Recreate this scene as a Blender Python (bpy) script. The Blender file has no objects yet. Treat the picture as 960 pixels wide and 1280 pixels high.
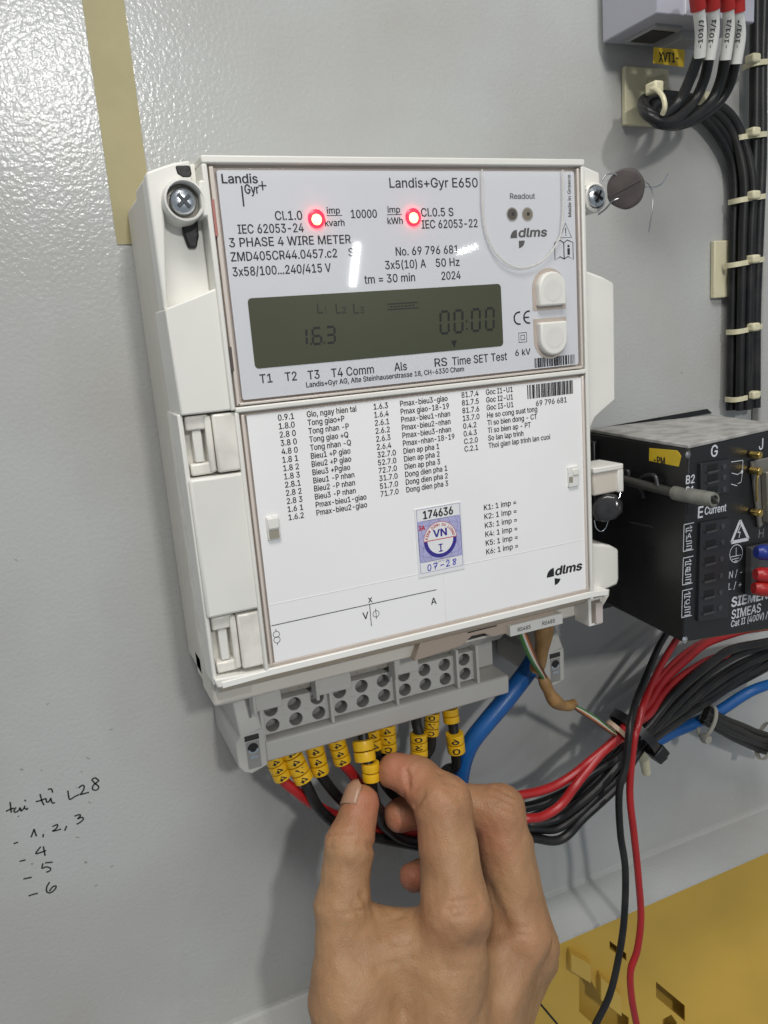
import bpy, bmesh, math, random
import numpy as np
from mathutils import Vector, Matrix
random.seed(7)
rng = np.random.default_rng(7)
S = 0.001                                   # everything below is written in millimetres

# ------------------------------------------------------------------ camera
# mm frame: x right, z up (0 = top of the meter window), d = distance out from the mounting plate
RC = ((0.9120438295416569, 0.07741546176340375, -0.4027193803070666),
      (-0.1577361371154522, 0.9726953516211514, -0.1702441305375528),
      (0.3785437412543549, 0.21879350816363594, 0.8993520093614951))
CX, CZ, CD = -131.104, -54.964, 337.727
FPX = 1000.0
def P(x, z, d): return Vector((x*S, -d*S, z*S))
def wdir(v): return Vector((v[0], v[2], -v[1]))       # (right, down, into wall) -> world
sc = bpy.context.scene
col = sc.collection
cam = bpy.data.cameras.new('camera')
cam.sensor_fit = 'VERTICAL'; cam.sensor_height = 32.0; cam.lens = 32.0*FPX/1280.0
cam.clip_start = 0.01; cam.clip_end = 50
camo = bpy.data.objects.new('camera', cam); col.objects.link(camo)
ax, ay, az = wdir(RC[0]), -wdir(RC[1]), -wdir(RC[2])
camo.matrix_world = Matrix(((ax.x, ay.x, az.x, CX*S), (ax.y, ay.y, az.y, -CD*S), (ax.z, ay.z, az.z, CZ*S), (0, 0, 0, 1)))
sc.camera = camo
def at(px, py, d):
    """photo pixel + real distance from the plate -> (x, z) in mm"""
    a, b = (px-480)/FPX, (py-640)/FPX
    w = [RC[0][i]*a + RC[1][i]*b + RC[2][i] for i in range(3)]
    s = (CD-d)/w[2]
    return CX+s*w[0], CZ-s*w[1]
def A(px, py, d):
    x, z = at(px, py, d); return P(x, z, d)

# ------------------------------------------------------------------ light
world = bpy.data.worlds.new('World'); sc.world = world; world.use_nodes = True
bg = world.node_tree.nodes['Background']
bg.inputs[0].default_value = (0.86, 0.93, 1.0, 1); bg.inputs[1].default_value = 0.205
def lamp(name, loc, target, sx, sy, power, color, roll=0):
    l = bpy.data.lights.new(name, 'AREA'); l.shape = 'RECTANGLE'; l.size = sx; l.size_y = sy
    l.energy = power; l.color = color
    o = bpy.data.objects.new(name, l); col.objects.link(o)
    o.location = loc
    q = (Vector(target)-Vector(loc)).to_track_quat('-Z', 'Y')
    o.rotation_euler = (q.to_matrix() @ Matrix.Rotation(roll, 3, 'Z')).to_euler()
    return o
lamp('ceiling_lamp', (-0.24, -0.62, 0.90), (0.05, 0, -0.10), 0.60, 0.30, 6.3, (1.0, 0.97, 0.92), 0.0)
lamp('room_lamp', (-0.02, -1.42, 0.46), (0.0, 0, -0.1), 0.085, 0.085, 4.2, (1.0, 0.98, 0.95))
lamp('tube_lamp', (1.80, -4.55, 0.36), (0.0, 0, -0.1), 0.030, 0.25, 2.6, (1.0, 1.0, 1.0), -0.2)
lamp('far_tube_lamp', (2.63, -4.62, 0.43), (0.0, 0, -0.1), 0.14, 0.032, 0.45, (0.95, 0.95, 1.0), 0.25)
sc.view_settings.view_transform = 'Standard'
sc.view_settings.look = 'None'
sc.view_settings.exposure = 0.50
sc.view_settings.gamma = 1.0

# ------------------------------------------------------------------ materials
MATS = {}
def mat(name, color, rough=0.5, metal=0.0, bump=0.0, bscale=500, var=0.0, vscale=40, sss=0.0, coat=0.0, emit=None, estr=0, spec=0.5, detail=3, color2=None, bdist=0.0004):
    if name in MATS: return MATS[name]
    m = bpy.data.materials.new(name); m.use_nodes = True
    nt = m.node_tree; b = nt.nodes['Principled BSDF']
    b.inputs['Base Color'].default_value = (*color, 1); b.inputs['Roughness'].default_value = rough
    b.inputs['Metallic'].default_value = metal; b.inputs['Specular IOR Level'].default_value = spec
    if coat: b.inputs['Coat Weight'].default_value = coat; b.inputs['Coat Roughness'].default_value = 0.08
    if sss:
        b.inputs['Subsurface Weight'].default_value = sss
        b.inputs['Subsurface Radius'].default_value = (1.0, 0.7, 0.5); b.inputs['Subsurface Scale'].default_value = 0.002
    if emit:
        b.inputs['Emission Color'].default_value = (*emit, 1); b.inputs['Emission Strength'].default_value = estr
    tc = nt.nodes.new('ShaderNodeTexCoord')
    if var:
        n = nt.nodes.new('ShaderNodeTexNoise'); n.inputs['Scale'].default_value = vscale; n.inputs['Detail'].default_value = 5
        nt.links.new(tc.outputs['Object'], n.inputs['Vector'])
        mx = nt.nodes.new('ShaderNodeMix'); mx.data_type = 'RGBA'
        c2 = color2 if color2 else tuple(c*(1-var) for c in color)
        mx.inputs[6].default_value = (*color, 1); mx.inputs[7].default_value = (*c2, 1)
        r = nt.nodes.new('ShaderNodeMapRange'); r.inputs[1].default_value = 0.42; r.inputs[2].default_value = 0.68
        nt.links.new(n.outputs['Fac'], r.inputs[0]); nt.links.new(r.outputs[0], mx.inputs[0])
        nt.links.new(mx.outputs[2], b.inputs['Base Color'])
    if bump:
        n = nt.nodes.new('ShaderNodeTexNoise'); n.inputs['Scale'].default_value = bscale; n.inputs['Detail'].default_value = detail
        nt.links.new(tc.outputs['Object'], n.inputs['Vector'])
        bp = nt.nodes.new('ShaderNodeBump'); bp.inputs['Strength'].default_value = bump; bp.inputs['Distance'].default_value = bdist
        nt.links.new(n.outputs['Fac'], bp.inputs['Height']); nt.links.new(bp.outputs[0], b.inputs['Normal'])
    MATS[name] = m; return m
WALL = mat('plate_paint', (0.455, 0.468, 0.458), 0.20, bump=0.36, bscale=600, spec=0.32, var=0.10, vscale=9, color2=(0.405, 0.395, 0.375), detail=1.5, bdist=0.00045)
WHITE = mat('cream_plastic', (0.775, 0.765, 0.715), 0.36, bump=0.12, bscale=2500, var=0.05, vscale=45, bdist=0.0001)
CREAM = mat('case_plastic', (0.66, 0.63, 0.56), 0.42, bump=0.12, bscale=2500, var=0.06, vscale=25, bdist=0.0001)
BEIGE = mat('groove_plastic', (0.55, 0.47, 0.41), 0.35, var=0.1, vscale=60)
PALE = mat('milky_plastic', (0.80, 0.775, 0.71), 0.25, bump=0.3, bscale=160, var=0.18, vscale=120, sss=0.25)
PLATE = mat('name_plate', (0.70, 0.71, 0.745), 0.45, var=0.02, vscale=20)
PAPER = mat('paper_label', (0.86, 0.86, 0.855), 0.6, bump=0.08, bscale=150, var=0.03, vscale=25)
INK = mat('black_ink', (0.012, 0.012, 0.015), 0.6)
GREYINK = mat('grey_ink', (0.10, 0.095, 0.09), 0.6)
PENINK = mat('pen_ink', (0.018, 0.016, 0.016), 0.5)
LCD = mat('lcd_glass', (0.060, 0.064, 0.030), 0.30, var=0.15, vscale=18, color2=(0.052, 0.058, 0.027))
SEG = mat('lcd_segment', (0.006, 0.007, 0.004), 0.4)
SEGDIM = mat('lcd_segment_faint', (0.016, 0.018, 0.009), 0.4)
SCREW = mat('zinc_steel', (0.62, 0.66, 0.70), 0.24, metal=1.0, bump=0.2, bscale=900)
SCREWD = mat('dull_steel', (0.34, 0.35, 0.36), 0.38, metal=1.0)
BLACKP = mat('black_plastic', (0.012, 0.012, 0.013), 0.42, bump=0.15, bscale=1500)
BLACKR = mat('black_rubber', (0.016, 0.016, 0.017), 0.5, bump=0.5, bscale=700)
DARKHOLE = mat('dark_cavity', (0.03, 0.029, 0.027), 0.7)
TGREY = mat('terminal_plastic', (0.52, 0.51, 0.475), 0.45, bump=0.12, bscale=1800, var=0.06, vscale=40)
THOLE = mat('terminal_bore', (0.32, 0.315, 0.30), 0.45, var=0.3, vscale=200)
YEL = mat('yellow_marker', (0.78, 0.46, 0.012), 0.35, var=0.08, vscale=200)
YSTICK = mat('yellow_sticker', (0.72, 0.50, 0.02), 0.45, bump=0.3, bscale=120, var=0.1, vscale=90)
RED = mat('red_insulation', (0.40, 0.016, 0.018), 0.34, bump=0.1, bscale=300, var=0.15, vscale=60)
BLK = mat('black_insulation', (0.009, 0.0095, 0.0105), 0.40, bump=0.2, bscale=400, var=0.3, vscale=90, color2=(0.022, 0.021, 0.020), spec=0.4)
BLUE = mat('blue_insulation', (0.008, 0.105, 0.35), 0.36, bump=0.25, bscale=130, var=0.15, vscale=70)
GRN = mat('green_insulation', (0.05, 0.16, 0.04), 0.4)
ORG = mat('orange_insulation', (0.45, 0.14, 0.03), 0.4)
BRN = mat('brown_insulation', (0.10, 0.045, 0.025), 0.4)
WHT = mat('white_insulation', (0.62, 0.60, 0.55), 0.4)
KRAFT = mat('brown_tape', (0.30, 0.17, 0.06), 0.35, bump=0.6, bscale=260, var=0.35, vscale=160)
NYLON = mat('nylon', (0.66, 0.62, 0.43), 0.4, sss=0.2, var=0.06, vscale=90)
NYLONG = mat('grey_nylon', (0.36, 0.34, 0.29), 0.4)
TAPE = mat('masking_tape', (0.37, 0.325, 0.17), 0.55, bump=0.25, bscale=260, var=0.10, vscale=45)
SEAL = mat('grey_seal', (0.09, 0.075, 0.070), 0.34, bump=0.3, bscale=200, var=0.3, vscale=120)
SEAL2 = mat('dark_clear_seal', (0.035, 0.035, 0.037), 0.18, bump=0.3, bscale=160, var=0.4, vscale=150)
DEVT = mat('dusty_black_top', (0.42, 0.41, 0.39), 0.75, bump=0.4, bscale=500, var=0.35, vscale=110, color2=(0.25, 0.245, 0.23))
DEV = mat('device_black', (0.009, 0.009, 0.010), 0.38, bump=0.12, bscale=1400)
DEV2 = mat('device_terminal', (0.017, 0.017, 0.020), 0.40)
WPRINT = mat('white_print', (0.62, 0.64, 0.68), 0.6)
BRASS = mat('brass', (0.62, 0.45, 0.14), 0.28, metal=1.0)
DSUB = mat('connector_grey', (0.16, 0.155, 0.14), 0.5)
TOOL = mat('grey_rod', (0.20, 0.20, 0.175), 0.42, bump=0.4, bscale=300, var=0.35, vscale=160)
TOOLD = mat('dark_rod', (0.035, 0.034, 0.03), 0.45)
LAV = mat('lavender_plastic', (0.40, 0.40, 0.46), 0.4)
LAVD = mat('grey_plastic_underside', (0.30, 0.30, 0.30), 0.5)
REDBOOT = mat('red_boot', (0.36, 0.014, 0.012), 0.4)
SLEEVE = mat('white_sleeve', (0.70, 0.70, 0.66), 0.35)
OCHRE = mat('ochre_paint', (0.72, 0.46, 0.075), 0.5, bump=0.15, bscale=300, var=0.10, vscale=20)
OCHRE2 = mat('ochre_clip', (0.70, 0.46, 0.09), 0.45)
BLUEINK = mat('stamp_blue', (0.035, 0.025, 0.25), 0.6)
LILAC = mat('stamp_lilac', (0.42, 0.42, 0.66), 0.6, var=0.1, vscale=300)
STAMPW = mat('stamp_white', (0.78, 0.78, 0.79), 0.5)
REDINK = mat('stamp_red', (0.50, 0.03, 0.04), 0.6)
BIRO = mat('biro_blue', (0.01, 0.02, 0.45), 0.6)
LEDR = mat('led_red', (0.5, 0.01, 0.01), 0.3, emit=(1.0, 0.004, 0.012), estr=8.0)
LEDC = mat('led_core', (1, 0.6, 0.3), 0.3, emit=(1.0, 0.42, 0.12), estr=4.5)
REDLENS = mat('red_tint', (0.42, 0.16, 0.14), 0.3)
def clear(name, tint, ior, rough=0.02, haze=0.0):
    m = bpy.data.materials.new(name); m.use_nodes = True; nt = m.node_tree
    nt.nodes.remove(nt.nodes['Principled BSDF']); out = nt.nodes['Material Output']
    t = nt.nodes.new('ShaderNodeBsdfTransparent'); t.inputs[0].default_value = (*tint, 1)
    g = nt.nodes.new('ShaderNodeBsdfGlossy'); g.inputs['Roughness'].default_value = rough
    f = nt.nodes.new('ShaderNodeFresnel'); f.inputs[0].default_value = ior
    mx = nt.nodes.new('ShaderNodeMixShader')
    ge = nt.nodes.new('ShaderNodeNewGeometry'); sb_ = nt.nodes.new('ShaderNodeMath'); sb_.operation = 'SUBTRACT'; sb_.inputs[0].default_value = 1.0
    mu = nt.nodes.new('ShaderNodeMath'); mu.operation = 'MULTIPLY'
    nt.links.new(ge.outputs['Backfacing'], sb_.inputs[1]); nt.links.new(sb_.outputs[0], mu.inputs[0]); nt.links.new(f.outputs[0], mu.inputs[1]); nt.links.new(mu.outputs[0], mx.inputs[0])
    src = t
    if haze:
        df = nt.nodes.new('ShaderNodeBsdfDiffuse'); df.inputs[0].default_value = (0.8, 0.78, 0.74, 1)
        m2 = nt.nodes.new('ShaderNodeMixShader'); m2.inputs[0].default_value = haze
        nt.links.new(t.outputs[0], m2.inputs[1]); nt.links.new(df.outputs[0], m2.inputs[2]); src = m2
    nt.links.new(src.outputs[0], mx.inputs[1]); nt.links.new(g.outputs[0], mx.inputs[2])
    nt.links.new(mx.outputs[0], out.inputs[0]); return m
CLEAR = clear('clear_cover', (0.99, 0.99, 0.99), 1.45, 0.03)
CLEARM = clear('milky_cover', (0.97, 0.96, 0.94), 1.30, 0.35, 0.45)

# ------------------------------------------------------------------ mesh helpers
ORIG = {}
def org(o): return ORIG[o.name]
class MB:
    def __init__(s): s.v = []; s.f = []; s.sm = []
    def add(s, vs, fs, smooth=False):
        n = len(s.v); s.v += [Vector(v) for v in vs]
        for f in fs: s.f.append([i+n for i in f]); s.sm.append(smooth)
        return s
    def box(s, x0, x1, z0, z1, d0, d1):
        vs = [P(x, z, d) for d in (d0, d1) for z in (z0, z1) for x in (x0, x1)]
        return s.add(vs, [(0,1,3,2),(4,6,7,5),(0,4,5,1),(2,3,7,6),(0,2,6,4),(1,5,7,3)])
    def loft(s, rings, cap=True, smooth=False, closed=True):
        n = len(rings[0]); vs = [p for r in rings for p in r]; fs = []
        for i in range(len(rings)-1):
            for j in range(n if closed else n-1):
                k = (j+1) % n
                fs.append((i*n+j, i*n+k, (i+1)*n+k, (i+1)*n+j))
        s.add(vs, fs, smooth)
        if cap:
            s.add(rings[0], [tuple(range(n))[::-1]]); s.add(rings[-1], [tuple(range(n))])
        return s
    def prism(s, poly, d0, d1, inset=0.0):
        """outline in (x, z), extruded out from the plate"""
        r0 = [P(x, z, d0) for x, z in poly]; r1 = [P(x, z, d1) for x, z in poly]
        return s.loft([r0, r1])
    def profile(s, prof, x0, x1):
        """outline in (d, z), extruded along x"""
        return s.loft([[P(x0, z, d) for d, z in prof], [P(x1, z, d) for d, z in prof]])
    def cyl(s, c, axis, r, h, n=24, r2=None, smooth=True, cap=True):
        c = Vector(c); a = Vector(axis).normalized()
        u = a.orthogonal().normalized(); w = a.cross(u); r2 = r if r2 is None else r2
        ring = lambda q, rr: [c+a*q*S+(u*math.cos(t)+w*math.sin(t))*rr*S for t in [2*math.pi*i/n for i in range(n)]]
        r0, r1 = ring(0, r), ring(h, r2)
        s.loft([r0, r1], False, smooth)
        if cap: s.add(r0, [tuple(range(n))[::-1]]); s.add(r1, [tuple(range(n))])
        return s
    def lathe(s, c, axis, prof, n=28, smooth=True, squash=None):
        c = Vector(c); a = Vector(axis).normalized()
        u = a.orthogonal().normalized(); w = a.cross(u)
        rings = [[c+a*h*S+(u*math.cos(t)+w*math.sin(t))*max(r, .001)*S for t in [2*math.pi*i/n for i in range(n)]] for r, h in prof]
        return s.loft(rings, True, smooth)
    def tube(s, path, r, n=12, cap=True, flat=None):
        path = [Vector(p) for p in path]; rings = []; up = None
        for i, p in enumerate(path):
            t = (path[min(i+1, len(path)-1)]-path[max(i-1, 0)]).normalized()
            if up is None: up = t.orthogonal().normalized()
            up = (up - t*up.dot(t)).normalized(); w = t.cross(up)
            rr = r(i/(len(path)-1)) if callable(r) else r
            rings.append([p+(up*math.cos(a)+w*math.sin(a))*rr*S for a in [2*math.pi*k/n for k in range(n)]])
        return s.loft(rings, cap, True)
    def quad(s, pts): return s.add(pts, [tuple(range(len(pts)))])
    def mesh(s, name, o=Vector((0, 0, 0))):
        me = bpy.data.meshes.new(name)
        me.from_pydata([v-o for v in s.v], [], s.f); me.validate(); 
        bm = bmesh.new(); bm.from_mesh(me); bmesh.ops.remove_doubles(bm, verts=bm.verts, dist=1e-7)
        bmesh.ops.recalc_face_normals(bm, faces=bm.faces); bm.to_mesh(me); bm.free()
        return me
    def build(s, name, m, parent=None, bevel=0, seg=2, smooth=False, at0=None):
        if parent is not None: o0 = org(parent)
        elif at0 is not None: o0 = Vector(at0)
        else:
            lo = Vector([min(v[i] for v in s.v) for i in range(3)]); hi = Vector([max(v[i] for v in s.v) for i in range(3)])
            o0 = (lo+hi)/2
        me = s.mesh(name, o0); me.materials.append(m)
        ob = bpy.data.objects.new(name, me); col.objects.link(ob)
        ORIG[ob.name] = o0
        if parent is not None: ob.parent = parent
        else: ob.location = o0
        sm = smooth or any(s.sm)
        if sm:
            for p in me.polygons: p.use_smooth = True
            me.set_sharp_from_angle(angle=math.radians(38))
        if bevel:
            b = ob.modifiers.new('bevel', 'BEVEL'); b.width = bevel*S; b.segments = seg; b.limit_method = 'ANGLE'; b.angle_limit = math.radians(35)
            b.harden_normals = False
            for p in me.polygons: p.use_smooth = True
            me.set_sharp_from_angle(angle=math.radians(60))
        return ob
def tag(o, label, cat, group=None):
    o['label'] = label; o['category'] = cat
    if group: o['group'] = group
    return o
def structure(o): o['kind'] = 'structure'; return o
def thing(name, loc, label, cat, group=None):
    o = bpy.data.objects.new(name, None); col.objects.link(o); o.location = loc; o.empty_display_size = 0.01
    ORIG[o.name] = Vector(loc); return tag(o, label, cat, group)
def copy_part(src, name, parent, delta=None):
    o = src.copy(); o.name = name; col.objects.link(o); o.parent = parent
    ORIG[o.name] = org(parent)
    if delta is not None: o.location = src.location + delta
    return o
def spline(pts, n=10):
    """Catmull-Rom through the given points"""
    q = [Vector(p) for p in pts]; q = [q[0]*2-q[1]] + q + [q[-1]*2-q[-2]]; out = []
    for i in range(1, len(q)-2):
        a, b, c, d = q[i-1:i+3]
        for k in range(n):
            t = k/n
            out.append(0.5*((2*b)+(c-a)*t+(2*a-5*b+4*c-d)*t*t+(3*b-a-3*c+d)*t**3))
    return out+[q[-2]]
def pxs(*pts, n=10): return spline([A(*p) for p in pts], n)
def rrect(x0, x1, z0, z1, r, n=5):
    pts = []
    for cx, cz, a0 in ((x1-r, z1-r, 0), (x0+r, z1-r, 90), (x0+r, z0+r, 180), (x1-r, z0+r, 270)):
        for k in range(n+1):
            a = math.radians(a0+90*k/n); pts.append((cx+r*math.cos(a), cz+r*math.sin(a)))
    return pts
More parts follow.
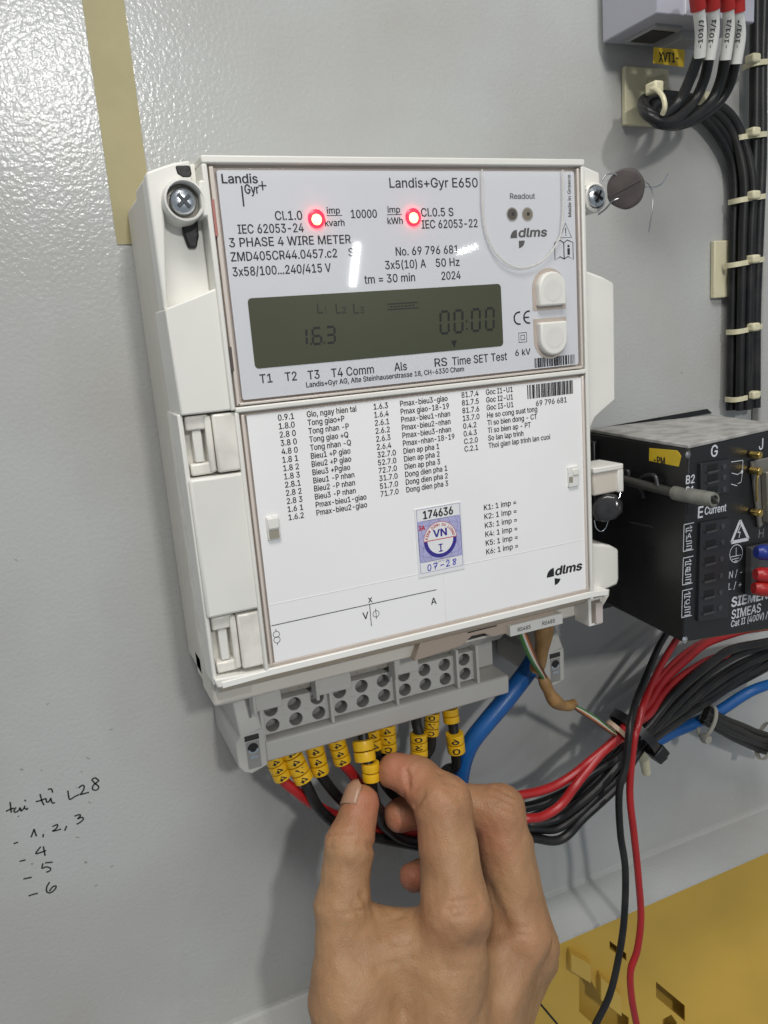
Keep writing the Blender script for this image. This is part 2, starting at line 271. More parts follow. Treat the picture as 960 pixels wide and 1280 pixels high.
# text --------------------------------------------------------------
# outlines of a plain grotesque alphabet: advance width, flat x/y list, triangle list (thousandths of an em)
GLYPH = {
'(':(273,'89 207 92 264 101 324 114 384 132 441 153 494 177 539 236 539 212 485 191 428 174 370 161 313 154 258 151 207 154 161 160 115 172 67 188 16 209 -38 236 -96 177 -96 139 -21 111 55 95 131','0 23 14 14 13 0 1 0 13 13 12 1 2 1 12 19 18 20 8 7 6 20 18 21 18 17 21 22 21 17 17 16 22 16 15 22 23 22 15 14 23 15 2 12 11 3 2 11 11 10 3 4 3 10 10 9 4 5 4 9 9 8 5 8 6 5'),
')':(273,'37 -96 64 -37 86 18 102 69 113 116 120 162 122 207 119 258 112 313 99 370 82 428 62 485 37 539 97 539 121 494 142 441 159 384 173 323 181 264 184 207 178 130 161 53 134 -22 97 -96','1 0 23 12 11 13 20 19 5 6 5 19 19 18 6 7 6 18 18 17 7 1 23 22 2 1 22 22 21 2 3 2 21 4 3 21 21 20 4 20 5 4 7 17 8 17 16 8 9 8 16 16 15 9 10 9 15 15 14 10 11 10 14 13 11 14'),
'+':(453,'198 34 198 364 255 364 255 34 61 172 61 226 391 226 391 172 198 226 255 226 255 172 198 172','8 11 9 5 4 8 9 10 7 2 1 8 9 2 8 7 6 9 0 3 10 11 0 10 10 9 11 11 8 4'),
',':(188,'38 -119 68 71 137 71 84 -119','1 0 3 3 2 1'),
'-':(453,'337 244 337 188 114 188 114 244','3 2 1 1 0 3'),
'.':(188,'95 -4 78 -1 63 9 53 24 50 41 53 59 63 73 78 83 95 87 113 83 128 73 138 59 141 41 138 24 128 9 113 -1','4 3 2 1 0 2 0 6 2 4 2 6 5 4 6 12 11 10 13 12 14 12 10 8 9 8 10 15 14 0 14 12 0 12 8 0 6 0 8 7 6 8'),
'/':(249,'235 533 71 -76 14 -76 178 533','0 3 1 2 1 3'),
'0':(453,'227 -7 174 1 130 24 95 62 69 113 53 178 48 254 53 330 69 395 95 447 130 484 174 508 227 516 279 508 323 484 358 447 384 395 400 330 405 254 400 178 384 113 359 62 323 24 279 1 227 50 261 56 290 74 313 103 330 144 340 194 344 254 340 314 330 365 313 405 290 435 261 453 227 460 192 453 163 435 140 405 123 365 113 314 109 254 113 194 123 144 140 103 163 74 192 56','5 4 44 44 43 5 6 5 43 43 42 6 42 41 6 7 6 41 41 40 7 8 7 40 0 24 1 47 1 24 1 47 2 46 2 47 10 38 37 37 11 10 2 46 3 46 45 3 4 3 45 44 4 45 8 40 39 9 8 39 39 38 9 38 10 9 35 13 36 12 36 13 25 23 22 22 26 25 34 14 35 13 35 14 20 19 28 29 28 19 19 18 29 30 29 18 31 30 18 18 17 31 32 31 17 17 16 32 26 22 21 27 26 21 21 20 27 20 28 27 32 16 33 16 15 33 34 33 15 14 34 15 24 0 23 23 25 24 11 37 36 36 12 11'),
'1':(453,'76 0 76 55 391 55 391 0 276 509 276 0 212 0 212 448 209 448 86 358 86 427 198 509 276 55 212 55','11 10 8 8 10 9 3 2 5 13 12 7 1 0 6 11 8 7 7 4 11 12 13 6 4 7 12 5 2 12 6 5 12 1 6 13'),
'2':(453,'64 0 64 47 234 229 261 257 282 282 299 305 311 327 318 348 320 371 317 397 308 419 293 436 273 449 250 457 224 460 196 457 172 447 153 433 139 413 130 390 127 362 66 362 71 405 86 442 111 473 143 496 182 511 225 516 268 511 306 497 337 474 361 445 376 411 381 372 378 345 371 318 357 290 336 259 306 223 267 180 153 60 153 57 389 57 389 0','1 0 41 20 19 21 22 21 19 19 18 22 23 22 18 18 24 23 26 16 15 27 14 13 39 2 40 14 27 15 26 15 27 1 41 40 40 2 1 24 18 17 25 24 17 17 16 25 16 26 25 12 11 29 28 12 29 34 33 8 33 32 8 4 38 37 5 4 37 37 36 5 6 5 36 36 35 6 7 6 35 35 34 7 34 8 7 8 32 9 32 31 9 10 9 31 31 30 10 11 10 30 29 11 30 41 0 43 43 42 41 2 39 38 3 2 38 38 4 3 12 28 13 27 13 28'),
'3':(453,'218 -7 173 -3 133 10 98 30 70 57 52 91 44 132 109 132 115 107 126 87 144 71 165 59 191 52 219 50 248 53 275 61 297 74 315 93 325 116 329 145 326 172 316 196 299 217 275 234 242 244 201 248 157 248 157 299 288 448 288 452 70 452 70 509 372 509 372 461 211 278 211 289 264 288 308 276 344 253 371 222 387 186 393 145 387 103 370 66 344 36 309 12 266 -2 221 289','2 10 3 10 9 3 3 9 4 9 8 4 5 4 8 8 7 5 6 5 7 1 12 11 14 13 0 12 1 0 0 13 12 24 34 25 26 25 34 27 26 34 34 35 27 1 11 2 10 2 11 15 46 45 45 16 15 22 37 23 36 23 37 18 43 42 19 18 42 42 41 19 41 40 19 20 19 40 40 39 20 16 45 44 17 16 44 44 43 17 43 18 17 20 39 21 39 38 21 22 21 38 37 22 38 33 28 35 29 28 33 33 32 29 14 0 46 46 15 14 23 36 24 34 24 36 27 35 28 31 30 29 29 32 31 34 36 47 35 34 47 33 35 47'),
'4':(453,'40 105 40 158 247 509 311 509 109 166 109 163 413 163 413 105 282 0 282 121 282 146 282 318 343 318 343 0 282 105 282 163 343 163 343 105','1 0 5 1 5 4 4 2 1 5 0 9 5 9 10 16 15 10 2 4 3 15 16 11 8 13 14 9 0 14 5 10 15 12 11 16 7 6 16 17 7 16 14 17 9 17 16 10 10 9 17 17 14 13'),
'5':(453,'221 -7 178 -2 140 11 108 32 83 60 66 93 60 130 122 130 127 108 138 89 154 73 173 60 196 52 221 50 250 53 276 64 298 82 314 104 324 131 328 162 324 193 314 221 297 244 275 262 248 273 218 277 192 275 167 268 145 258 128 246 67 253 96 509 366 509 366 452 151 452 134 301 136 301 155 315 178 325 203 331 229 334 263 330 294 321 321 306 345 285 364 260 379 231 388 199 391 163 385 117 369 76 343 41 309 15 268 -1','4 3 9 9 8 4 5 4 8 8 7 5 6 5 7 29 35 30 31 30 35 12 1 0 0 13 12 25 39 26 1 12 11 37 27 26 38 37 26 26 39 38 1 11 2 11 10 2 3 2 10 9 3 10 35 29 28 36 35 28 28 27 36 27 37 36 31 35 34 40 24 41 52 16 15 52 15 53 14 53 15 24 23 42 41 24 42 50 49 18 19 18 49 49 48 19 48 47 19 20 19 47 47 46 20 16 52 51 17 16 51 51 50 17 50 18 17 20 46 21 46 45 21 22 21 45 45 44 22 44 43 22 23 22 43 42 23 43 53 14 0 13 0 14 24 40 25 39 25 40 33 32 34 31 34 32'),
'6':(453,'226 -7 182 -1 142 15 109 40 84 74 69 115 64 162 68 199 80 239 102 285 137 340 252 509 322 509 151 261 145 261 154 275 165 288 179 299 196 307 214 312 235 314 278 309 316 295 346 271 370 240 384 201 389 157 384 112 368 73 343 39 310 14 271 -2 226 48 254 52 279 63 299 79 314 101 324 128 327 157 324 187 314 213 299 235 279 251 254 262 226 265 198 262 174 252 153 235 138 214 128 188 125 158 128 128 138 102 153 79 174 63 198 52 174 295','4 3 52 52 51 4 5 4 51 51 50 5 6 5 50 50 49 6 7 6 49 8 7 49 49 48 8 13 14 47 14 13 15 45 18 17 1 55 54 13 47 46 1 54 2 54 53 2 3 2 53 52 3 53 47 14 48 8 48 14 9 8 14 14 15 9 10 9 15 15 16 10 32 0 33 43 20 44 34 31 30 30 35 34 33 0 31 31 34 33 42 21 43 20 43 21 29 28 36 28 27 36 37 36 27 27 26 37 38 37 26 39 38 26 26 25 39 25 24 39 40 39 24 24 23 40 35 30 29 29 36 35 40 23 41 23 22 41 42 41 22 21 42 22 10 16 11 55 1 0 0 32 55 18 45 44 19 18 44 44 20 19 46 45 17 56 13 17 13 46 17 16 15 13 13 56 16 12 11 16 12 16 56'),
'7':(453,'97 0 323 448 323 452 62 452 62 509 391 509 391 449 165 0','0 7 1 2 1 6 6 5 2 6 1 7 4 3 2 2 5 4'),
'8':(453,'226 -7 178 -2 136 11 101 33 74 62 57 96 52 135 55 166 65 195 81 220 101 241 125 256 153 265 153 267 119 282 93 308 76 342 70 380 75 417 90 450 114 477 146 498 184 511 226 516 269 511 306 498 337 477 361 450 377 417 382 380 376 342 359 308 333 282 300 267 300 265 327 256 351 241 372 220 387 195 397 166 401 135 395 96 378 62 352 33 317 11 275 -2 226 49 258 52 285 60 307 74 323 91 333 113 337 139 333 165 322 189 305 208 283 223 256 232 226 235 196 232 169 223 147 208 130 189 119 165 115 139 119 113 129 91 145 74 167 60 195 52 226 290 252 292 274 300 293 313 307 330 316 351 319 376 316 399 308 420 294 437 275 449 252 457 226 460 200 457 177 449 159 437 145 420 136 399 133 376 136 351 145 330 159 313 178 300 201 292','3 66 4 66 65 4 5 4 65 6 5 65 65 64 6 7 6 64 64 63 7 8 7 63 63 62 8 9 8 62 62 10 9 17 16 88 93 59 58 69 1 0 0 46 69 22 84 83 1 69 68 60 59 12 59 93 12 13 12 93 93 92 13 91 13 92 21 85 84 84 22 21 1 68 2 68 67 2 3 2 67 66 3 67 10 62 61 11 10 61 61 60 11 60 12 11 13 91 14 91 90 14 15 14 90 90 89 15 16 15 89 88 16 89 17 88 87 18 17 87 19 18 87 87 86 19 20 19 86 86 85 20 85 21 20 81 23 82 80 24 81 23 81 24 47 45 48 56 34 57 71 57 34 34 33 71 72 71 33 33 73 72 79 25 80 24 80 25 43 42 50 51 50 42 42 41 51 41 40 51 52 51 40 40 39 52 53 52 39 39 38 53 54 53 38 38 37 54 36 54 37 30 29 76 77 76 29 29 28 77 28 27 77 48 45 44 49 48 44 44 43 49 43 50 49 54 36 55 36 35 55 56 55 35 34 56 35 73 33 32 74 73 32 32 31 74 75 74 31 31 30 75 30 76 75 77 27 78 27 26 78 79 78 26 25 79 26 45 47 0 46 0 47 57 71 58 71 70 58 93 58 70 82 23 83 22 83 23'),
'9':(453,'226 516 271 510 310 494 343 468 368 434 384 393 389 347 385 309 373 270 350 224 315 168 200 0 130 0 301 248 307 248 299 234 287 221 273 210 257 202 238 196 218 195 175 199 137 214 106 237 83 269 68 307 64 352 69 397 85 436 110 469 143 494 182 510 226 460 199 457 174 446 154 429 138 407 129 381 125 352 129 322 138 295 154 274 174 257 199 247 226 243 254 247 279 257 299 273 314 295 324 321 327 350 324 381 314 407 299 429 279 446 254 457 278 214','24 23 40 40 39 24 25 24 39 26 25 39 39 38 26 38 37 26 27 26 37 37 36 27 28 27 36 29 28 36 30 35 34 34 31 30 20 44 43 32 0 33 20 43 21 42 21 43 31 34 33 33 0 31 10 16 11 21 42 22 42 41 22 23 22 41 40 23 41 29 36 35 35 30 29 18 17 45 13 14 47 14 13 15 13 47 46 1 55 54 49 48 8 8 7 49 7 6 49 50 49 6 6 5 50 51 50 5 5 4 51 52 51 4 4 3 52 15 16 10 10 9 15 14 15 9 9 8 14 8 48 14 47 14 48 52 3 53 3 2 53 54 53 2 1 54 2 44 20 19 19 18 44 18 45 44 0 32 55 55 1 0 45 17 46 56 13 17 13 46 17 16 15 13 13 56 16 12 11 16 12 16 56'),
':':(188,'95 -4 78 -1 63 9 53 24 50 41 53 59 63 73 78 83 95 87 113 83 128 73 138 59 141 41 138 24 128 9 113 -1 95 271 78 274 63 284 53 299 50 316 53 334 63 349 78 359 95 362 113 359 128 349 138 334 141 316 138 299 128 284 113 274','4 3 2 2 6 4 5 4 6 1 0 2 6 2 0 0 8 6 8 7 6 20 19 18 18 22 20 21 20 22 29 28 30 28 27 26 13 12 14 12 11 10 16 31 30 30 28 16 24 16 28 28 26 24 25 24 26 15 14 0 14 12 0 8 0 12 12 10 8 10 9 8 18 17 16 22 18 16 16 24 22 23 22 24'),
'=':(453,'72 245 72 301 381 301 381 245 72 97 72 153 381 153 381 97','5 4 7 7 6 5 1 0 3 3 2 1'),
'A':(480,'16 0 201 509 276 509 463 0 395 0 287 302 276 334 264 372 250 420 232 478 245 478 228 419 213 371 201 333 191 302 85 0 110 142 110 199 370 199 370 142 239 456 154 199 324 199 344 142 135 142','0 15 16 16 17 0 1 13 12 12 11 1 11 9 1 17 14 13 13 1 17 0 17 1 2 7 6 7 2 8 10 8 2 4 3 19 3 18 19 5 18 6 2 6 18 18 3 2 24 21 16 9 11 20 9 20 10 1 9 10 10 2 1 22 23 19 8 10 20 21 24 22 14 17 21 17 16 21 18 5 22 19 18 22 4 19 23 23 22 24 16 15 24'),
'B':(456,'60 0 60 509 241 509 289 504 329 491 359 469 381 442 394 410 398 374 395 344 387 320 373 301 356 286 336 275 315 267 315 262 339 257 363 245 385 227 402 203 414 173 418 136 413 100 400 67 377 39 344 18 301 4 247 0 125 57 245 57 296 63 330 80 349 105 355 137 352 161 342 184 327 203 306 218 279 228 248 231 125 231 125 285 238 285 265 288 288 296 308 309 323 326 333 348 336 372 330 403 313 429 283 446 240 452 125 452','0 28 40 1 0 40 40 41 1 41 53 1 39 43 42 28 0 27 27 29 28 39 42 40 41 40 42 52 2 53 1 53 2 38 37 15 14 45 44 50 4 51 3 51 4 29 27 26 26 30 29 43 39 38 38 15 43 15 14 43 14 44 43 51 3 52 2 52 3 31 25 24 24 23 31 32 31 23 23 22 32 33 32 22 22 21 33 21 20 33 34 33 20 20 19 34 35 34 19 19 18 35 11 10 47 10 9 47 48 47 9 9 8 48 8 7 48 49 48 7 7 6 49 30 26 25 25 31 30 35 18 36 18 17 36 17 16 36 37 36 16 15 37 16 45 14 13 46 45 13 13 12 46 12 11 46 11 47 46 49 6 50 6 5 50 4 50 5'),
'C':(510,'267 -7 205 1 150 25 104 63 70 115 48 179 40 254 48 329 70 393 104 445 150 484 205 508 267 516 305 513 340 504 373 490 402 471 427 447 448 418 463 385 473 348 408 348 401 373 389 395 375 413 357 428 337 440 315 449 292 454 267 456 223 450 184 432 150 403 125 364 109 314 103 254 109 194 125 145 151 105 184 76 223 59 267 53 292 55 315 60 337 69 357 81 375 96 389 114 401 136 408 160 473 160 463 124 448 91 428 62 402 38 373 19 341 5 305 -4','5 4 37 37 36 5 6 5 36 35 6 36 6 35 34 7 6 34 34 33 7 8 7 33 30 11 31 40 0 41 28 13 12 41 0 42 28 12 29 0 40 1 39 1 40 29 12 30 11 30 12 1 39 2 39 38 2 3 2 38 4 3 38 37 4 38 8 33 32 9 8 32 32 31 9 10 9 31 31 11 10 43 57 56 56 44 43 26 14 27 44 56 55 55 45 44 25 15 26 14 26 15 52 51 48 49 48 51 51 50 49 20 19 21 22 21 19 19 18 22 23 22 18 18 17 23 45 55 54 46 45 54 54 53 46 47 46 53 53 52 47 52 48 47 23 17 24 17 16 24 25 24 16 15 25 16 42 0 57 57 43 42 13 28 27 27 14 13'),
'D':(502,'219 0 96 0 96 57 215 57 272 63 318 81 354 110 379 149 394 198 399 255 394 312 379 361 354 399 320 428 275 446 221 452 93 452 93 509 225 509 294 501 353 478 399 441 433 391 455 329 462 255 455 181 433 119 398 68 351 31 291 8 125 509 125 0 60 0 60 509 125 452 125 57','33 32 16 16 17 33 2 1 31 1 2 32 16 32 2 17 16 30 29 5 4 29 4 0 3 0 4 18 15 14 14 19 18 0 3 31 2 31 35 16 2 34 30 16 34 15 18 30 20 13 12 10 9 24 24 23 10 6 28 27 27 26 6 7 6 26 26 25 7 8 7 25 25 24 8 24 9 8 10 23 11 23 22 11 12 11 22 22 21 12 20 12 21 5 29 28 28 6 5 19 14 13 13 20 19 15 30 34 2 35 34 31 3 35'),
'E':(419,'60 0 60 509 372 509 372 452 125 452 125 286 355 286 355 229 125 229 125 57 375 57 375 0','0 9 8 1 0 8 8 5 1 5 4 1 9 0 11 11 10 9 5 8 7 7 6 5 3 2 4 1 4 2'),
'F':(410,'60 0 60 509 369 509 369 452 125 452 125 278 346 278 346 221 125 221 125 0','9 8 0 8 5 0 1 0 5 3 2 4 5 8 7 7 6 5 1 5 4 4 2 1'),
'G':(520,'269 -7 205 1 149 25 104 64 69 116 47 179 40 254 47 329 69 393 103 445 149 484 203 508 265 516 304 513 340 504 374 489 403 469 429 445 449 416 465 384 474 349 408 349 399 372 387 393 373 411 356 427 337 439 315 448 291 454 265 456 222 450 183 432 150 404 125 364 109 314 103 254 109 194 125 145 151 105 184 76 224 59 269 53 309 57 345 71 374 93 396 123 410 160 415 202 434 199 283 199 283 256 478 256 478 200 471 141 451 91 419 50 377 19 326 0 414 199','5 4 37 37 36 5 6 5 36 35 6 36 6 35 34 7 6 34 34 33 7 8 7 33 30 11 31 40 0 41 12 29 28 0 40 1 39 1 40 29 12 30 11 30 12 1 39 2 39 38 2 3 2 38 4 3 38 37 4 38 8 33 32 9 8 32 10 9 32 32 31 10 31 11 10 57 43 42 26 14 27 13 27 14 43 57 56 56 44 43 25 15 26 14 26 15 53 52 48 52 51 48 53 48 46 47 58 48 48 51 47 20 19 21 22 21 19 19 18 22 44 56 55 55 54 44 45 44 54 54 53 45 53 46 45 22 18 23 18 17 23 24 23 17 17 16 24 25 24 16 15 25 16 57 42 0 41 0 42 58 47 49 50 49 47 47 51 50 27 13 28 12 28 13 46 48 58'),
'H':(517,'60 0 60 509 125 509 125 289 392 289 392 509 457 509 457 0 392 0 392 232 125 232 125 0','0 11 10 1 0 10 10 3 1 3 2 1 9 8 7 7 6 9 4 9 6 6 5 4 3 10 9 9 4 3'),
'I':(300,'31 0 31 57 118 57 118 452 31 452 31 509 269 509 269 452 183 452 183 57 269 57 269 0','1 0 2 3 5 4 9 11 10 7 6 8 2 0 11 11 9 2 3 2 9 9 8 3 8 6 3 5 3 6'),
'J':(396,'185 -7 124 3 75 33 44 81 33 145 33 173 98 173 98 145 104 104 122 74 149 56 185 50 220 56 248 74 266 104 272 145 272 509 336 509 336 145 326 81 294 33 246 3','5 4 7 10 1 0 1 10 9 1 9 2 9 8 2 3 2 8 4 3 8 7 4 8 5 7 6 21 13 12 16 15 18 18 17 16 13 21 20 14 13 20 20 19 14 19 18 14 18 15 14 21 12 0 12 11 0 10 0 11'),
'K':(467,'104 145 104 216 122 239 139 261 157 282 174 303 193 324 212 344 364 509 448 509 231 276 228 276 60 0 60 509 125 509 125 334 124 225 125 193 125 0 372 0 188 259 228 309 449 0 124 242 125 167 198 245 243 288','0 1 12 13 12 1 0 12 18 1 0 17 17 16 1 2 1 16 2 16 23 2 23 15 1 2 15 13 1 15 15 14 13 5 4 20 20 11 21 19 22 10 10 22 26 21 10 26 8 21 9 10 21 11 6 5 21 7 6 21 21 8 7 16 17 20 3 16 20 20 4 3 0 18 24 17 0 24 16 3 23 11 20 25 10 11 25 19 10 25 17 24 25 20 17 25 5 20 21 9 21 26'),
'L':(393,'60 0 60 509 125 509 125 57 361 57 361 0','1 0 3 3 0 5 5 4 3 1 3 2'),
'M':(628,'60 0 60 509 152 509 277 187 282 174 287 159 293 141 299 123 305 103 311 84 317 65 322 49 307 49 312 65 318 83 324 102 330 121 336 140 342 158 348 174 352 187 476 509 568 509 568 0 504 0 504 291 504 308 504 327 505 347 505 369 506 391 506 413 507 435 507 457 513 457 505 433 498 409 490 386 482 363 474 341 467 322 461 305 456 291 342 0 286 0 170 291 165 304 159 321 152 340 145 361 137 384 129 408 121 432 112 457 119 457 119 437 120 416 120 394 121 372 121 350 122 328 122 309 122 291 122 0 315 73 507 437 119 436','55 53 66 57 56 1 53 1 56 54 53 55 55 52 54 63 62 0 1 0 62 62 61 1 61 60 1 60 59 1 59 58 1 57 1 58 13 9 12 8 12 9 12 8 44 49 2 50 51 50 2 52 51 2 54 52 2 53 54 2 1 53 2 14 10 11 11 15 14 31 30 22 22 34 31 32 31 34 34 33 65 65 33 35 25 24 23 23 22 25 26 25 22 27 26 22 28 27 22 29 28 22 22 30 29 20 19 42 21 38 37 37 36 21 36 35 21 35 33 21 33 34 21 34 22 21 12 44 43 43 11 12 13 12 11 11 10 13 13 10 64 42 41 20 2 49 48 46 45 3 3 2 48 48 47 3 47 46 3 10 14 64 9 13 64 38 21 39 21 20 39 40 39 20 41 40 20 32 34 65 15 11 43 43 42 18 19 18 42 18 17 43 17 16 43 16 15 43 4 3 45 45 44 5 6 5 44 7 6 44 8 7 44 5 4 45 53 56 66 52 55 66'),
'N':(523,'60 0 60 509 136 509 343 183 352 169 363 151 375 130 388 107 401 82 414 55 405 54 402 81 401 108 400 134 399 157 399 178 399 195 399 509 463 509 463 0 387 0 202 290 190 310 177 331 164 354 148 381 130 413 108 452 119 454 121 417 122 384 123 354 124 328 125 307 125 291 125 0 403 78 120 430','33 32 1 32 31 1 31 30 1 27 1 30 30 29 27 2 26 25 35 34 0 1 0 34 33 1 34 28 27 37 26 2 28 27 28 2 1 27 2 20 7 6 10 9 36 11 9 12 9 19 12 13 12 19 14 13 19 19 9 20 9 10 20 7 20 10 10 8 7 14 19 15 16 15 19 19 18 16 17 16 18 6 5 20 25 24 2 22 21 3 3 2 22 23 22 2 24 23 2 9 11 36 8 10 36 3 21 20 4 3 20 5 4 20 27 29 37 26 28 37'),
'O':(533,'267 -7 205 1 150 25 105 63 70 115 48 179 40 254 48 329 70 393 105 445 150 484 205 508 267 516 329 508 384 484 429 445 464 393 486 329 493 254 486 179 464 115 429 63 384 25 329 1 267 53 310 59 349 76 383 105 408 144 425 194 430 254 425 314 408 365 383 404 349 433 310 450 267 456 223 450 184 433 151 404 125 364 109 314 103 254 109 194 125 144 151 105 184 76 223 59','5 4 44 44 43 5 6 5 43 42 6 43 6 42 41 7 6 41 41 40 7 8 7 40 45 2 46 39 38 10 47 1 0 0 24 47 46 2 1 1 47 46 37 11 38 10 38 11 2 45 3 4 3 45 44 4 45 8 40 39 9 8 39 39 10 9 12 36 35 35 13 12 27 26 22 33 14 34 22 26 23 25 23 26 13 35 34 34 14 13 20 19 28 29 28 19 19 18 29 18 30 29 30 18 31 18 17 31 32 31 17 17 16 32 27 22 21 21 20 27 20 28 27 32 16 33 16 15 33 14 33 15 23 25 0 24 0 25 36 12 37 11 37 12'),
'P':(445,'60 0 60 509 235 509 289 503 332 487 366 462 390 430 404 391 409 348 404 304 390 265 366 233 332 207 289 191 235 186 109 186 109 242 233 242 269 246 297 256 318 272 333 294 342 319 344 348 342 376 333 402 318 423 297 439 268 449 232 452 125 452 125 0 125 242 125 186','15 16 0 1 0 16 15 0 31 16 15 33 16 32 30 1 16 30 18 14 13 13 19 18 27 3 28 2 28 3 15 31 33 14 18 17 28 2 29 30 29 2 1 30 2 20 12 11 21 20 11 11 10 21 10 9 21 22 21 9 9 8 22 8 23 22 23 8 24 8 7 24 25 24 7 7 6 25 6 5 25 26 25 5 4 26 5 19 13 12 12 20 19 26 4 27 3 27 4 14 17 33 17 32 33 32 16 33'),
'Q':(533,'245 159 313 159 369 85 384 65 468 -48 401 -48 346 27 331 46 267 -7 205 1 150 25 105 63 70 115 48 179 40 254 48 329 70 393 105 445 150 484 205 508 267 516 329 508 384 484 429 445 464 393 486 329 493 254 486 179 464 115 429 63 384 25 329 1 267 53 310 59 349 76 383 105 408 144 425 194 430 254 425 314 408 365 383 404 349 433 310 450 267 456 223 450 184 433 151 404 125 364 109 314 103 254 109 194 125 144 151 105 184 76 223 59 402 41 356 13 319 62 366 90','13 12 52 52 51 13 14 13 51 50 14 51 14 50 49 15 14 49 49 48 15 16 15 48 9 55 54 33 32 8 44 20 45 55 9 8 8 32 55 19 46 45 45 20 19 9 54 10 54 53 10 11 10 53 12 11 53 52 12 53 16 48 47 17 16 47 18 17 47 47 46 18 46 19 18 6 34 7 6 7 31 35 2 3 41 22 42 30 3 6 34 6 3 3 2 34 34 2 59 21 43 42 42 22 21 28 27 36 37 36 27 27 26 37 26 38 37 38 26 39 26 25 39 40 39 25 25 24 40 30 6 57 5 4 30 3 30 56 35 3 29 29 28 35 28 36 35 40 24 41 24 23 41 22 41 23 33 8 31 31 7 33 20 44 43 43 21 20 2 35 59 29 3 56 6 31 57 33 7 58 7 34 58 30 4 56 5 30 57 1 0 58 34 1 58 1 34 59'),
'R':(449,'60 0 60 509 236 509 290 504 333 489 367 465 390 433 405 395 409 352 405 309 390 271 367 240 333 217 289 203 236 198 96 198 96 255 234 255 269 258 298 267 319 281 334 300 342 324 345 352 342 380 334 405 319 425 298 440 269 449 233 452 125 452 125 0 353 0 230 229 303 229 428 0 125 255 125 198 246 199 313 210','15 16 0 1 0 16 15 0 31 16 15 37 16 36 30 1 16 30 34 19 18 27 3 28 2 28 3 15 31 37 38 13 33 13 34 33 17 33 18 28 2 29 30 29 2 1 30 2 20 12 11 21 20 11 11 10 21 10 9 21 22 21 9 9 8 22 23 22 8 24 23 8 8 7 24 7 6 24 25 24 6 6 5 25 26 25 5 4 26 5 13 38 32 13 32 39 34 13 39 12 20 34 19 34 20 26 4 27 3 27 4 14 33 37 33 17 36 36 37 33 36 16 37 33 14 38 34 18 33 12 34 39 32 35 39'),
'S':(447,'224 -9 172 -4 128 9 91 31 64 60 46 96 38 137 104 137 110 110 123 88 142 71 166 59 194 52 224 49 257 52 286 60 311 74 329 92 341 114 346 139 342 161 332 179 316 193 296 205 272 214 245 222 184 239 128 260 86 289 60 326 52 372 58 413 75 448 102 476 138 498 180 511 227 516 275 511 316 498 351 476 377 449 394 415 401 378 337 378 326 412 302 437 267 453 225 459 194 456 167 448 145 435 129 418 118 398 115 376 119 352 131 334 148 319 169 308 191 300 212 293 264 279 287 272 312 264 336 252 359 238 379 220 395 198 405 171 408 139 403 99 386 64 360 34 323 11 278 -4','4 3 9 9 8 4 5 4 8 8 7 5 6 5 7 30 29 54 54 53 30 31 30 53 53 52 31 32 31 52 50 49 34 12 1 0 0 13 12 58 26 59 1 12 11 26 58 57 48 35 49 34 49 35 1 11 2 11 10 2 3 2 10 9 3 10 26 57 27 57 56 27 28 27 56 56 55 28 29 28 55 54 29 55 32 52 51 33 32 51 51 50 33 50 34 33 73 15 14 60 25 24 15 73 72 72 16 15 23 62 24 62 61 24 60 24 61 45 38 46 37 46 38 71 70 17 18 17 70 70 69 18 19 18 69 69 68 19 68 67 19 20 19 67 67 66 20 21 20 66 66 65 21 64 21 65 42 41 43 16 72 71 71 17 16 21 64 22 64 63 22 23 22 63 62 23 63 43 41 44 41 40 44 40 39 44 45 44 39 38 45 39 73 14 0 13 0 14 59 26 25 25 60 59 46 37 47 37 36 47 48 47 36 35 48 36'),
'T':(449,'32 452 32 509 417 509 417 452 257 452 257 0 193 0 193 452','1 0 7 3 2 4 7 6 5 5 4 7 4 2 7 1 7 2'),
'U':(517,'259 -8 203 -2 154 15 114 43 85 80 66 124 60 173 60 509 124 509 124 178 128 144 141 113 160 87 187 68 220 56 259 52 298 56 331 68 357 87 377 113 389 144 393 178 393 509 457 509 457 173 451 124 433 80 403 43 363 15 315 -2','7 6 9 9 8 7 0 14 1 13 1 14 1 13 2 12 2 13 2 12 3 12 11 3 4 3 11 5 4 11 11 10 5 6 5 10 9 6 10 18 17 28 28 17 29 16 29 17 25 24 20 21 20 24 24 23 21 22 21 23 18 28 27 19 18 27 27 26 19 26 25 19 25 20 19 29 16 0 16 15 0 14 0 15'),
'V':(480,'204 0 16 509 84 509 192 206 203 176 215 137 230 89 248 31 235 31 252 90 267 138 279 176 290 206 395 509 463 509 278 0 241 53','2 1 3 8 6 0 5 0 6 3 1 0 4 3 0 0 5 4 9 7 15 15 10 9 14 13 12 14 12 15 12 11 15 10 15 11 8 0 15 15 7 8 8 7 16 7 9 16 6 8 16'),
